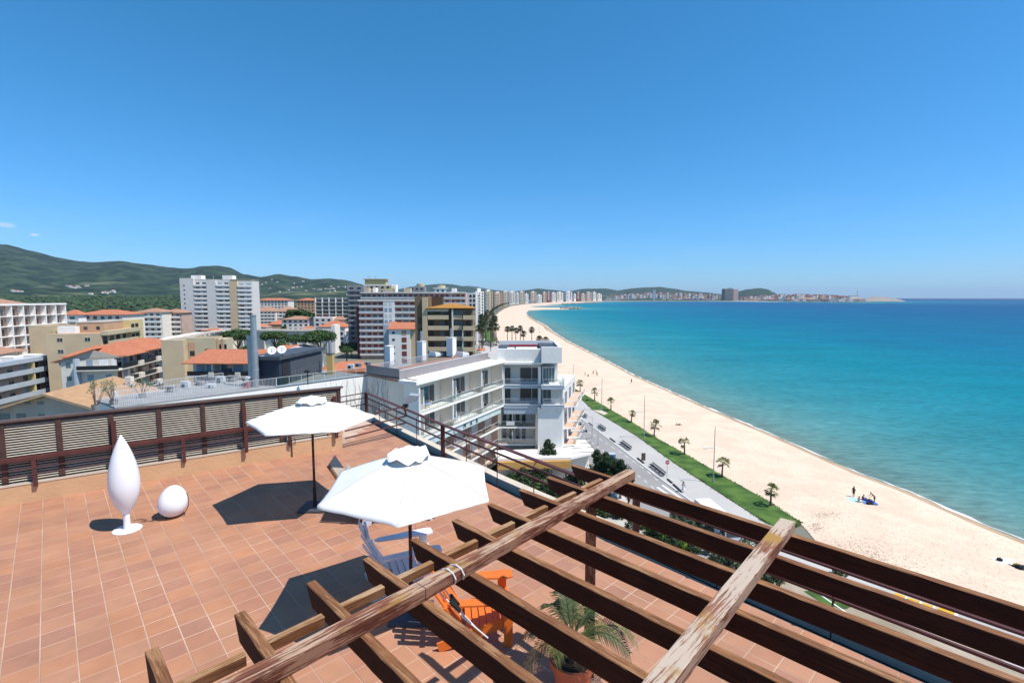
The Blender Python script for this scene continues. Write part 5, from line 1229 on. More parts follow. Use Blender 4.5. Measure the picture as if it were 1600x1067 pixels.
def hip(root, fr, s0, s1, d0, d1, z, h, mt, over=.5, gable=False, name='roof'):
    s0 -= over; s1 += over; d0 -= over; d1 += over; m = MB()
    b = [fr(s0, d0, z), fr(s1, d0, z), fr(s1, d1, z), fr(s0, d1, z)]; t = [fr(s0, d0, z+.16), fr(s1, d0, z+.16), fr(s1, d1, z+.16), fr(s0, d1, z+.16)]
    ls, ld = s1-s0, d1-d0; ins = 0 if gable else min(ls, ld)/2*.96
    if ls >= ld: r = [fr(s0+ins, (d0+d1)/2, z+h), fr(s1-ins, (d0+d1)/2, z+h)]; fs = [(4, 5, 9, 8), (6, 7, 8, 9), (5, 6, 9), (7, 4, 8)]
    else: r = [fr((s0+s1)/2, d0+ins, z+h), fr((s0+s1)/2, d1-ins, z+h)]; fs = [(5, 6, 9, 8), (7, 4, 8, 9), (4, 5, 8), (6, 7, 9)]
    m.v = b+t+r; m.f = [[0, 3, 2, 1], [0, 1, 5, 4], [1, 2, 6, 5], [2, 3, 7, 6], [3, 0, 4, 7]]+[list(f) for f in fs]
    return m.build(name, M[mt], root)
def flatroof(root, fr, s0, s1, d0, d1, z, mt='flatroof', par='white', ph=.5):
    m = MB(); m.box(s0+.2, s1-.2, d0+.2, d1-.2, z, z+.08, fr); r = m.build('roof', M[mt], root)
    m = MB()
    for (a, b, c, d) in ((s0, s1, d0, d0+.2), (s0, s1, d1-.2, d1), (s0, s0+.2, d0+.2, d1-.2), (s1-.2, s1, d0+.2, d1-.2)): m.box(a, b, c, d, z-.01, z+ph, fr)
    m.build('parapet', M[par], root); return r
def body(root, fr, s0, s1, d0, d1, z0, z1, mt, name='wall'): m = MB(); m.box(s0, s1, d0, d1, z0, z1, fr); return m.build(name, M[mt], root)
def PX(px, Y): return DY(px, 500, Y).x
def zy(y, Y): return DY(800, y, Y).z
def width_to(fr, pxr):   # s where the d=0 line reaches image column pxr
    return hit(fr, pxr, 500)[0]

# B1 terraced white apartments, far left
f = FR((PX(0, 122), 122), VP(655)); b1 = thing('apartment_building', 'white apartment block with long pale blue balcony bands at the left edge', 'building', f(0, 0, 0))
z1 = zy(569, 122); body(b1, f, -30, 25, -14, 0, 0, z1-.4, 'pinkish')
facade(b1, f, -30, 25, z1-3.0*5, 5, 3.0, 4.2, 'bands', 'glassdk', 'rail', True, 'bluegrey', None, 1.6, .45, shut='blueshut', parh=1.0)
m = MB(); m.box(-30, 25.3, -.2, 1.75, z1-.3, z1+.75, f); m.build('roof_band', M['bluegrey'], b1)
m = MB(); m.box(-30, 25.2, -14.2, -.2, z1-.39, z1-.1, f); m.build('roof', M['grey'], b1)
b1b = body(b1, f, -30, 12, -13, -5, z1-.09, z1+2.0, 'offwhite', 'attic'); hip(b1, f, -30, 14, -14, -4.5, z1+2.0, 1.9, 'tileroof2')
for k, s in enumerate((-18, -10, -3, 4, 11)): m = MB(); m.prism([(s, -4.2), (s+3.2, -4.2), (s+3.2, -.6), (s, -.6)], z1-.05, z1+1.1+.3*(k % 2), f); m.build('roof_light', M['white'], b1)
m = MB(); m.box(8.5, 9.6, -9, -8, z1+2.2, z1+4.4, f); m.build('chimney', M['grey'], b1)
for s in (24.2, 7.0): m = MB(); m.box(s, s+.5, .02, 1.59, z1-12, z1-.31, f); m.build('end_fin', M['yellow'], b1)
# B2 white grid frame
f = FR((PX(0, 145), 145), VP(708)); b2 = thing('apartment_building', 'beige block behind a white concrete grid frame at the left edge', 'building', f(0, 0, 0))
z1 = zy(479, 145); body(b2, f, -34, 24.6, -13, -1.2, 0, z1, 'pinkish')
g2 = FR(f(0, -1.2, 0)[:2], f.u); facade(b2, g2, -34, 24.6, z1-3.0*9, 9, 3.0, 4.15, 'grid', 'glassdk', 'offwhite', True, 'white', None, 1.6, .5, shut='shutter')
m = MB(); m.box(-34, 24.9, -1.3, .55, z1+.2, z1+.75, f); m.build('top_beam', M['white'], b2)
hip(b2, f, -34, 14, -12, -2, z1+.25, 2.0, 'tileroof2')
m = MB(); m.box(14.5, 24.5, -12.5, -1.4, z1, z1+.2, f); m.build('roof', M['flatroof'], b2)
# B3 tan block group
f = FR((PX(156, 135), 135), VP(590)); b3 = thing('apartment_building', 'tan apartment block with yellow loggias behind the coral roofs', 'building', f(0, 0, 0))
z1 = zy(521, 135); Wd = 12.5; Ls = width_to(f, 213); body(b3, f, 0, Ls, -Wd, 0, 0, z1, 'tan')
fe_ = FR(f(0, -Wd, 0)[:2], f.n)
facade(b3, fe_, 0, Wd, z1-3*3.1, 3, 3.1, 5.5, 'win', 'glassdk', 'offwhite', True, ww=.22, wh=1.1, sill=1.0)
facade(b3, f, .3, Ls-3, z1-4*3.1, 4, 3.1, 3.4, 'balc', 'glassdk', 'shutter', True, 'cream', None, 1.5, .6, parh=1.0)
m = MB(); m.box(-.1, Ls-.5, .0, 1.65, z1-.5, z1+.6, f); m.build('roof_band', M['cream'], b3)
z2 = zy(504, 140); body(b3, f, 4.5, Ls+2, -Wd+5, -1.2, z1, z2, 'salmon', 'upper_storeys')
m = MB(); m.box(Ls-6, Ls+2.4, -1.19, .8, 0, z2+.2, f); m.build('loggia_tower', M['yellow'], b3)
lt = FR(f(0, .8, 0)[:2], f.u)
for i in range(3):
    for k in range(2): m = MB(); m.box(Ls-5.6+2.6*k, Ls-3.5+2.6*k, .002, .04, z2-3-3*i, z2-.9-3*i, lt); m.build('loggia', M['dark'], b3)
for i, (s, w_) in enumerate(((6.5, .9), (9.5, .8))):
    m = MB(); e2 = FR(f(4.5, -Wd+5, 0)[:2], f.n); m.box(s-6+1, s-6+1+w_, .003, .05, z2-1.9, z2-1.0, e2); m.build('window', M['glassdk'], b3)
m = MB(); m.box(4.4, Ls+2.1, -Wd+4.9, -1.1, z2, z2+.25, f); m.build('roof', M['flatroof'], b3)
m = MB(); m.box(.5, 4.2, -Wd+.4, -.4, z1, z1+.06, f); m.build('roof_terrace', M['salmon'], b3)
m = MB(); m.box(1.4, 3.6, -Wd+2, -Wd+6, z1+.07, z1+1.9, f); m.build('white_canopy', M['white'], b3)
z3 = zy(511, 142); f3 = FR((PX(90, 142), 142), VP(590)); b3b = thing('apartment_building', 'narrow tan block with a slit window between grid frame and tan blocks', 'building', f3(0, 0, 0))
body(b3b, f3, 0, 10, -7, 0, 0, z3, 'tan'); flatroof(b3b, f3, 0, 10, -7, 0, z3, 'salmon', 'cream', .35)
m = MB(); m.box(-.5, .6, -1.2, 1.2, 0, z3-.8, f3); m.build('pilaster', M['yellow'], b3b)
for i in range(4): m = MB(); m.box(-.55, -.501, -.4, .3, z3-3.4-3*i, z3-1.4-3*i, f3); m.build('slit_window', M['glassdk'], b3b)
# B4 coral roofs with stepped balconies
f = FR((PX(186, 112), 112), VP(640)); b4 = thing('apartment_building', 'apartment house with three stepped coral tiled roofs and dark balcony rails', 'building', f(0, 0, 0))
ze = zy(557, 112); ml = 8.6
for k in range(3):
    s0 = k*ml; d1 = .9*k*0; z_e = ze-.0+.12*k
    body(b4, f, s0, s0+ml-.003, -12, -1.5, 0, z_e-.1, 'pinkish' if k else 'offwhite')
    hip(b4, f, s0+.5, s0+ml+.4, -11.6, .7, z_e+.14*k, 2.3-.1*k, 'tileroof', .45)
    gk = FR(f(0, -1.5, 0)[:2], f.u)
    for i in range(5):
        z = ze-2.75-3.0*i
        m = MB(); m.box(s0+.1, s0+ml-2.2, -1.49, .25, z-.22, z, f); bo_ = m.build('balcony', M['pinkish'] if False else M['offwhite'], b4)
        m = MB(); m.box(s0+.1, s0+ml-2.3, .15, .22, z+.05, z+.95, f); m.build('railing', M['blackm'], bo_)
        m = MB(); m.box(s0+ml-2.2, s0+ml-.1, -1.49, .55, z-.25, z+1.0, f); m.build('corner_balcony', M['offwhite'], b4)
        for q, (a, b, mt) in enumerate(((1.0, 2.6, 'shutter'), (3.4, 5.0, 'blueshut'), (6.3, 7.6, 'shutter'))):
            m = MB(); m.box(s0+a, s0+b, .002, .05, z+.05, z+2.1, gk); m.build('window', M[mt if (q+i+k) % 3 else 'glassdk'], b4)
ef = FR(f(0, -12, 0)[:2], f.n)     # front: gable wall with long lean-to and corner balcony
m = MB(); m.box(3.8, 12.2, .003, 1.7, ze-2.97, ze-2.75, ef); bo_ = m.build('balcony', M['offwhite'], b4)
m = MB(); m.box(3.9, 12.1, 1.6, 1.66, ze-2.7, ze-1.8, ef); m.build('railing', M['blackm'], bo_)
m = MB(); m.box(3.4, 3.8, .003, 1.8, ze-6.5, ze-.2, ef); m.build('fin', M['bluegrey'], b4)
for a, b, mt in ((5.0, 6.2, 'blueshut'), (7.4, 9.2, 'white'), (9.9, 10.9, 'white')): m = MB(); m.box(a, b, .003, .06, ze-2.7, ze-.7, ef); m.build('window', M[mt], b4)
for i in range(3):
    for a in (1.0,): m = MB(); m.box(a, a+.9, .003, .06, ze-2.2-3*i, ze-1.2-3*i, ef); m.build('window', M['glassbl'], b4)
    for a in (5.0, 8.6): m = MB(); m.box(a, a+1.2, .003, .06, ze-5.3-3*i, ze-4.0-3*i, ef); m.build('window', M['blueshut'], b4)
# front lean-to: pentagon gable wall
m = MB(); m.prism([(-1.2, ze-1.2-20), (12.3, ze-20), (12.3, ze-.2-20), (6.5, ze+1.6-20), (-1.2, ze-.9-20)], 0, .01, lambda x, y, z: ef(x, -z, y+20)); m.build('gable', M['greige'], b4)
m = MB(); m.poly([ef(-1.6, -8, ze-.9), ef(-1.6, .6, ze-.9), ef(6.5, .6, ze+1.75), ef(6.5, -8, ze+1.75)]); m.poly([ef(-1.6, -8, ze-1.1), ef(6.5, -8, ze+1.6), ef(6.5, .6, ze+1.6), ef(-1.6, .6, ze-1.1)])
m.poly([ef(-1.6, .6, ze-1.1), ef(6.5, .6, ze+1.6), ef(6.5, .6, ze+1.75), ef(-1.6, .6, ze-.9)]); m.build('side_roof', M['tileroof'], b4)
# B5 tan tower behind and the orange-striped part
f = FR((PX(284, 118), 118), VP(600)); b5 = thing('apartment_building', 'tall blank tan wall building with an orange striped corner', 'building', f(0, 0, 0))
z1 = zy(534, 118); body(b5, f, 0, 8, -4.6, 0, 0, z1, 'tan')
flatroof(b5, f, 0, 8, -4.6, 0, z1, 'flatroof', 'cream', .4)
e5 = FR(f(2.0, .003, 0)[:2], f.n); body(b5, e5, 0, 6.2, -6, 0, 0, z1+.3, 'cream', 'side_block')
m = MB(); m.box(.5, 1.9, .003, .12, z1-4.5, z1-.3, e5); m.build('orange_stripe', M['salmon'], b5)
m = MB(); m.box(.7, 1.7, .121, .16, z1-3.6, z1-2.4, e5); m.build('window', M['glassdk'], b5)
m = MB(); m.box(4.0, 5.3, .003, .1, z1-3.6, z1-2.0, e5); m.build('window', M['shutter'], b5)
m = MB(); m.box(6.21, 8.3, -7, -.4, 0, z1+.2, e5); m.build('yellow_wing', M['cream'], b5)
for i, s in enumerate((6.4, 7.5)):
    m = MB(); m.box(s, s+.5, -.399, -.3, 3, z1+.4, e5); m.build('orange_stripe', M['salmon'], b5)
    m = MB(); m.box(s+.65, s+1.15, -.398, -.33, z1-2.6, z1-1.0, e5); m.build('window', M['glassdk'], b5)
flatroof(b5, e5, 0, 6.2, -6, 0, z1+.3, 'flatroof', 'cream', .4)
# B6 orange roof with balconies, facing us
Y6 = 100; f = FR((PX(286, Y6), Y6), (1, -.03)); b6 = thing('apartment_building', 'long low house with an orange tiled roof and shaded balcony left of the flue', 'building', f(0, 0, 0))
z1 = zy(567, Y6); L6 = PX(420, Y6)-PX(286, Y6); body(b6, f, 0, L6, -9, -2.2, 0, z1-.1, 'offwhite')
m = MB(); m.poly([f(-.6, .5, z1), f(L6, .5, z1), f(L6, -6, z1+2.2), f(.9, -6, z1+2.2)]); m.poly([f(-.6, .5, z1-.18), f(.9, -6, z1+2.0), f(L6, -6, z1+2.0), f(L6, .5, z1-.18)]); m.poly([f(-.6, .5, z1-.18), f(L6, .5, z1-.18), f(L6, .5, z1), f(-.6, .5, z1)]); m.poly([f(-.6, .5, z1), f(.9, -6, z1+2.2), f(.9, -6, z1+2.0), f(-.6, .5, z1-.18)]); m.poly([f(.9, -6, z1+2.2), f(L6, -6, z1+2.2), f(L6, -9.5, z1), f(-.6, -9.5, z1)]); m.build('roof', M['tileroof'], b6)
g6 = FR(f(0, -2.2, 0)[:2], f.u)
for i in range(4):
    z = z1-2.6-2.9*i; m = MB(); m.box(.2, L6, -2.19, .2, z-.2, z, f); bo_ = m.build('balcony', M['offwhite'], b6)
    m = MB(); m.box(.3, L6, .1, .16, z+.06, z+.9, f); m.build('railing', M['blackm'], bo_)
    for s in (5.3, 10.8): m = MB(); m.box(s-.5, s+.5, -.3, .35, z-.3, z+.75, f); m.build('planter', M['offwhite'], b6)
    for s, w_, mt in ((.8, 1.6, 'blueshut'), (2.8, 1.9, 'blueshut'), (6.0, 2.2, 'glassbl'), (8.6, 1.9, 'blueshut'), (12.0, 1.6, 'blueshut')): m = MB(); m.box(s, s+w_, .002, .06, z+.03, z+2.2, g6); m.build('window', M[mt], b6)
    m = MB(); m.box(5.2, 5.5, -2.1, -.1, z+.001, z+2.39, f); m.build('column', M['offwhite'], b6)
# B7 gable house lower left
Y7 = 70; f = FR((PX(60, Y7)+1.1, Y7), (.985, .0)); b7 = thing('gabled_house', 'grey gabled house with a wide tan tiled roof behind the fence', 'house', f(0, 0, 0))
zr = zy(615, Y7); rd = Vector((-.17, .985)); Lr = 16; sl = .30
def r7(s, t, dz=0): p = Vector((PX(60, Y7)+s, Y7))+rd*t; return (p.x, p.y, zr-abs(s)*sl+dz)
m = MB(); m.v = []
m.poly([r7(-13, 1, -.5), r7(0, 1, -.5), r7(8.3, 1, -.5), (PX(60, Y7)+8.3, Y7+.98, 0), (PX(60, Y7)-13, Y7+.98, 0)]); m.poly([(PX(60, Y7)+8.3-.2, Y7+.99, 0), r7(8.1, 1, -.6), r7(8.1, Lr, -.6), (PX(60, Y7)+8.1-2.7, Y7+Lr, 0)]); m.build('wall', M['greige'], b7)
m = MB(); m.poly([r7(0, -.3), r7(8.8, -.3), r7(8.8, Lr), r7(0, Lr)]); m.poly([r7(0, -.3, -.28), r7(0, Lr, -.28), r7(8.8, Lr, -.28), r7(8.8, -.3, -.28)]); m.poly([r7(0, -.3, -.28), r7(8.8, -.3, -.28), r7(8.8, -.3), r7(0, -.3)]); m.poly([r7(8.8, -.3), r7(8.8, -.3, -.28), r7(8.8, Lr, -.28), r7(8.8, Lr)])
m.poly([r7(0, -.3), r7(0, Lr), r7(-14, Lr), r7(-14, -.3)]); m.poly([r7(-14, -.3, -.28), r7(0, -.3, -.28), r7(0, -.3), r7(-14, -.3)]); m.poly([r7(0, Lr), r7(8.8, Lr), r7(4, Lr+5, -1.5)]); rf = m.build('roof', M['tanroof'], b7, mesh_fix=False)
# rows of roof tiles as real ribs running down the slope
m = MB(); k = 0; t = -.25
while t < Lr: m.beam(r7(.1, t, .03), r7(8.75, t, .03), .13, .07); m.beam(r7(-13.9, t, .03), r7(-.1, t, .03), .13, .07); t += .30
m.build('tile_ribs', M['tanroof'], rf, kind='stuff')
m = MB(); pz = r7(4.2, 13.5); m.box(pz[0]-.5, pz[0]+.5, pz[1]-.4, pz[1]+.4, pz[2]-.5, pz[2]+1.6); m.build('chimney', M['offwhite'], rf)
m = MB(); pz = r7(7.0, 5.0); m.box(pz[0]-.25, pz[0]+.25, pz[1]-.25, pz[1]+.25, pz[2]-.3, pz[2]+1.5); m.build('chimney', M['greyw'], rf)
for px, py, w_, h_ in ((5, 652, 1.9, 1.1), (33, 651, 1.3, .9), (65, 651, .9, .7), (43, 629.5, .8, .35), (63, 630, .9, .35)):
    p = DY(px, py, Y7+.95); m = MB(); m.box(p.x-w_/2, p.x+w_/2, Y7+.90, Y7+.978, p.z-h_/2, p.z+h_/2); m.build('window', M['glassbl'], b7)
# B8 tall white tower
Y8 = 330; f = FR((PX(284, Y8), Y8), (1, .12)); b8 = thing('tower_block', 'tall pale grey apartment tower with stacked white balconies', 'building', f(0, 0, 0))
z1 = zy(437, Y8); L8 = PX(389, Y8)-PX(284, Y8)
segs = [(0, .19, 'greyw', 0), (.19, .37, 'white', 1), (.37, .50, 'greyw', 0), (.50, .69, 'white', 1), (.69, .80, 'tan', 0), (.80, 1.0, 'white', 1)]
for a, b, mt, ty in segs:
    zt = z1-.15*z1*0; hh = z1+(1.0 if a == 0 else 0)-(0 if a < .6 else .6)
    body(b8, f, L8*a, L8*b-.003, -14, -(1.4 if ty else 0), 0, hh, 'greyw' if mt == 'white' else mt)
    if ty:
        gk = FR(f(0, -1.4, 0)[:2], f.u); facade(b8, gk, L8*a+.1, L8*b-.1, 1, 14, (hh-2)/14, 4.0, 'balc', 'glassdk', 'rail', True, 'white', None, 1.7, .6, parh=1.0, shut='blueshut')
m = MB(); 
for i in range(13): m.box(2.2, 3.0, .003, .06, 3+2.95*i, 4+2.95*i, f)
m.build('windows', M['glassdk'], b8, kind='stuff')
m = MB(); m.box(0, L8, -14, -1.45, z1, z1+.4, f); m.build('roof', M['flatroof'], b8)
for s in (.14, .58): m = MB(); m.box(L8*s, L8*(s+.14), -8, -2, z1+.401, z1+3.0, f); m.build('lift_room', M['white'], b8)
# B9 mid rise blocks left of the tower, and others: (label, px0, px1, ytop, Y, floors, wall, roof, kind, vp-rot)
mids = [
 ('low block with grey glass balcony bands beside the round pine', 212, 252, 484, 300, 'offwhite', 'tileroof2', 'balc', 'hip'),
 ('block with a brown brick side and pale bands left of the white tower', 252, 283, 485, 310, 'pinkish', 'tileroof2', 'balc', 'hip'),
 ('flat block with red tiled roof behind the grid frame block', 118, 188, 487, 240, 'offwhite', 'tileroof', 'win', 'hip'),
 ('low white house with red roof at the edge of the pine wood', 103, 122, 487, 235, 'white', 'tileroof', 'balc', 'hip'),
 ('house with two orange roofs right of the white tower', 402, 450, 467, 520, 'offwhite', 'tileroof', 'win', 'hip'),
 ('house with a bright orange roof left of the grid block', 464, 492, 467, 500, 'salmon', 'tileroof', 'win', 'hip'),
 ('cream block with a brown pyramid roof, left of two', 394, 430, 484, 460, 'offwhite', 'tileroof2', 'balc', 'hip'),
 ('cream block with a brown pyramid roof, right of two', 428, 462, 484, 465, 'offwhite', 'tileroof2', 'balc', 'hip'),
 ('row of small white houses before the brown roofed blocks', 440, 482, 496, 380, 'white', 'tileroof2', 'win', 'hip'),
 ('grey house with a mansard roof right of the curved building', 490, 519, 497, 330, 'greyw', 'tileroof2', 'win', 'flat'),
 ('cream stepped balcony block behind the grey mansard house', 519, 537, 496, 335, 'offwhite', 'tileroof2', 'balc', 'hip'),
 ('grey glazed slab block left of the red and white building', 544, 569, 447, 300, 'grey', 'flatroof', 'balc', 'flat'),
 ('pale stair block with yellow rooftop penthouse behind the red block', 568, 612, 446, 330, 'cream', 'flatroof', 'win', 'flat'),
 ('grey block with round white water tank behind the red block', 640, 664, 449, 420, 'grey', 'flatroof', 'win', 'flat'),
 ('white rooftop block right of the round water tank', 680, 697, 452, 400, 'white', 'flatroof', 'win', 'flat'),
 ('small white block behind the red building before the towers', 704, 716, 457, 410, 'white', 'flatroof', 'win', 'flat'),
]
for (lb, a, b, yt, Y, wm_, rm, kd, rf_) in mids:
    f = FR((PX(a, Y), Y), (1, .06)); L = PX(b, Y)-PX(a, Y); z1 = zy(yt, Y); t = thing('house' if z1 < 14 else 'apartment_building', lb, 'building', f(0, 0, 0))
    dp = min(16, L*.9); body(t, f, 0, L, -dp, 0, 0, z1-(1.6 if rf_ == 'hip' else 0), wm_)
    zz = z1-(1.6 if rf_ == 'hip' else 0); nf = max(1, int(zz/3))
    facade(t, f, .5, L-.5, zz-nf*3+.05, nf, 3.0, 3.6, kd, 'glassdk', 'rail', False, 'white' if wm_ != 'grey' else 'grey', None, 1.2, .5, shut='shutter' if wm_ in ('offwhite', 'salmon') else None)
    g_ = FR(f(0, 0, 0)[:2], f.n)
    if rf_ == 'hip': hip(t, f, 0, L, -dp, 0, zz, 2.4 if 'pyramid' not in lb else 4.2, rm, .8)
    else: flatroof(t, f, 0, L, -dp, 0, z1, rm, 'white' if wm_ != 'grey' else 'grey', .6)
    if 'yellow rooftop' in lb:
        m = MB(); m.box(1, L-4, -10, -2, z1+.1, zy(437, Y+4), f); m.build('penthouse', M['yellow'], t)
        m = MB(); m.box(0, L-3, -11, -1, zy(437, Y+4), zy(437, Y+4)+.5, f); m.build('roof_slab', M['cream'], t)
    if 'water tank' in lb: m = MB(); m.lathe(f(L-4, -5, z1), [(3.4, 0), (3.4, 3), (0, 3.4)], 16); m.build('tank', M['cream'], t)
    if 'white rooftop' in lb: m = MB(); m.box(-1.5, L+1.5, -10, .5, z1+.6, z1+1.1, f); m.build('canopy', M['white'], t)
# B10 grid block
Y = 380; f = FR((PX(494, Y), Y), (1, .04)); t = thing('apartment_building', 'long grey slab block divided by tall white columns', 'building', f(0, 0, 0)); L = PX(546, Y)-PX(494, Y); z1 = zy(466, Y)
body(t, f, 0, L, -14, 0, 0, z1, 'grey'); facade(t, f, 0, L, z1-27, 9, 3, L/5, 'grid', 'glassdk', 'grey', True, 'white', None, 1.0, .7); flatroof(t, f, 0, L, -14, 0, z1, 'flatroof', 'grey', .4)
# long curved flat building
t = thing('long_building', 'long curved single row building with a pale flat roof behind the pines', 'building', (PX(300, 210), 210, 0))
cv = [(218, 541), (262, 532), (300, 523), (335, 517), (370, 515.5), (420, 516), (470, 516), (519, 516)]
zc = 13
fl_ = [P(x, y, zc) for x, y in cv]; bk = [p+Vector((1, 11, 0)) for p in fl_]
for i in range(len(fl_)-1):
    a, b = fl_[i], fl_[i+1]; m = MB(); m.prism([(a.x, a.y), (b.x, b.y), (bk[i+1].x, bk[i+1].y), (bk[i].x, bk[i].y)], zc-.5, zc); m.build('roof', M['flatroof'], t)
    f = FR((a.x, a.y), (b.x-a.x, b.y-a.y)); LL = (b-a).length
    m = MB(); m.box(0, LL, .0, .25, zc-.55, zc+.3, f); m.build('fascia', M['offwhite'], t)
    m = MB(); m.box(0, LL, -9, -1.2, 0, zc-.51, f); m.build('wall', M['offwhite'], t)
    n = max(1, int(LL/5))
    for k in range(n): m = MB(); x = LL*(k+.5)/n; m.box(x-.25, x+.25, -1.19, -.1, 0, zc-.56, f); m.build('column', M['offwhite'], t)
m = MB(); f = FR((fl_[-1].x, fl_[-1].y), (1, 0)); m.box(-.5, 1.6, -8, .4, 0, zc+3.0, f); m.build('end_wall', M['white'], t)
# row of tiled roofs just before it
for k, (px, py, w_) in enumerate(((232, 530, 11), (247, 524, 9), (330, 512, 12), (440, 514, 14), (458, 513, 12), (395, 522, 8), (322, 516, 8), (480, 512, 8))):
    p = P(px, py, 5); t = thing('house', 'low house with faded brown tiled roof, '+['leftmost beside the yellow loggia tower', 'second beside the yellow loggia tower', 'behind the curved flat building left part', 'behind the long flat roof near the shrubs', 'behind the long flat roof, right of its twin', 'beside the round pines left of the flue', 'at the bend of the curved building', 'before the grey mansard house'][k], 'house', (p.x, p.y, 0))
    f = FR((p.x-w_/2, p.y), (1, .1)); body(t, f, 0, w_, -9, 0, 0, 4.6, 'white'); hip(t, f, 0, w_, -9, 0, 4.6, 2.2, 'tileroof2', .6, k % 2 == 0)
    facade(t, f, .5, w_-.5, .4, 1, 3, 3.2, 'win', 'glassdk', 'rail', False)
# orange roofs behind the plant room
for k, (px, py, w_, h_, mt) in enumerate(((455, 552, 20, 9, 'tileroof'), (543, 583, 17, 8.5, 'tileroof'), (343, 556, 14, 8, 'tileroof2'))):
    p = P(px, py, h_); t = thing('house', ['house with a coral roof just behind the satellite dishes', 'house with a broad orange tiled roof right of the ochre chimney', 'small house under the round pine left of the steel flue'][k], 'house', (p.x, p.y, 0))
    f = FR((p.x-w_/2, p.y), (1, .25)); body(t, f, 0, w_, -12, 0, 0, h_, 'salmon' if k == 1 else 'white'); hip(t, f, 0, w_, -12, 0, h_, 2.6, mt, .6)
    facade(t, f, .5, w_-.5, .4, 2, 3, 3.6, 'win', 'glassdk', 'rail', True)
# B12 red and white balcony building
Y = 250; f = FR((PX(562, Y), Y), (1, .03)); t = thing('apartment_building', 'red and white apartment block with white balcony slabs and glazed bays', 'building', f(0, 0, 0)); L = PX(606, Y)-PX(562, Y); z1 = zy(470, Y); L2 = PX(650, Y)-PX(562, Y)
body(t, f, 0, L2, -16, 0, 0, z1, 'pinkish'); body(t, f, -2.0, -.003, -15, -1.5, 0, z1-3, 'darkred', 'side_wing')
facade(t, f, 0, L-2, z1-27.3, 9, 3.03, 3.1, 'rail', 'glassbl', 'darkred', True, 'white', 'rail', 1.3, .62, shut='redshut')
m = MB(); m.box(L-1.9, L+3.6, .002, 1.35, 0, z1+.2, f); m.build('white_stair_bay', M['white'], t)
for i in range(9):
    for a in (L-1.4, L+.8): m = MB(); m.box(a, a+1.5, 1.351, 1.39, z1-2.6-3.03*i, z1-.5-3.03*i, f); m.build('window', M['blueshut' if i % 2 else 'greyw'], t)
facade(t, f, L+3.7, L2, z1-27.3, 9, 3.03, 3.1, 'rail', 'glassbl', 'darkred', True, 'white', 'rail', 1.3, .66, shut='redshut')
m = MB(); m.box(-.3, L2+.2, -.3, 1.5, z1-.1, z1+.5, f); m.build('roof_band', M['white'], t); flatroof(t, f, 0, L2, -16, -.4, z1+.01, 'flatroof', 'white', .4)
Y = 285; f = FR((PX(565, Y), Y), (1, .0)); t = thing('apartment_building', 'long red panelled block with a white roof line behind the red and white one', 'building', f(0, 0, 0)); L = PX(728, Y)-PX(565, Y); z1 = zy(458, Y)
body(t, f, 0, L, -14, 0, 0, z1, 'pinkish'); facade(t, f, 0, L, z1-9.2, 3, 3.05, 3.0, 'rail', 'glassdk', 'rail', False, 'white', 'rail', 1.1, .62, shut='redshut')
m = MB(); m.box(-.2, L+.2, -.4, 1.4, z1, z1+.55, f); m.build('roof_band', M['white'], t); m = MB(); m.box(0, L, -14, -.41, z1, z1+.3, f); m.build('roof', M['flatroof'], t)
for k, (a, b, h_) in enumerate(((.03, .06, 3), (.10, .13, 3.2), (.2, .3, 2.6), (.31, .325, 5), (.4, .46, 2.8), (.86, .9, 2.8))): m = MB(); m.box(L*a, L*b, -8, -3, z1+.301, z1+h_, f); m.build('roof_hut', M['white' if k % 2 else 'cream'], t)
# wing towards the sea
Y = 330; f = FR((PX(716, Y), Y), (1, .0)); t = thing('apartment_building', 'dark windowed block with white slabs behind the golden roof', 'building', f(0, 0, 0)); L = PX(744, Y)-PX(716, Y); z1 = zy(459, Y)
body(t, f, 0, L, -14, 0, 0, z1, 'greyw'); facade(t, f, .2, L-.2, z1-27, 9, 3, 2.4, 'win', 'glassdk', 'rail', False, ww=.62, wh=1.9, sill=.5); flatroof(t, f, 0, L, -14, 0, z1, 'flatroof', 'white', .5)
# B13 white house
Y = 195; f = FR((PX(607, Y), Y), (1, .05)); t = thing('house', 'narrow white five storey house with small dark windows and orange roof', 'building', f(0, 0, 0)); L = PX(640, Y)-PX(607, Y); z1 = zy(514, Y)
body(t, f, 0, L, -10, 0, 0, z1, 'white'); body(t, f, -2.6, -.003, -12, -2.5, 0, z1+1.6, 'bluegrey', 'stair_wing')
for i in range(5):
    m = MB(); m.box(1.3, 2.3, .002, .06, z1-1.9-2.75*i, z1-1.1-2.75*i, f); m.build('window', M['dark'], t)
    m = MB(); m.box(5.0, 6.9, .002, .06, z1-2.5-2.75*i, z1-.6-2.75*i, f); m.build('shutter', M['redshut' if i else 'salmon'], t)
m = MB(); m.poly([f(-.5, .5, z1), f(L+2.5, .5, z1), f(L+2.5, -7, z1+2.3), f(-.5, -7, z1+2.3)]); m.poly([f(-.5, .5, z1-.2), f(-.5, -7, z1+2.1), f(L+2.5, -7, z1+2.1), f(L+2.5, .5, z1-.2)]); m.poly([f(-.5, .5, z1-.2), f(L+2.5, .5, z1-.2), f(L+2.5, .5, z1), f(-.5, .5, z1)]); m.build('roof', M['tileroof'], t, mesh_fix=False)
hip(t, f, -2.6, 2, -13, -8, z1+1.7, .8, 'tileroof', .3, name='rear_roof')
m = MB(); m.box(L+.003, L+2.4, -10, -.5, 0, z1-.3, f); m.build('tan_wing', M['tan'], t)
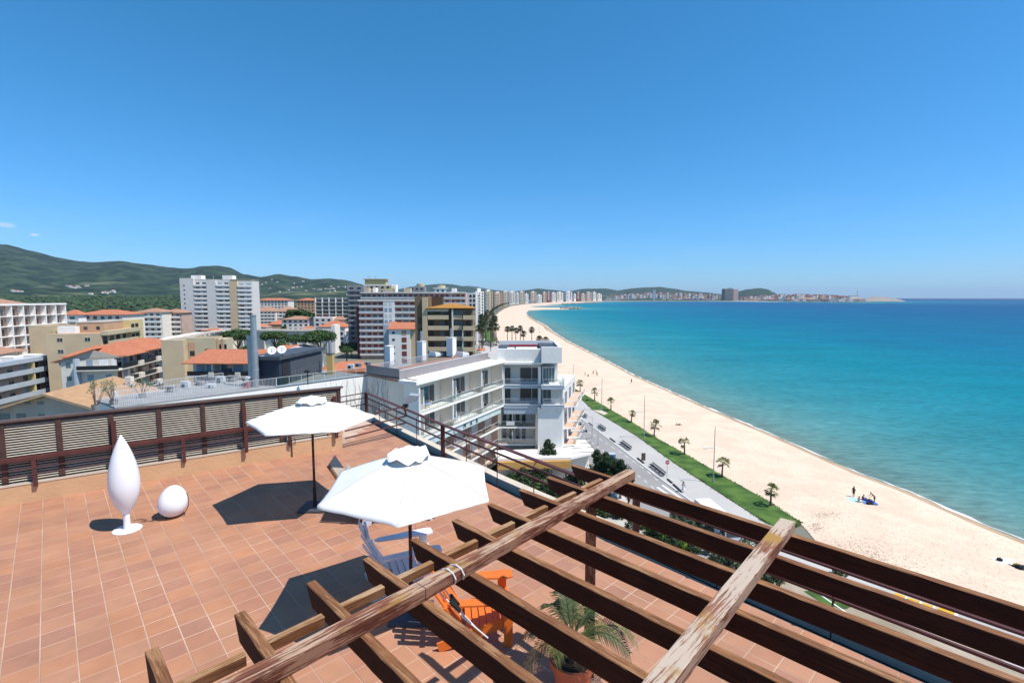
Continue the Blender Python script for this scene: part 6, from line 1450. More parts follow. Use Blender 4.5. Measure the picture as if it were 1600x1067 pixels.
# B14 brown building with golden roof
Y = 145; f = FR((PX(668, Y), Y), (1, .02)); t = thing('apartment_building', 'brown balconied building with a golden tiled hip roof near the palms', 'building', f(0, 0, 0)); z1 = zy(482, Y); sc_ = 145/775
sP = lambda px: (px-668)*sc_
body(t, f, sP(668), sP(738), -13, -1.8, 0, z1-.3, 'brown'); body(t, f, sP(648), sP(667.9), -11, -.5, 0, zy(463, Y), 'brown', 'stair_tower')
m = MB(); m.box(sP(660), sP(668), -.49, .2, 0, zy(463, Y)-.3, f); m.build('pier', M['tan'], t)
for i in range(3): m = MB(); m.box(sP(653.5), sP(659), -.497, -.4, z1-4.6-3.1*i, z1-2.6-3.1*i, f); m.build('window', M['browndark'], t)
hip(t, f, sP(670), sP(736), -12, -.1, z1, 1.5, 'goldroof', .8); body(t, f, sP(662), sP(686), -12.5, -9, z1, zy(464, Y+10), 'browndark', 'rear_tower')
for i in range(8):
    z = z1-2.9-3.1*i; zc_ = z
    for (a, b, d1, mt) in ((668.5, 701, .25, 'tan'), (707.5, 722, .05, 'tan'), (724, 742, 1.4, 'tan')):
        m = MB(); m.box(sP(a), sP(b), -1.79, d1-.15, z-.25, z, f); m.box(sP(a), sP(b), d1-.149, d1, z-.3, z+.95, f); m.build('balcony', M[mt], t)
    g_ = FR(f(0, -1.8, 0)[:2], f.u)
    for (a, b, mt) in ((671, 676, 'glassdk'), (687, 692, 'glassbl'), (694, 698, 'glassdk'), (709, 716, 'glassbl'), (717, 722, 'glassbl'), (727, 735, 'glassdk')): m = MB(); m.box(sP(a), sP(b), .002, .05, z+.03, z+2.3, g_); m.build('window', M[mt], t)
m = MB(); m.box(sP(668), sP(701), .0, .3, z1-.9, z1-.15, f); m.build('eave_band', M['tan'], t)
m = MB(); m.box(sP(706), sP(708), -1.79, .5, 0, z1-.2, f); m.build('white_pier', M['offwhite'], t)
m = MB(); m.box(sP(701), sP(706), -1.79, -.6, 0, z1-.3, f); m.build('recess_wall', M['browndark'], t)
m = MB(); m.box(sP(722.4), sP(723.6), -1.7, 1.2, 0, z1-6.3, f); m.build('white_pier', M['offwhite'], t)
# podium buildings by the promenade
p = P(800, 535, 3); t = thing('beach_pavilion', 'small white flat roofed pavilion under the palms behind the hotel', 'pavilion', (p.x, p.y, 0)); f = FR((PX(779, 185), 185), (1, 0))
body(t, f, 0, 3.5, -5, 0, 0, 4.0, 'white'); m = MB(); m.box(3.51, 9, -5, .3, 3.2, 3.5, f); m.build('canopy', M['greyw'], t)
for s in (5, 7, 8.8): m = MB(); m.box(s, s+.15, -.2, 0, 0, 3.19, f); m.build('post', M['rail'], t)
# seafront towers receding along the beach
tw = [(743, 757, 455.5, 520, 'white', 'pale blue striped'), (758, 771, 455, 1000, 'cream', 'cream ribbed'), (772, 786, 457.5, 1500, 'salmon', 'pinkish brick'), (786, 795, 455.5, 1900, 'cream', 'narrow tan'), (796, 806, 456.2, 2200, 'offwhite', 'pale grey'),
 (806.5, 811.5, 457.8, 2350, 'offwhite', 'slim off white'), (812, 820, 455.6, 2550, 'cream', 'square cream'), (820.5, 826, 459.5, 2650, 'white', 'low white'), (829, 839, 456.2, 3000, 'cream', 'broad tan'), (840, 847, 461, 3150, 'white', 'low broad white'),
 (848, 854.5, 457.0, 3300, 'salmon', 'salmon red'), (855, 861, 456.8, 3350, 'darkred', 'dark red'), (862, 869, 457.6, 3450, 'offwhite', 'second pale grey'), (870, 881, 457.0, 3600, 'offwhite', 'wide off white'), (884, 895, 456.0, 3850, 'greyw', 'tall blue grey'),
 (896.5, 900, 459.6, 4000, 'white', 'thin white'), (901, 907, 457.2, 4100, 'redshut', 'red brown'), (908, 915, 459.4, 4250, 'cream', 'low cream'), (916, 925, 457.0, 4350, 'pinkish', 'beige brown'), (926, 932, 456.8, 4450, 'offwhite', 'last pale grey'), (933, 941, 459.6, 4550, 'offwhite', 'last off white')]
for (a, b, yt, Y, mt, nm) in tw:
    f = FR((PX(a, Y), Y), (1, .42)); L = (PX(b, Y)-PX(a, Y))*1.0; z1 = zy(yt, Y); t = thing('tower_block', nm+' tower block in the row along the beach', 'building', f(0, 0, 0), 'tower blocks along the seafront')
    body(t, f, 0, L, -L*.8, 0, 0, z1, mt); m = MB(); fh_ = max(3, 2.3*Y/775); nfl = int(z1/fh_)
    nbx = 3 if Y < 2000 else 2
    for i in range(1, nfl): 
        for k in range(nbx): m.box(L*(k+.28)/nbx, L*(k+.72)/nbx, .1, .3, z1-fh_*i+.1*fh_, z1-fh_*i+.6*fh_, f)
    m.build('windows', M['glassdk'], t, kind='stuff'); m = MB()
    for i in range(1, nfl):
        if mt != 'bluegrey' or True: m.box(L*.05, L*.62, .31, 1.5, z1-fh_*i-.05, z1-fh_*i+.3*fh_, f)
    m.build('balconies', M['white' if mt in ('bluegrey', 'greyw', 'darkred') else 'offwhite'], t, kind='stuff')
    m = MB(); m.box(L*.3, L*.7, -L*.5, -L*.15, z1, z1+max(3.5, 1.1*Y/775), f); m.build('lift_room', M['white'], t)
# small town houses
rnd = random.Random(11)
CN = {'white': 'white', 'offwhite': 'off white', 'cream': 'cream', 'pinkish': 'pinkish', 'salmon': 'salmon', 'flatroof': 'a flat roof', 'tileroof': 'an orange tiled roof', 'tileroof2': 'a faded brown tiled roof'}
def hut(t_name, label, group, x, Y, w_, h_, wm_, rm, dp=None):
    f = FR((x, Y), (1, rnd.uniform(-.3, .3))); t = thing(t_name, label, 'building', (x, Y, 0), group); dp = dp or w_*.9
    body(t, f, 0, w_, -dp, 0, -.1, h_, wm_)
    if rm == 'flatroof': m = MB(); m.box(-.2, w_+.2, -dp-.2, .2, h_, h_+.4, f); m.build('roof', M[rm], t)
    else: hip(t, f, 0, w_, -dp, 0, h_, w_*.16+1, rm, .5)
    m = MB(); nf = max(1, int(h_/3.2)); nb = max(2, int(w_/4))
    for i in range(nf):
        for k in range(nb): m.box(w_*(k+.3)/nb, w_*(k+.7)/nb, .05, .25, 3.2*i+1, 3.2*i+2.4, f)
    m.build('windows', M['glassdk'], t, kind='stuff')
W_ = ['white', 'offwhite', 'cream', 'pinkish', 'white', 'salmon']; R_ = ['tileroof2', 'tileroof', 'tileroof2', 'flatroof']
n = 0
while n < 95:
    px = rnd.uniform(30, 560); Y = rnd.uniform(300, 1150)
    hpx = 465+28*775/Y
    w_ = rnd.uniform(10, 22); h_ = rnd.choice([6, 6, 9, 9, 12])
    if px < 280 and Y > 700: continue
    wm_, rm = rnd.choice(W_), rnd.choice(R_); hut('house', ('low' if h_ == 6 else 'three storey' if h_ == 9 else 'four storey')+' '+CN[wm_]+' house with '+CN[rm]+' among the inland trees', 'small houses inland', PX(px, Y), Y, w_, h_, wm_, rm); n += 1
n = 0
while n < 38:     # behind the seafront towers
    px = rnd.uniform(790, 945); Y = interp([(760, 900), (772, 1150), (780, 1400), (787, 1750), (799, 2250), (810, 2500), (822, 2800), (850, 3400), (880, 4050), (945, 4700)], px)+rnd.uniform(50, 900)
    if px > 470+ (0) and (px-800) > (3600-1500)/15: pass
    xx = PX(px, Y)
    yb = 465+31*775/Y
    PK = (rnd.choice(W_), rnd.choice(R_)); hut('house', CN[PK[0]]+' low block with '+CN[PK[1]]+' behind the seafront tower row', 'low blocks behind the seafront towers', xx, Y, rnd.uniform(22, 60), rnd.choice([12, 15, 18, 24]), *PK); n += 1
# far town across the bay
for k in range(86):
    px = rnd.uniform(942, 1342); Y = rnd.uniform(5150, 5700) if px < 1160 else rnd.uniform(4500, 5000) if px < 1225 else rnd.uniform(3650, 4150)
    h_ = rnd.uniform(12, 28) if px < 1150 else rnd.uniform(12, 24)
    h_ *= 1.0 if Y > 5000 else .9
    PK = (rnd.choice(W_), rnd.choice(['tileroof', 'tileroof2', 'flatroof']) if px > 1150 else rnd.choice(['tileroof2', 'flatroof', 'flatroof'])); hut('house', 'tiny '+CN[PK[0]]+' building with '+CN[PK[1]]+(' left of the big slab hotel' if px < 1131 else ' right of the big slab hotel'), 'buildings of the far town', PX(px, Y), Y, rnd.uniform(25, 60), h_, *PK, 40)
# second tier on the slope as one mass
for (a, b, ylo, yhi, Y0, nn) in ((950, 1135, 456.5, 464, 5900, 260), (1155, 1335, 459.5, 466, 5000, 330)):
    acc = {k_: MB() for k_ in ('white', 'offwhite', 'pinkish', 'tileroof', 'salmon')}
    for _ in range(nn):
        px = rnd.uniform(a, b); t_ = math.sin(math.pi*(px-a)/(b-a))**.5; y = yhi-(yhi-ylo)*t_*rnd.random(); Yd = Y0*(1 if px < 1225 else .86); p = DY(px, y, Yd+rnd.uniform(0, 150)); w_ = rnd.uniform(14, 34)
        acc[rnd.choice(['white', 'offwhite', 'pinkish', 'offwhite', 'salmon'])].box(p.x-w_/2, p.x+w_/2, p.y, p.y+25, -1, p.z)
        acc['tileroof'].box(p.x-w_/2-.5, p.x+w_/2+.5, p.y-.5, p.y+25.5, p.z, p.z+1.6+2*rnd.random())
    for k_, mb in acc.items(): o = mb.build('distant_houses', M[k_], kind='stuff')
Y = 4900; f = FR((PX(1131, Y), Y), (1, .1)); t = thing('tower_block', 'big brown slab hotel standing alone on the far shore', 'building', f(0, 0, 0)); L = PX(1154, Y)-PX(1131, Y); z1 = zy(451.3, Y)
body(t, f, 0, L*.62, -60, 0, 0, z1, 'brown'); body(t, f, L*.62+.01, L, -60, -10, 0, z1-4, 'pinkish', 'side_wing'); m = MB(); m.box(L*.3, L*.55, -30, -10, z1, z1+8, f); m.build('lift_room', M['grey'], t)
m = MB()
for i in range(1, int(z1/6)): m.box(1, L*.6, .2, 1.5, z1-6*i, z1-6*i+2.4, f)
m.build('balconies', M['grey'], t, kind='stuff')
Y = 5100; f = FR((PX(1019.5, Y), Y), (1, 0)); t = thing('tower_block', 'thin blue grey tower standing out of the far town', 'building', f(0, 0, 0)); body(t, f, 0, 24, -24, 0, 0, zy(452.5, Y), 'bluegrey'); m = MB(); m.box(-1, 25, -25, 1, zy(452.5, Y), zy(452.5, Y)+4, f); m.build('roof', M['grey'], t)
Y = 3950; p = DY(1338.5, 470, Y); t = thing('mast', 'thin mast at the end of the far harbour town', 'mast', (p.x, p.y, 0)); m = MB(); m.tube([(p.x, p.y, 0), (p.x, p.y, zy(453, Y))], [2.2, 1.0], 5); m.build('pole', M['steelpaint'], t)
m = MB(); m.box(p.x-2.5, p.x+2.5, p.y-2, p.y+2, 0, 9); m.build('base', M['white'], t)
f = FR((PX(1326, 3900), 3900), (1, 0)); t = thing('harbour_building', 'long white building beside the mast on the far shore', 'building', f(0, 0, 0)); body(t, f, 0, 75, -30, 0, 0, zy(462.5, 3900), 'white'); m = MB(); m.box(-1, 76, -31, 1, zy(462.5, 3900), zy(462.5, 3900)+2, f); m.build('roof', M['flatroof'], t)
# rocky headland
m = MB(); rr2 = random.Random(5); pts = []
hp = [(1344, 470), (1350, 466), (1358, 464.5), (1366, 463.5), (1378, 464.5), (1388, 465.5), (1396, 466.5), (1404, 468), (1413, 470.8)]
Yh = 4050
for k in range(90):
    px = 1344+70*k/89; yt = interp(hp, px)+rr2.uniform(-.4, .4); 
    for j in range(5): fz = [0, .7, 1, .8, 0][j]; pts.append((PX(px, Yh+60*j), Yh+60*j, SEAZ-.5+(zy(yt, Yh)-SEAZ+.5)*fz))
m.v = pts
for k in range(89):
    for j in range(4): m.f.append([k*5+j, (k+1)*5+j, (k+1)*5+j+1, k*5+j+1])
m.build('headland', M['rock'], kind='structure')
for k, (px, w_, h_) in enumerate(((1365, 60, 19), (1375, 50, 17), (1357, 40, 11))): hut('house', ['large villa on top of the far headland', 'second villa on the far headland, right of the large one', 'white house on the near side of the far headland'][k], None, PX(px, Yh+110), Yh+110, w_, h_+12, ['pinkish', 'salmon', 'white'][k], 'tileroof')
# white houses on the wooded hill
n = 0
def hz(px, Y):   # ray down to the hill surface is approximated from the picture row
    return DY(px, 0, Y)
for k in range(64):
    cx, cy, sx, sy = rnd.choice([(425, 441, 28, 3), (400, 447, 14, 3), (520, 455, 22, 4), (455, 452, 30, 3), (112, 449, 12, 1.5), (15, 456, 6, 1), (160, 458, 10, 2)])
    px, py = rnd.gauss(cx, sx), rnd.gauss(cy, sy); Y = 3300 if py < 446 else 2600 if py < 452 else 2000; hit_ = None
    for b_ in HB[:1]:
        q = b_.ray_cast(Vector((0, 0, CAMZ)), ray(px, py).normalized(), 9000)
        if q[0] is not None: hit_ = q[0]
    if hit_ is None or n > 200: continue
    n += 1; p = hit_; w_ = rnd.uniform(8, 20)
    t = thing('house', 'tiny white villa on the wooded hillside', 'building', (p.x, p.y, max(0, p.z)), 'white villas on the hillside'); f = FR((p.x, p.y), (1, rnd.uniform(-.4, .4)))
    m = MB(); m.box(0, w_, -10, 0, p.z-3, p.z+4.5, f); m.build('wall', M['white'], t); hip(t, f, 0, w_, -10, 0, p.z+4.5, 2.5, 'tileroof2', .4)

for k in range(14): hut('house', 'small '+CN[W_[k % 6]]+' house on the far headland beyond the harbour', 'houses on the headland', PX(1347+4.2*k, Yh+60), Yh+60+rnd.uniform(0, 60), rnd.uniform(22, 40), 10+6*math.sin(k*.25)+rnd.uniform(0, 5), W_[k % 6], 'tileroof2' if k % 2 else 'flatroof')

# more of the same inland houses beyond those that can be told apart
acc = {k_: MB() for k_ in ('white', 'offwhite', 'pinkish', 'tileroof', 'tileroof2')}
for _ in range(110):
    px = rnd.uniform(40, 740); Y = rnd.uniform(450, 1500); w_ = rnd.uniform(10, 22); h_ = rnd.choice([6, 9, 9]); x = PX(px, Y)
    if px < 280 and Y > 620: continue
    acc[rnd.choice(['white', 'offwhite', 'pinkish'])].box(x, x+w_, Y, Y+12, 0, h_)
    mb = acc[rnd.choice(['tileroof', 'tileroof2'])]; k0 = len(mb.v); mb.v += [(x-.5, Y-.5, h_), (x+w_+.5, Y-.5, h_), (x+w_+.5, Y+12.5, h_), (x-.5, Y+12.5, h_), (x+w_*.35, Y+6, h_+2.6), (x+w_*.65, Y+6, h_+2.6)]; mb.f += [[k0, k0+1, k0+5, k0+4], [k0+1, k0+2, k0+5], [k0+2, k0+3, k0+4, k0+5], [k0+3, k0, k0+4]]
for k_, mb in acc.items(): mb.build('inland_houses', M[k_], kind='stuff')
# ================================================================== TREES AND PLANTS
def leafcloud(m, rnd, blobs, n, size, flat=1.0):
    """leaf sized faces spread through several overlapping clumps"""
    for _ in range(n):
        (cx, cy, cz, r, rz) = blobs[int(rnd.random()*len(blobs))]
        v = Vector((rnd.gauss(0, 1), rnd.gauss(0, 1), rnd.gauss(0, 1))).normalized(); q = rnd.random()**.35
        c = Vector((cx+v.x*r*q, cy+v.y*r*q, cz+v.z*rz*q)); nrm = (v+Vector((rnd.gauss(0, .5), rnd.gauss(0, .5), rnd.gauss(0, .5)+.25))).normalized()
        t = nrm.orthogonal().normalized(); t = (Matrix.Rotation(rnd.random()*6.28, 3, nrm) @ t); b_ = nrm.cross(t); s = size*rnd.uniform(.6, 1.35)
        k = len(m.v); m.v += [tuple(c-t*s), tuple(c-b_*s*.6), tuple(c+t*s), tuple(c+b_*s*.6)]; m.f.append([k, k+1, k+2, k+3])
def crown_mesh(name, mt, seed, R, H, nb, n, size, flat=False):
    rnd = random.Random(seed); bl = []
    for _ in range(nb):
        a = rnd.random()*6.28; q = rnd.random()**.6; x, y = R*.72*q*math.cos(a), R*.72*q*math.sin(a)
        z = H*(.5+.38*math.sqrt(max(0, 1-q*q))*rnd.uniform(.5, 1)-.1*rnd.random()) if flat else H*rnd.uniform(.18, .82)
        r = R*rnd.uniform(.24, .42)*(1 if flat else (1.15-.7*z/H)); bl.append((x if flat else x*(1.2-.9*z/H), y if flat else y*(1.2-.9*z/H), z, r, r*(.72 if flat else .9)))
    m = MB(); leafcloud(m, rnd, bl, n, size); o = m.build(name, mt, mesh_fix=False); me = o.data; bpy.data.objects.remove(o); return me, bl
def place_tree(tname, label, cat, x, y, z, sc_, crown, th_, tr, rot=0, group=None, trunkmat='bark', branches=5, seed=0):
    me, bl = crown; t = thing(tname, label, cat, (x, y, z), group); rnd = random.Random(seed)
    o = bpy.data.objects.new('crown', me); col.objects.link(o); o.parent = t; o.location = (0, 0, th_); o.scale = (sc_, sc_, sc_); o.rotation_euler = (0, 0, rot)
    m = MB(); top = Vector((x, y, z+th_+bl[0][2]*sc_*.45)); m.tube([(x, y, z), (x+rnd.uniform(-.2, .2), y, z+th_*.5), top], [tr, tr*.8, tr*.5], 7)
    for k in range(branches):
        b_ = bl[k % len(bl)]; ca, sa = math.cos(rot), math.sin(rot); e = Vector((x+(b_[0]*ca-b_[1]*sa)*sc_, y+(b_[0]*sa+b_[1]*ca)*sc_, z+th_+b_[2]*sc_)); m.tube([Vector((x, y, z+th_*.75)), (Vector((x, y, z+th_*.75)).lerp(e, .5)+Vector((0, 0, -.1))), e], [tr*.5, tr*.35, tr*.12], 5)
    m.build('trunk', M[trunkmat], t); return t
pineA = crown_mesh('crown', M['leaf'], 1, 8.5, 5.5, 56, 9500, .42, True); pineB = crown_mesh('crown', M['leaf'], 2, 8, 5, 48, 8500, .42, True)
cA = crown_mesh('crown', M['leafdk'], 3, 2.4, 6.2, 40, 4200, .14); cB = crown_mesh('crown', M['leaf'], 4, 4.2, 6, 34, 1500, .38); cC = crown_mesh('crown', M['leaf2'], 5, 4.0, 5.2, 30, 1300, .40)
for k, (px, py, wpx, Y, ztop_y, lb) in enumerate(((234, 520, 50, 320, 492, 'round umbrella pine left of the white tower'), (370, 560, 54, 215, 518, 'dense umbrella pine directly left of the steel flue'), (428, 560, 46, 225, 519, 'umbrella pine behind the flue and the satellite dishes'),
        (500, 560, 60, 205, 520, 'big umbrella pine behind the dark plant room'), (462, 540, 40, 250, 524, 'small umbrella pine between the dishes and the big pine'), (540, 560, 22, 230, 545, 'low pine beside the red awning'))):
    x = PX(px, Y); R = wpx/2*Y/775; zt = zy(ztop_y, Y); s = R/8.5; place_tree('umbrella_pine', lb, 'tree', x, Y, 0, s, pineA if k % 2 else pineB, max(1, zt-5.0*s), .45, k*1.3, None, seed=k)
for k, (px, Y, zt_y, lb) in enumerate(((455, 430, 477, 'tall dark cypress group left, among the brown roofs'), (466, 425, 476, 'tall dark cypress group middle, among the brown roofs'), (478, 432, 479, 'tall dark cypress group right, among the brown roofs'), (492, 435, 484, 'dark tree at the foot of the grid block'))):
    z = zy(zt_y, Y); place_tree('cypress_tree', lb, 'tree', PX(px, Y), Y, 0, z/8.5, cB, z*.2, .4, k, None, seed=k+20)
rnd = random.Random(21)
for k in range(110):
    px = rnd.uniform(20, 570); Y = rnd.uniform(230, 1000)
    if Y > 620 and rnd.random() < .3: Y *= .6
    if 555 < px and Y < 300: continue
    s = rnd.uniform(.7, 1.5); CR = rnd.choice([cB, cC, pineA]) if rnd.random() > .3 else cC; place_tree('town_tree', {id(cB): 'tall dark green', id(cC): 'bushy mid green', id(pineA): 'flat topped pine'}[id(CR)]+' tree standing among the houses inland', 'tree', PX(px, Y), Y, 0, s*(.6 if CR is pineA else 1), CR, 2*s, .3, rnd.random()*6, 'trees among the inland houses', seed=k, branches=2)
# wood of umbrella pines behind the town at left, reads as one mass
m = MB(); rnd = random.Random(8)
def ico():
    bm_ = bmesh.new(); bmesh.ops.create_icosphere(bm_, subdivisions=1, radius=1); r = ([v.co.copy() for v in bm_.verts], [[v.index for v in f.verts] for f in bm_.faces]); bm_.free(); return r
iv, if_ = ico()
for k in range(4200):
    px = rnd.uniform(-260, 300)+rnd.gauss(0, 6); Y = rnd.uniform(620, 1500); f_ = (Y-620)/880
    z = -1+27*f_**1.15+rnd.uniform(-2, 2)+1.5*math.sin(px*.05)
    hgt = 10+rnd.uniform(-2, 2); r = rnd.uniform(4, 7.5)*(1+.4*f_); x = PX(px, Y)
    if px > 286: continue
    k0 = len(m.v)
    for v in iv: q = v*(1+rnd.uniform(-.22, .22)); m.v.append((x+q.x*r, Y+q.y*r, z+hgt-3.0+q.z*r*.42))
    for f in if_: m.f.append([k0+i for i in f])
m.build('pine_wood', leafmat('pine_wood_leaf', (.045, .075, .018), (.022, .042, .012), .3, .15), kind='stuff', mesh_fix=False)
# scattered dark crowns on the plain between the wood and the town
m = MB()
for k in range(1500):
    px = rnd.uniform(280, 800); Y = rnd.uniform(700, 2300); x = PX(px, Y); r = rnd.uniform(4, 8)
    if px > 735 and Y > 600: continue
    k0 = len(m.v)
    for v in iv: q = v*(1+rnd.uniform(-.25, .25)); m.v.append((x+q.x*r*1.2, Y+q.y*r*1.2, 3.5+q.z*r*.7))
    for f in if_: m.f.append([k0+i for i in f])
m.build('scrub_wood', leafmat('scrub_leaf', (.035, .065, .022), (.018, .036, .012), .3, .15), kind='stuff', mesh_fix=False)

# fan palms
def fancrown(name, mt, dead, seed, R, n, seg=7):
    rnd = random.Random(seed); m = MB(); m2 = MB()
    for i in range(n):
        az = rnd.random()*6.28; el = math.radians(rnd.uniform(-55, 78)); mm = m2 if el < math.radians(-30) else m; L = R*rnd.uniform(.38, .55)
        d = Vector((math.cos(az)*math.cos(el), math.sin(az)*math.cos(el), math.sin(el))); p = d*L; mm.tube([(0, 0, 0), tuple(p*.6), tuple(p)], [.03*R, .02*R, .012*R], 3, cap=False)
        x = d.cross(Vector((0, 0, 1)))
        if x.length < .1: x = Vector((1, 0, 0))
        x.normalize(); up = x.cross(d)
        for j in range(seg):
            a = math.radians(-75+150*j/(seg-1)); dd = (d*math.cos(a)+x*math.sin(a)).normalized(); l = R*.52*rnd.uniform(.85, 1.1)*(1-.25*abs(j-(seg-1)/2)/seg)
            q = p+dd*l*.6+up*.02; e = p+dd*l-Vector((0, 0, R*rnd.uniform(.10, .22))); w_ = dd.cross(up).normalized()*R*.065
            k = len(mm.v); mm.v += [tuple(p), tuple(q-w_), tuple(e), tuple(q+w_)]; mm.f.append([k, k+1, k+2, k+3])
    o = m.build(name, mt, mesh_fix=False); me = o.data; bpy.data.objects.remove(o); me2 = None
    if m2.v: o = m2.build('dead_leaves', dead, mesh_fix=False); me2 = o.data; bpy.data.objects.remove(o)
    return me, me2
M['fanleaf'] = leafmat('fan_palm_leaf', (.23, .24, .09), (.13, .15, .055)); M['fandead'] = leafmat('dry_fan_leaf', (.20, .14, .07), (.13, .09, .045)); M['fandk'] = leafmat('dark_fan_leaf', (.055, .08, .03), (.03, .045, .018))
fcs = [fancrown('crown', M['fanleaf'], M['fandead'], s, 1.4, 19) for s in (1, 2, 3)]; fct = [fancrown('crown', M['fandk'], M['fandead'], s, 2.6, 40) for s in (5, 6)]
def palm(label, x, y, z, h, cr, sc_, tr, rot, group=None, lean=0, cat='palm tree'):
    t = thing('palm_tree', label, cat, (x, y, z), group); m = MB(); pts = []; rr = []
    for i in range(9): f = i/8; pts.append((x+lean*f*f, y, z+h*f)); rr.append(tr*(1.25-.55*f)*(1+.10*(i % 2)) if i else tr*1.7)
    m.tube(pts, rr, 8); m.build('trunk', M['bark'], t)
    for me, nm in zip(cr, ('crown', 'dead_leaves')):
        if me: o = bpy.data.objects.new(nm, me); col.objects.link(o); o.parent = t; o.location = (lean, 0, h); o.scale = (sc_,)*3; o.rotation_euler = (0, 0, rot)
    return t
ordn = ['nearest to the pergola', 'second', 'third', 'fourth', 'fifth', 'sixth', 'seventh', 'eighth', 'ninth']
for k, (px, py, h_) in enumerate(((1204, 789.5, 35), (1128, 745, 32), (1069.5, 710, 27), (1022, 681, 24), (986.5, 659.5, 19.5), (954.5, 641, 20), (929, 626, 20), (906.5, 612, 19), (890.8, 600, 14))):
    p = P(px, py, .1); H_ = h_*p.y/775; palm('young fan palm on the lawn strip, '+(ordn[k] if k == 0 else ordn[k]+' counting away from the pergola'), p.x, p.y, .1, H_*.74, fcs[k % 3], H_/3.4*(1.0 if k != 3 else 1.15), .13, k*1.7, 'young palms along the lawn strip', lean=[0, .1, -.1, .3, .1, 0, 0, -.1, 0][k])
for k, (px, yt, yb) in enumerate(((793, 509, 534), (800, 508, 535), (806, 511, 534), (813, 508, 535), (818, 516, 537), (831, 510, 534))):
    Y = 31*775/(yb+2-465); z = zy(yt+3, Y); palm(['leftmost', 'second from left', 'third from left', 'fourth from left', 'short thick', 'rightmost standing apart'][k]+' dark palm of the six on the sand behind the hotel', PX(px, Y), Y, 0, z-1, fct[k % 2], 1.05, .22, k*2.1, 'six tall palms on the sand behind the hotel')
rnd = random.Random(31)
for k in range(34):
    f_ = k/33; px = 745+36*rnd.random()*(1-.35*f_)+3; yb = 548-44*f_+rnd.uniform(-2, 2)
    if px > 778: px = 778-rnd.random()*8
    Y = 31*775/(yb-465); palm('tall dark palm of the grove on the lawn behind the hotel', PX(px, Y), Y, 0, rnd.uniform(11.5, 14.5), fct[k % 2], rnd.uniform(1.0, 1.25), .24, k*1.9, 'palm grove on the lawn behind the hotel')
for k in range(16):
    Y = 700+75*k; px = interp([(650, 767), (800, 770), (1068, 777), (1413, 784.5), (1907, 796)], Y); palm('distant palm in the row along the far promenade', PX(px, Y), Y, 0, 11, fct[k % 2], 1.3, .3, k, 'palms along the far promenade')
for k, px in enumerate((843, 853)):
    Y = 345; palm(['left', 'right'][k]+' low bushy palm on the sand behind the hotel roof', PX(px, Y), Y, 0, 1.5+.8*(1-k), fct[k], 1.2, .3, k, None)
# shrubs and hedges
sh = {k_: crown_mesh('crown', M[k_], i+40, 1.2, 1.5, 14, 900, .085) for i, k_ in enumerate(('leafdk', 'leaf', 'leaf2', 'leaflime', 'leafgrey'))}
def shrub(label, px, py, z, s, kind, group=None, name='shrub'):
    p = P(px, py, z); me, bl = sh[kind]; t = thing(name, label, 'plant', tuple(p), group); o = bpy.data.objects.new('crown', me); col.objects.link(o); o.parent = t; o.scale = (s, s, s*random.uniform(.8, 1.2)); o.rotation_euler = (0, 0, random.random()*6)
    m = MB(); m.tube([tuple(p), (p.x, p.y, p.z+.8*s)], [.06*s, .03*s], 5); m.build('stem', M['bark'], t)
random.seed(5)
m = MB(); m.sheet([P(x, y, .05) for x, y in ((740, 728), (905, 716), (945, 745), (985, 785), (1060, 850), (1130, 900), (960, 930), (850, 830), (740, 770))]); m.build('garden_paving', mat('pale_garden_paving', (.60, .58, .55), .9, (.30, .27, .22), .25, detail=8), kind='structure')
for k in range(46):
    px = random.uniform(770, 925); py = 735+random.uniform(0, 60)+(px-770)*.22
    shrub('leafy garden shrub below the terrace railing beside the hotel', px, py, .05, random.uniform(1.2, 2.9), random.choice(['leafdk', 'leaf', 'leafdk', 'leaf2']), 'garden shrubs beside the hotel')
def row(label, pxs, n, kind, s0, s1, group, jit=3):
    for k in range(n):
        t = random.random()*(len(pxs)-1); i = int(t); f = t-i; x = pxs[i][0]+(pxs[i+1][0]-pxs[i][0])*f+random.uniform(-jit, jit); y = pxs[i][1]+(pxs[i+1][1]-pxs[i][1])*f+random.uniform(-jit, jit)*.7; shrub(label, x, y, .05, random.uniform(s0, s1), kind, group, 'hedge_shrub')
row('lime green hedge shrub seen between the pergola rafters', [(1002, 820), (1035, 841), (1070, 860)], 15, 'leaflime', .7, 1.0, 'lime green hedge')
row('grey green hedge shrub along the street below the pergola', [(1052, 810), (1100, 830), (1145, 845), (1185, 858)], 26, 'leafgrey', .8, 1.25, 'grey green street hedge')
row('grey green shrub on the bank below the terrace', [(1060, 850), (1110, 868), (1160, 890), (1200, 905)], 26, 'leafgrey', .6, 1.2, 'grey shrubs on the bank', 8)
row('dark shrub on the bank below the terrace', [(930, 800), (980, 815), (1040, 850), (1100, 880), (1230, 915)], 34, 'leafdk', .6, 1.3, 'dark shrubs on the bank', 10)
row('bush at the edge of the light path', [(1295, 893), (1330, 902)], 6, 'leaf2', .3, .5, 'bushes beside the light path', 3)
row('low bush on the seaward side of the path', [(1440, 928), (1470, 936), (1515, 953)], 10, 'leaf2', .25, .45, 'low bushes beyond the path', 2)
for k, (px, py, z, s, lb) in enumerate(((856, 748, .05, 1.15, 'slender dark conifer before the orange podium fascia'), (936, 768, .05, 1.15, 'dark conifer left of the blue cabin'), (951, 775, .05, 1.1, 'dark conifer directly before the blue cabin'), (969, 778, .05, 1.05, 'dark conifer right of the blue cabin'), (982, 790, .05, .75, 'short conifer at the street corner'))):
    p = P(px, py, z); place_tree('conifer', lb, 'tree', p.x, p.y, z, s, cA, .6, .2, k, None, seed=k+60)
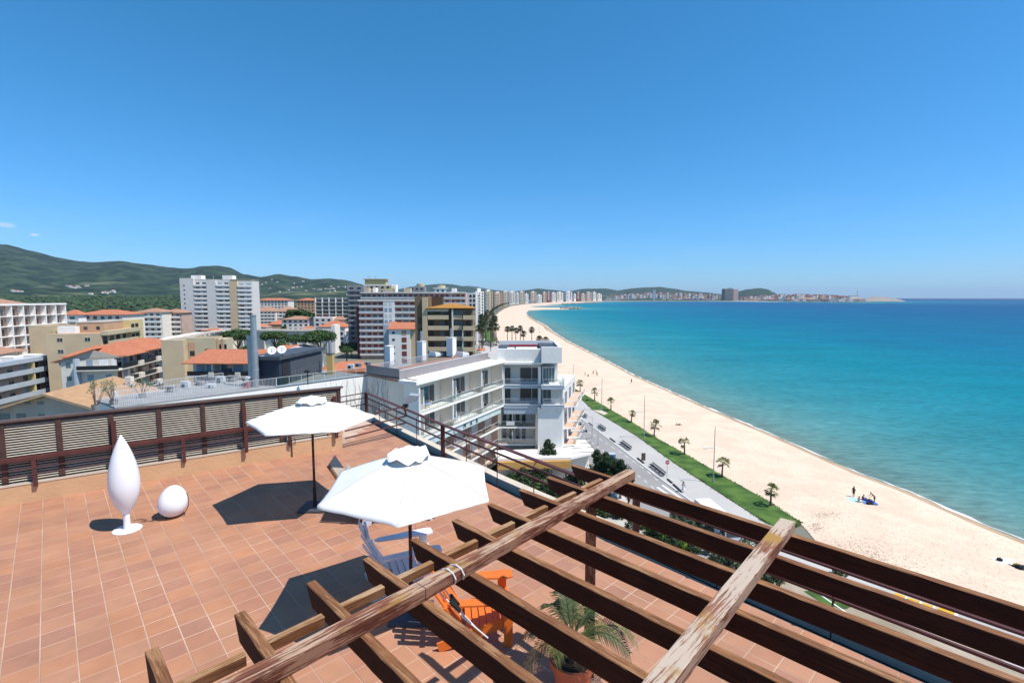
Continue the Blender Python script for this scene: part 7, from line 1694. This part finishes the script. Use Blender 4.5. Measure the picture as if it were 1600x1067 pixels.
# leafy plants at the left end of the roof wing
for k, (px, py) in enumerate(((150, 640), (178, 632), (222, 622))):
    p = P(px, py, ZR+.1); t = thing('potted_shrub', ['sparse leafy shrub farthest left on the wing roof', 'taller sparse shrub second from left on the wing roof', 'small sparse shrub third from left on the wing roof'][k], 'plant', tuple(p)); rnd = random.Random(k)
    m = MB(); stems = []
    for i in range(9): e = p+Vector((rnd.uniform(-.9, .9), rnd.uniform(-.5, .5), rnd.uniform(1.3, 3.0-.5*k))); stems.append(e); m.tube([p, p.lerp(e, .5)+Vector((rnd.uniform(-.1, .1), 0, .1)), e], [.03, .02, .008], 4)
    m.build('stems', M['bark'], t); m = MB()
    leafcloud(m, rnd, [(e.x, e.y, e.z, .38, .38) for e in stems], 330, .07); m.build('leaves', M['leafgrey'], t, mesh_fix=False)
    m = MB(); m.lathe(p, [(.3, 0), (.4, .5), (.34, .5)], 12); m.build('pot', M['grey'], t)

# ================================================================== STREET FURNITURE
def lamp(label, px, pyb, pyt, arm=1.5, arm_z=.62, group='tall lamp posts on the lawn strip', z=.1, thick=.09):
    p = P(px, pyb, z); H_ = zy(pyt, p.y)-z; t = thing('lamp_post', label, 'lamp post', tuple(p), group)
    m = MB(); m.tube([tuple(p), (p.x, p.y, z+H_)], [thick, thick*.6], 8); m.build('pole', M['steelpaint'], t)
    m = MB(); za = z+H_*arm_z; m.beam((p.x, p.y, za), (p.x-arm, p.y-.3, za+.03), .06, .06); m.build('arm', M['steelpaint'], t)
    m = MB(); m.box(p.x-arm-.45, p.x-arm+.1, p.y-.45, p.y-.15, za-.03, za+.09); m.build('lantern', M['rail'], t)
    m = MB(); m.tube([(p.x, p.y, z), (p.x, p.y, z+.5)], thick*1.6, 8); m.build('base', M['steelpaint'], t)
for k, (a, b, c) in enumerate(((1114.4, 753.4, 666.6), (1006, 684, 618.5), (940, 641, 589), (895.5, 599.5, 569))): lamp('tall grey lamp post on the lawn strip, '+['nearest', 'second', 'third', 'farthest'][k]+' of the four', a, b, c)
lamp('short street lamp beside the white podium awnings', 934.4, 696, 660, 1.1, .97, 'street lamps beside the road', .02, .06)
lamp('thin street lamp beyond the podium by the road', 925, 684, 650, .9, .97, 'street lamps beside the road', .02, .05)
p = P(1042, 748, .03); t = thing('no_entry_sign', 'round red no entry sign on a thin post by the kerb', 'road sign', tuple(p)); zs = zy(722, p.y)
m = MB(); m.tube([tuple(p), (p.x, p.y, zs+.3)], .035, 7); m.build('post', M['steelpaint'], t)
m = MB(); m.tube([(p.x, p.y-.04, zs), (p.x, p.y-.07, zs)], .36, 22); sg = m.build('disc', M['redp'], t)
m = MB(); m.box(p.x-.26, p.x+.26, p.y-.085, p.y-.072, zs-.07, zs+.07); m.build('white_bar', M['paint'], sg)
p = P(1005, 719, .03); t = thing('information_totem', 'dark red information totem with a pale side on the promenade', 'totem', tuple(p))
m = MB(); m.box(p.x-.35, p.x+.35, p.y-.12, p.y+.05, .03, 1.45); m.build('panel', M['browndark'], t); m = MB(); m.box(p.x+.351, p.x+.46, p.y-.12, p.y+.05, .03, 1.5); m.build('side', M['rail'], t)
benches = [((908, 647), (917, 653.5)), ((936, 667), (946, 674)), ((971, 693), (986, 704)), ((1018, 728), (1039, 745)), ((1006, 725), (1006.1, 725.1))]
for k, (a, b) in enumerate(benches[:4]):
    pa, pb_ = P(a[0], a[1], .03), P(b[0], b[1], .03); lb = ['farthest', 'third', 'second', 'nearest'][k]
    t = thing('long_bench', 'long dark slatted promenade bench, '+lb+' from the pergola end' if k < 3 else 'long dark slatted promenade bench nearest to the no entry sign', 'bench', tuple(pa), 'promenade benches'); d = (pb_-pa).normalized(); x = Vector((d.y, -d.x, 0))
    for o_ in (0, .22, .44): m = MB(); m.beam(pa+x*o_+Vector((0, 0, .45)), pb_+x*o_+Vector((0, 0, .45)), .16, .05); m.build('seat_slat', M['blackm'], t)
    for o_ in (.0, .2): m = MB(); m.beam(pa+x*(-.16)+Vector((0, 0, .62+o_)), pb_+x*(-.16)+Vector((0, 0, .62+o_)), .04, .12); m.build('back_slat', M['blackm'], t)
    for q in range(4): c = pa.lerp(pb_, (q+.3)/3.6); m = MB(); m.beam(c+Vector((0, 0, .0)), c+x*.02+Vector((0, 0, .42)), .1, .5, up=tuple(x)); m.build('leg', M['steelpaint'], t)
for k, (a, b) in enumerate((((920, 661), (926, 666)), ((953, 685), (961, 691)), ((996, 716), (1006, 724)), ((1043, 749), (1050, 755)), ((1052, 757), (1064, 768)))):
    pa, pb_ = P(a[0], a[1], .03), P(b[0], b[1], .03); m = MB(); m.beam(pa+Vector((0, 0, .09)), pb_+Vector((0, 0, .09)), .3, .16); o = m.build('lane_separator', M['blackr'])
    tag(o, 'low black rubber lane separator, '+['farthest', 'second farthest', 'beside the totem', 'just past the no entry sign', 'nearest, at the crossing'][k], 'lane separator', 'lane separators along the cycle lane')
# white box truck
pt = P(1124, 790, 2.9); t = thing('box_truck', 'white box truck with a red corner parked by the promenade', 'truck', (pt.x, pt.y, 0)); a_, b_ = P(1108, 778.5, 2.9), P(1142, 806, 2.9); f = FR((a_.x-1.0, a_.y), (b_.x-a_.x, b_.y-a_.y)); LL = (b_-a_).length+.6
m = MB(); m.box(0, LL, -1.1, 1.1, .75, 2.9, f); m.build('cargo_box', M['whitep'], t)
m = MB(); m.box(-.02, -.001, -1.1, -.1, .8, 2.3, f); m.box(-.01, .8, 1.101, 1.13, .8, 2.4, f); m.build('red_panel', M['redp'], t)
m = MB(); m.box(LL+.05, LL+1.9, -1.0, 1.0, .5, 2.2, f); cb_ = m.build('cab', M['whitep'], t); m = MB(); m.box(LL+1.901, LL+1.93, -.9, .9, 1.3, 2.1, f); m.box(LL+.9, LL+1.7, 1.001, 1.02, 1.3, 2.05, f); m.build('windscreen', M['glassdk'], cb_)
for s in (.9, LL+1.1):
    for d in (-1.0, .85): m = MB(); q0, q1 = f(s, d, .4), f(s, d+.2, .4); m.tube([q0, q1], .4, 16); m.build('wheel', M['blackr'], t)
p = P(956, 728, 0); t = thing('portable_cabin', 'narrow blue portable cabin behind the conifers', 'cabin', tuple(p)); m = MB(); m.box(p.x-.55, p.x+.55, p.y-.55, p.y+.55, .05, 2.3); m.build('body', M['bluep'], t)
m = MB(); m.box(p.x-.6, p.x+.6, p.y-.6, p.y+.6, 2.3, 2.42); m.build('roof', M['bluegrey'], t); m = MB(); m.box(p.x-.35, p.x+.35, p.y-.57, p.y-.551, .1, 2.1); m.build('door', M['cyanp'], t)
for k, (a, b) in enumerate((((1397.5, 929), (1415.5, 936)), ((1418.5, 937), (1438, 943.5)), ((1441, 945), (1459, 951)), ((1466, 952), (1493, 962)))):
    pa, pb_ = P(a[0], a[1], .3), P(b[0], b[1], .3); o_ = thing('barrier_block', 'yellow plastic barrier block, '+['first', 'second', 'third', 'last and longest'][k]+' from the left of the four on the path', 'barrier', tuple(pa), 'yellow barrier blocks')
    m = MB(); m.beam(pa, pb_, .5, .35); m.build('block', M['yellowp'], o_); m = MB(); m.beam(pa.lerp(pb_, .93)+Vector((0, 0, .02)), pb_+(pb_-pa)*.1+Vector((0, 0, .02)), .54, .33); m.build('white_end', M['whitep'], o_)
for k, (px, py) in enumerate(((903, 664), (912, 675))):
    p = P(px, py, .02); t = thing('motor_scooter', ['black motor scooter farther along beside the podium', 'black motor scooter nearer beside the podium awnings'][k], 'scooter', tuple(p))
    for dx in (-.6, .6): m = MB(); m.tube([p+Vector((dx, -.06, .26)), p+Vector((dx, .06, .26))], .26, 14); m.build('wheel', M['blackr'], t)
    m = MB(); m.beam(p+Vector((-.7, 0, .6)), p+Vector((.05, 0, .55)), .32, .35); m.beam(p+Vector((.0, 0, .3)), p+Vector((.5, 0, .35)), .3, .1); m.beam(p+Vector((.6, 0, .3)), p+Vector((.42, 0, 1.0)), .25, .1); m.build('body', M['clblack'], t); m = MB(); m.beam(p+Vector((.42, -.3, 1.03)), p+Vector((.42, .3, 1.03)), .05, .05); m.build('handlebar', M['steelpaint'], t)
p = P(865, 771, .05); t = thing('garden_basin', 'turquoise basin among the shrubs below the railing', 'basin', tuple(p)); m = MB(); m.lathe(p, [(0, .7), (.5, .75), (.6, .85), (.45, .6), (0, .55)], 14); m.build('bowl', mat('turquoise_plastic', (.02, .45, .50), .4), t); m = MB(); m.tube([tuple(p), (p.x, p.y, p.z+.6)], .1, 8); m.build('foot', M['grey'], t)

# ================================================================== PEOPLE
def person(label, base, H_, facing, pose='stand', top='clblack', bottom='clblack', skin='skin', hat=None, dress=False):
    """continuous skinned body, joints laid out in local metres for a 1.7 m figure facing +x"""
    t = thing('person', label, 'person'); k = H_/1.7
    if pose in ('stand', 'walk', 'bend'):
        st = .28 if pose == 'walk' else .04; ln = .45 if pose == 'bend' else 0
        J = {'pel': (0, 0, .92), 'spi': (ln*.35, 0, 1.12), 'che': (ln*.8, 0, 1.32-.10*ln), 'nec': (ln*1.1, 0, 1.47-.16*ln), 'hea': (ln*1.3+.01, 0, 1.60-.2*ln), 'hip': (0, .09, .88), 'kne': (st*.7, .10, .48), 'ank': (st*.5-.02, .10, .08), 'toe': (st*.5+.15, .11, .03),
             'hi2': (0, -.09, .88), 'kn2': (-st*.2, -.10, .48), 'an2': (-st*1.1, -.10, .10), 'to2': (-st*1.1+.15, -.11, .03), 'sho': (ln*.85, .19, 1.39-.12*ln), 'elb': (ln*1.1+.02-st*.4, .25, 1.12-.1*ln), 'wri': (ln*1.6+.12, .24, .90-.1*ln), 'han': (ln*1.7+.17, .23, .83-.1*ln),
             'sh2': (ln*.85, -.19, 1.39-.12*ln), 'el2': (ln*1.1+st*.5, -.25, 1.12-.1*ln), 'wr2': (ln*1.6+.10+st*.6, -.24, .92-.1*ln), 'ha2': (ln*1.7+.15+st*.6, -.23, .85-.1*ln)}
    elif pose == 'sit':
        J = {'pel': (0, 0, .12), 'spi': (-.06, 0, .32), 'che': (-.05, 0, .52), 'nec': (0, 0, .67), 'hea': (.04, 0, .80), 'hip': (.02, .09, .11), 'kne': (.36, .16, .42), 'ank': (.56, .14, .06), 'toe': (.70, .15, .03), 'hi2': (.02, -.09, .11), 'kn2': (.40, -.14, .38), 'an2': (.62, -.12, .06), 'to2': (.76, -.13, .03),
             'sho': (-.04, .19, .60), 'elb': (.12, .26, .38), 'wri': (.34, .20, .40), 'han': (.42, .19, .42), 'sh2': (-.04, -.19, .60), 'el2': (-.18, -.27, .34), 'wr2': (-.26, -.28, .08), 'ha2': (-.28, -.28, .03)}
    else:
        J = {'pel': (0, 0, .12), 'spi': (-.2, 0, .16), 'che': (-.38, 0, .24), 'nec': (-.52, 0, .33), 'hea': (-.62, 0, .42), 'hip': (.04, .09, .11), 'kne': (.42, .12, .34), 'ank': (.72, .12, .06), 'toe': (.86, .12, .05), 'hi2': (.04, -.09, .11), 'kn2': (.46, -.12, .12), 'an2': (.88, -.12, .08), 'to2': (.94, -.12, .18),
             'sho': (-.42, .19, .28), 'elb': (-.5, .28, .08), 'wri': (-.3, .32, .05), 'han': (-.22, .32, .05), 'sh2': (-.42, -.19, .28), 'el2': (-.5, -.28, .08), 'wr2': (-.3, -.32, .05), 'ha2': (-.22, -.32, .05)}
    names = list(J); E_ = [('pel', 'spi'), ('spi', 'che'), ('che', 'nec'), ('nec', 'hea'), ('pel', 'hip'), ('hip', 'kne'), ('kne', 'ank'), ('ank', 'toe'), ('pel', 'hi2'), ('hi2', 'kn2'), ('kn2', 'an2'), ('an2', 'to2'), ('che', 'sho'), ('sho', 'elb'), ('elb', 'wri'), ('wri', 'han'), ('che', 'sh2'), ('sh2', 'el2'), ('el2', 'wr2'), ('wr2', 'ha2')]
    R_ = {'pel': .14, 'spi': .12, 'che': .145, 'nec': .055, 'hea': .10, 'hip': .10, 'kne': .062, 'ank': .042, 'toe': .032, 'sho': .062, 'elb': .043, 'wri': .03, 'han': .032}
    me = bpy.data.meshes.new('body'); me.from_pydata([tuple(c*k for c in J[n_]) for n_ in names], [(names.index(a), names.index(b)) for a, b in E_], [])
    o = bpy.data.objects.new('body', me); col.objects.link(o); o.parent = t; md = o.modifiers.new('Skin', 'SKIN'); sb_ = o.modifiers.new('Sub', 'SUBSURF'); sb_.levels = 1; sb_.render_levels = 1
    if me.skin_vertices:
        for i, n_ in enumerate(names): r = R_.get(n_, R_.get({'hi2': 'hip', 'kn2': 'kne', 'an2': 'ank', 'to2': 'toe', 'sh2': 'sho', 'el2': 'elb', 'wr2': 'wri', 'ha2': 'han'}.get(n_, n_), .05))*k; me.skin_vertices[0].data[i].radius = (r, r); me.skin_vertices[0].data[i].use_root = (n_ == 'pel')
    me.materials.append(M[skin])
    V_ = {n_: Vector(c)*k for n_, c in J.items()}
    def tb(name, path, rads, mt): m = MB(); m.tube([V_[a] for a in path], [r*k for r in rads], 10); m.build(name, M[mt], t, smooth=True)
    if top: tb('top', ('pel', 'spi', 'che', 'nec'), (.155, .145, .172, .07), top)
    if bottom:
        if dress: m = MB(); m.tube([V_['spi'], V_['pel'], V_['pel']*.45], [.15*k, .17*k, .26*k], 12); m.build('skirt', M[bottom], t)
        else:
            for a, b in (('hip', 'kne'), ('hi2', 'kn2')): m = MB(); m.tube([V_['pel'], V_[a], V_[a].lerp(V_[b], .75)], [.15*k, .12*k, .09*k], 10); m.build('shorts', M[bottom], t, smooth=True)
    m = MB(); hd = V_['hea']+Vector((-.02, 0, .03))*k; m.lathe(hd, [(.0, .105*k), (.06*k, .09*k), (.095*k, .04*k), (.10*k, -.01*k), (.085*k, -.06*k)], 10); m.build('hair' if not hat else 'hair', M['hair'], t, smooth=True)
    if hat: m = MB(); m.lathe(hd, [(.0, .14*k), (.09*k, .12*k), (.10*k, .05*k), (.22*k, .04*k), (.22*k, .03*k), (0, .03*k)], 12); m.build('hat', M[hat], t)
    t.location = base; t.rotation_euler = (0, 0, math.radians(facing)); return t
def bz(px, py):  # the beach surface under an image point
    p = P(px, py, 0)
    for _ in range(4):
        a = at_y(in_ext, p.y); b = at_y(sh_line, p.y); f_ = max(0, min(1, (p.x-a.x)/(b.x-a.x))); z = max(.02-1.52*f_**2.2, SEAZ+min(1.5, .055*max(0, b.x-p.x))); p = P(px, py, min(.02, z)+.01)
    return p
person('person in a black top standing beside the towels near the water', bz(1333.5, 776), 1.72, 200, 'stand', 'clblack', 'clblack', 'skin')
person('bare chested person in mustard shorts bending beside the blue blanket', bz(1366, 785), 1.72, 170, 'bend', None, 'clyellow', 'skin2')
person('person in white sitting on the pale towel', bz(1342, 784), 1.7, 10, 'sit', 'clwhite', 'clwhite')
person('person in black sitting at the back of the blue blanket', bz(1349, 781), 1.7, 320, 'sit', 'clblack', 'clblue')
person('person lying on the blue blanket among the sitting group', bz(1355, 782), 1.7, 330, 'lie', 'clblue', 'clblack')
person('white clothed person with a dark hat walking at the crossing', P(1067.5, 769, .04), 1.68, 40, 'walk', 'clwhite', 'clwhite', 'skin', 'clblack', True)
person('lone person reclining on the sand in the middle of the beach', bz(1060, 664), 1.7, 10, 'lie', None, 'clblack', 'skin2')
person('person walking alone close to the water beyond the lamps', bz(986.6, 599), 1.72, 100, 'walk', 'clblack', 'clblack', 'skin2')
for k, (px, py, ps, tp) in enumerate(((914, 587.5, 'stand', None), (918.8, 588, 'sit', 'clblack'), (927, 585, 'walk', 'clblack'), (931.5, 583.5, 'stand', 'clwhite'), (932.8, 588, 'stand', 'clyellow'))):
    person(['bare chested person standing leftmost of the far beach group', 'person in black sitting in the far beach group', 'person in black stepping in the middle of the far beach group', 'person in white standing behind in the far beach group', 'person in a mustard top rightmost of the far beach group'][k], bz(px, py), 1.72, 60*k, ps, tp, 'clblack', 'skin2' if k % 2 else 'skin')
for k, (px, py) in enumerate(((843, 521), (853, 507), (842, 514))):
    person(['distant person standing on the sand above the hotel roof', 'farthest person walking at the water edge', 'distant person walking beyond the six palms'][k], bz(px, py), 1.75, 50*k, 'walk' if k else 'stand', 'clblack', 'clblack', 'skin2')
def cloth(name, label, px, py, w_, l_, rot, mt, h_=.02):
    p = bz(px, py); f = FR((p.x, p.y), (math.cos(rot), math.sin(rot))); m = MB(); n = 8
    for i in range(n+1):
        for j in range(n+1): m.v.append(f(-l_/2+l_*i/n, -w_/2+w_*j/n, p.z+.03+h_*abs(noise.noise(Vector((i*.7, j*.7, px))))))
    for i in range(n):
        for j in range(n): m.f.append([i*(n+1)+j, (i+1)*(n+1)+j, (i+1)*(n+1)+j+1, i*(n+1)+j+1])
    tag(m.build(name, M[mt], mesh_fix=False), label, 'towel')
cloth('beach_towel', 'pale aqua towel spread left of the sitting group', 1334, 781, 1.8, 2.4, .1, 'cltowel'); cloth('beach_blanket', 'blue blanket under the group near the water', 1353, 784, 2.0, 2.6, -.2, 'clblue', .12)
cloth('beach_towel', 'white towel with a black bag on the right part of the beach', 1567, 876.5, 1.6, 2.6, -.15, 'clwhite'); cloth('beach_towel', 'dark towel with belongings at the right picture edge', 1598, 887, 1.4, 2.2, -.2, 'clblack', .2)
for k, (px, py, s, mt, lb) in enumerate(((1562, 875.5, .3, 'clblack', 'black bag on the white towel'), (1356.5, 787.5, .3, 'clblack', 'left black bag at the front of the blue blanket'), (1361, 787.5, .34, 'clblack', 'right black bag at the front of the blue blanket'), (1588, 884, .3, 'yellowp', 'yellow bag beside the dark towel'), (1592, 887, .38, 'clblack', 'black rucksack on the dark towel'))):
    p = bz(px, py); t = thing('bag', lb, 'bag', tuple(p)); m = MB(); m.lathe((p.x, p.y, p.z+.03), [(s*.8, 0), (s, s*.35), (s*.85, s*.8), (s*.3, s), (0, s)], 9); m.build('body', M[mt], t); m = MB(); m.tube([(p.x-s*.4, p.y, p.z+s*.9), (p.x-s*.2, p.y, p.z+s*1.35), (p.x+s*.2, p.y, p.z+s*1.35), (p.x+s*.4, p.y, p.z+s*.9)], .02, 5); m.build('strap', M['clblack'], t)
# dry sea wrack and footprints on the sand
m = MB(); rnd = random.Random(17); M['wrack'] = mat('dry_seaweed', (.28, .21, .14), .95, (.18, .14, .10), 3)
for _ in range(1500):
    cx, cy, sx, sy = rnd.choice([(1320, 852, 30, 7), (1360, 868, 25, 6), (1290, 805, 14, 4), (1400, 885, 30, 8), (1275, 822, 10, 5)]); px, py = rnd.gauss(cx, sx), rnd.gauss(cy, sy)
    p = bz(px, py); s = rnd.uniform(.02, .085); a = rnd.random()*3.14; f = FR((p.x, p.y), (math.cos(a), math.sin(a))); m.poly([f(-s, -s*.4, p.z+.012), f(s, -s*.3, p.z+.02), f(s*.8, s*.4, p.z+.012), f(-s*.7, s*.35, p.z+.03)])
m.build('seaweed', M['wrack'], kind='stuff', mesh_fix=False)
m = MB(); 
for _ in range(3500):
    t_ = rnd.random(); px = rnd.uniform(940, 1600); py = 560+(px-900)*.36+rnd.uniform(-10, 150); p = bz(px, py); b = at_y(sh_line, p.y)
    if p.x > b.x-1.5 or p.x < at_y(in_ext, p.y).x+1.5: continue
    a = rnd.random()*3.14; f = FR((p.x, p.y), (math.cos(a), math.sin(a))); s = rnd.uniform(.05, .13); k0 = len(m.v); m.v += [f(-s*1.6, 0, p.z), f(0, -s*.9, p.z), f(s*1.6, 0, p.z), f(0, s*.9, p.z), f(.0, 0, p.z+.035)]; m.f += [[k0, k0+1, k0+4], [k0+1, k0+2, k0+4], [k0+2, k0+3, k0+4], [k0+3, k0, k0+4]]
m.build('sand_scuffs', M['sand'], kind='stuff', mesh_fix=False)
# boats off the far town
for k in range(26):
    px = 1180+118*((k*37) % 26)/26+rnd.uniform(-1, 1); Y = 3700+rnd.uniform(0, 90); x = PX(px, Y)
    if k == 25: px, Y, x = 1200, 2500, PX(1200, 2500)
    t = thing('moored_boat', 'small white boat moored before the far harbour town' if k < 25 else 'small dark boat alone on the bay before the far town', 'boat', (x, Y, SEAZ), 'boats moored off the far town' if k < 25 else None)
    L = 10; m = MB(); m.prism([(x-L/2, Y), (x-L/2+1, Y-2), (x+L/2-2, Y-2), (x+L/2, Y), (x+L/2-2, Y+2), (x-L/2+1, Y+2)], SEAZ-.3, SEAZ+2.6); m.build('hull', M['whitep'] if k < 25 else M['greydk'], t); m = MB(); m.box(x-2, x+1.5, Y-1.2, Y+1.2, SEAZ+2.6, SEAZ+4.6); m.build('cabin', M['white'], t)
# masts and antennas on roofs
for k, (px, Y, yb, yt) in enumerate(((598, 250, 470, 452), (575, 330, 437, 430), (702, 152, 471, 458), (585, 330, 437, 431), (330, 335, 437, 430))):
    t = thing('roof_antenna', ['thin antenna on the red and white block', 'left antenna on the yellow penthouse', 'antenna cluster over the golden roof', 'right antenna on the yellow penthouse', 'antenna on the tall pale tower'][k], 'antenna', (PX(px, Y), Y-5, zy(yb, Y)-3)); x = PX(px, Y); m = MB(); zt = zy(yt, Y); m.tube([(x, Y+5, zy(yb, Y)-3), (x, Y+5, zt)], .12, 5); m.build('mast', M['steelpaint'], t)
    m = MB()
    for q in range(3): m.beam((x-.9, Y+5, zt-.4*q-.1), (x+.9, Y+5, zt-.4*q-.1), .07, .07)
    m.build('crossbars', M['steelpaint'], t)

# ragged turf along the lawn edges
m = MB(); rnd = random.Random(77)
for L_ in (outlawn[1:], inlawn[:-1]):
    for _ in range(900):
        t_ = rnd.random()*(len(L_)-1.001); i = int(t_); a, b = L_[i], L_[i+1]; p = P(a[0]+(b[0]-a[0])*(t_-i), a[1]+(b[1]-a[1])*(t_-i), .1); p += Vector((rnd.gauss(0, .16), rnd.gauss(0, .16), 0)); s = rnd.uniform(.05, .16)*(1+p.y/250); a_ = rnd.random()*6.28
        m.poly([(p.x-s*math.cos(a_), p.y-s*math.sin(a_), .09), (p.x+s*math.cos(a_), p.y+s*math.sin(a_), .09), (p.x+rnd.gauss(0, .04), p.y+rnd.gauss(0, .04), .1+s*.45)])
m.build('turf_tufts', M['grass'], kind='stuff', mesh_fix=False)
# clutter on the wing roof
for k, (px, py) in enumerate(((268, 612), (290, 607), (312, 602), (345, 600), (362, 596), (330, 606), (560, 573), (548, 577), (575, 570))):
    p = P(px, py, ZR+.1); t = thing('air_conditioner', 'grey air conditioner unit on the wing roof '+('behind the white railing' if k < 6 else 'right of the ochre chimney'), 'air conditioner', tuple(p), 'roof units left' if k < 6 else 'roof units right')
    h_ = [.7, .9, .6, 1.0, .8, .5, .6, .8, .5][k]; m = MB(); m.box(p.x-.5, p.x+.5, p.y-.3, p.y+.3, p.z+.05, p.z+h_); m.build('casing', M['rail' if k % 2 else 'grey'], t); m = MB(); m.tube([(p.x-.1, p.y-.301, p.z+h_*.5), (p.x-.1, p.y-.33, p.z+h_*.5)], .22*h_+.05, 14); m.build('fan_grille', M['blackm'], t)
    m = MB(); m.box(p.x-.45, p.x+.45, p.y-.25, p.y+.25, p.z+.002, p.z+.049); m.build('feet', M['blackm'], t)
# ================================================================== AIR
hb = bpy.data.meshes.new('haze'); a, b = 42000, 420
hb.from_pydata([(x, y, z) for z in (-6.0, 640.0) for (x, y) in ((-a, -32000), (a, -32000), (a, 42000), (-a, 42000))], [], [(0, 3, 2, 1), (4, 5, 6, 7), (0, 1, 5, 4), (1, 2, 6, 5), (2, 3, 7, 6), (3, 0, 4, 7)])
hz_ = bpy.data.objects.new('haze', hb); col.objects.link(hz_); hz_['kind'] = 'stuff'
hm = bpy.data.materials.new('haze'); hm.use_nodes = True; n = hm.node_tree; n.nodes.clear(); o = n.nodes.new('ShaderNodeOutputMaterial'); v = n.nodes.new('ShaderNodeVolumePrincipled')
v.inputs['Color'].default_value = (.62, .80, 1.0, 1); v.inputs['Density'].default_value = 3.2e-5; v.inputs['Anisotropy'].default_value = .0; n.links.new(v.outputs[0], o.inputs['Volume']); hb.materials.append(hm)
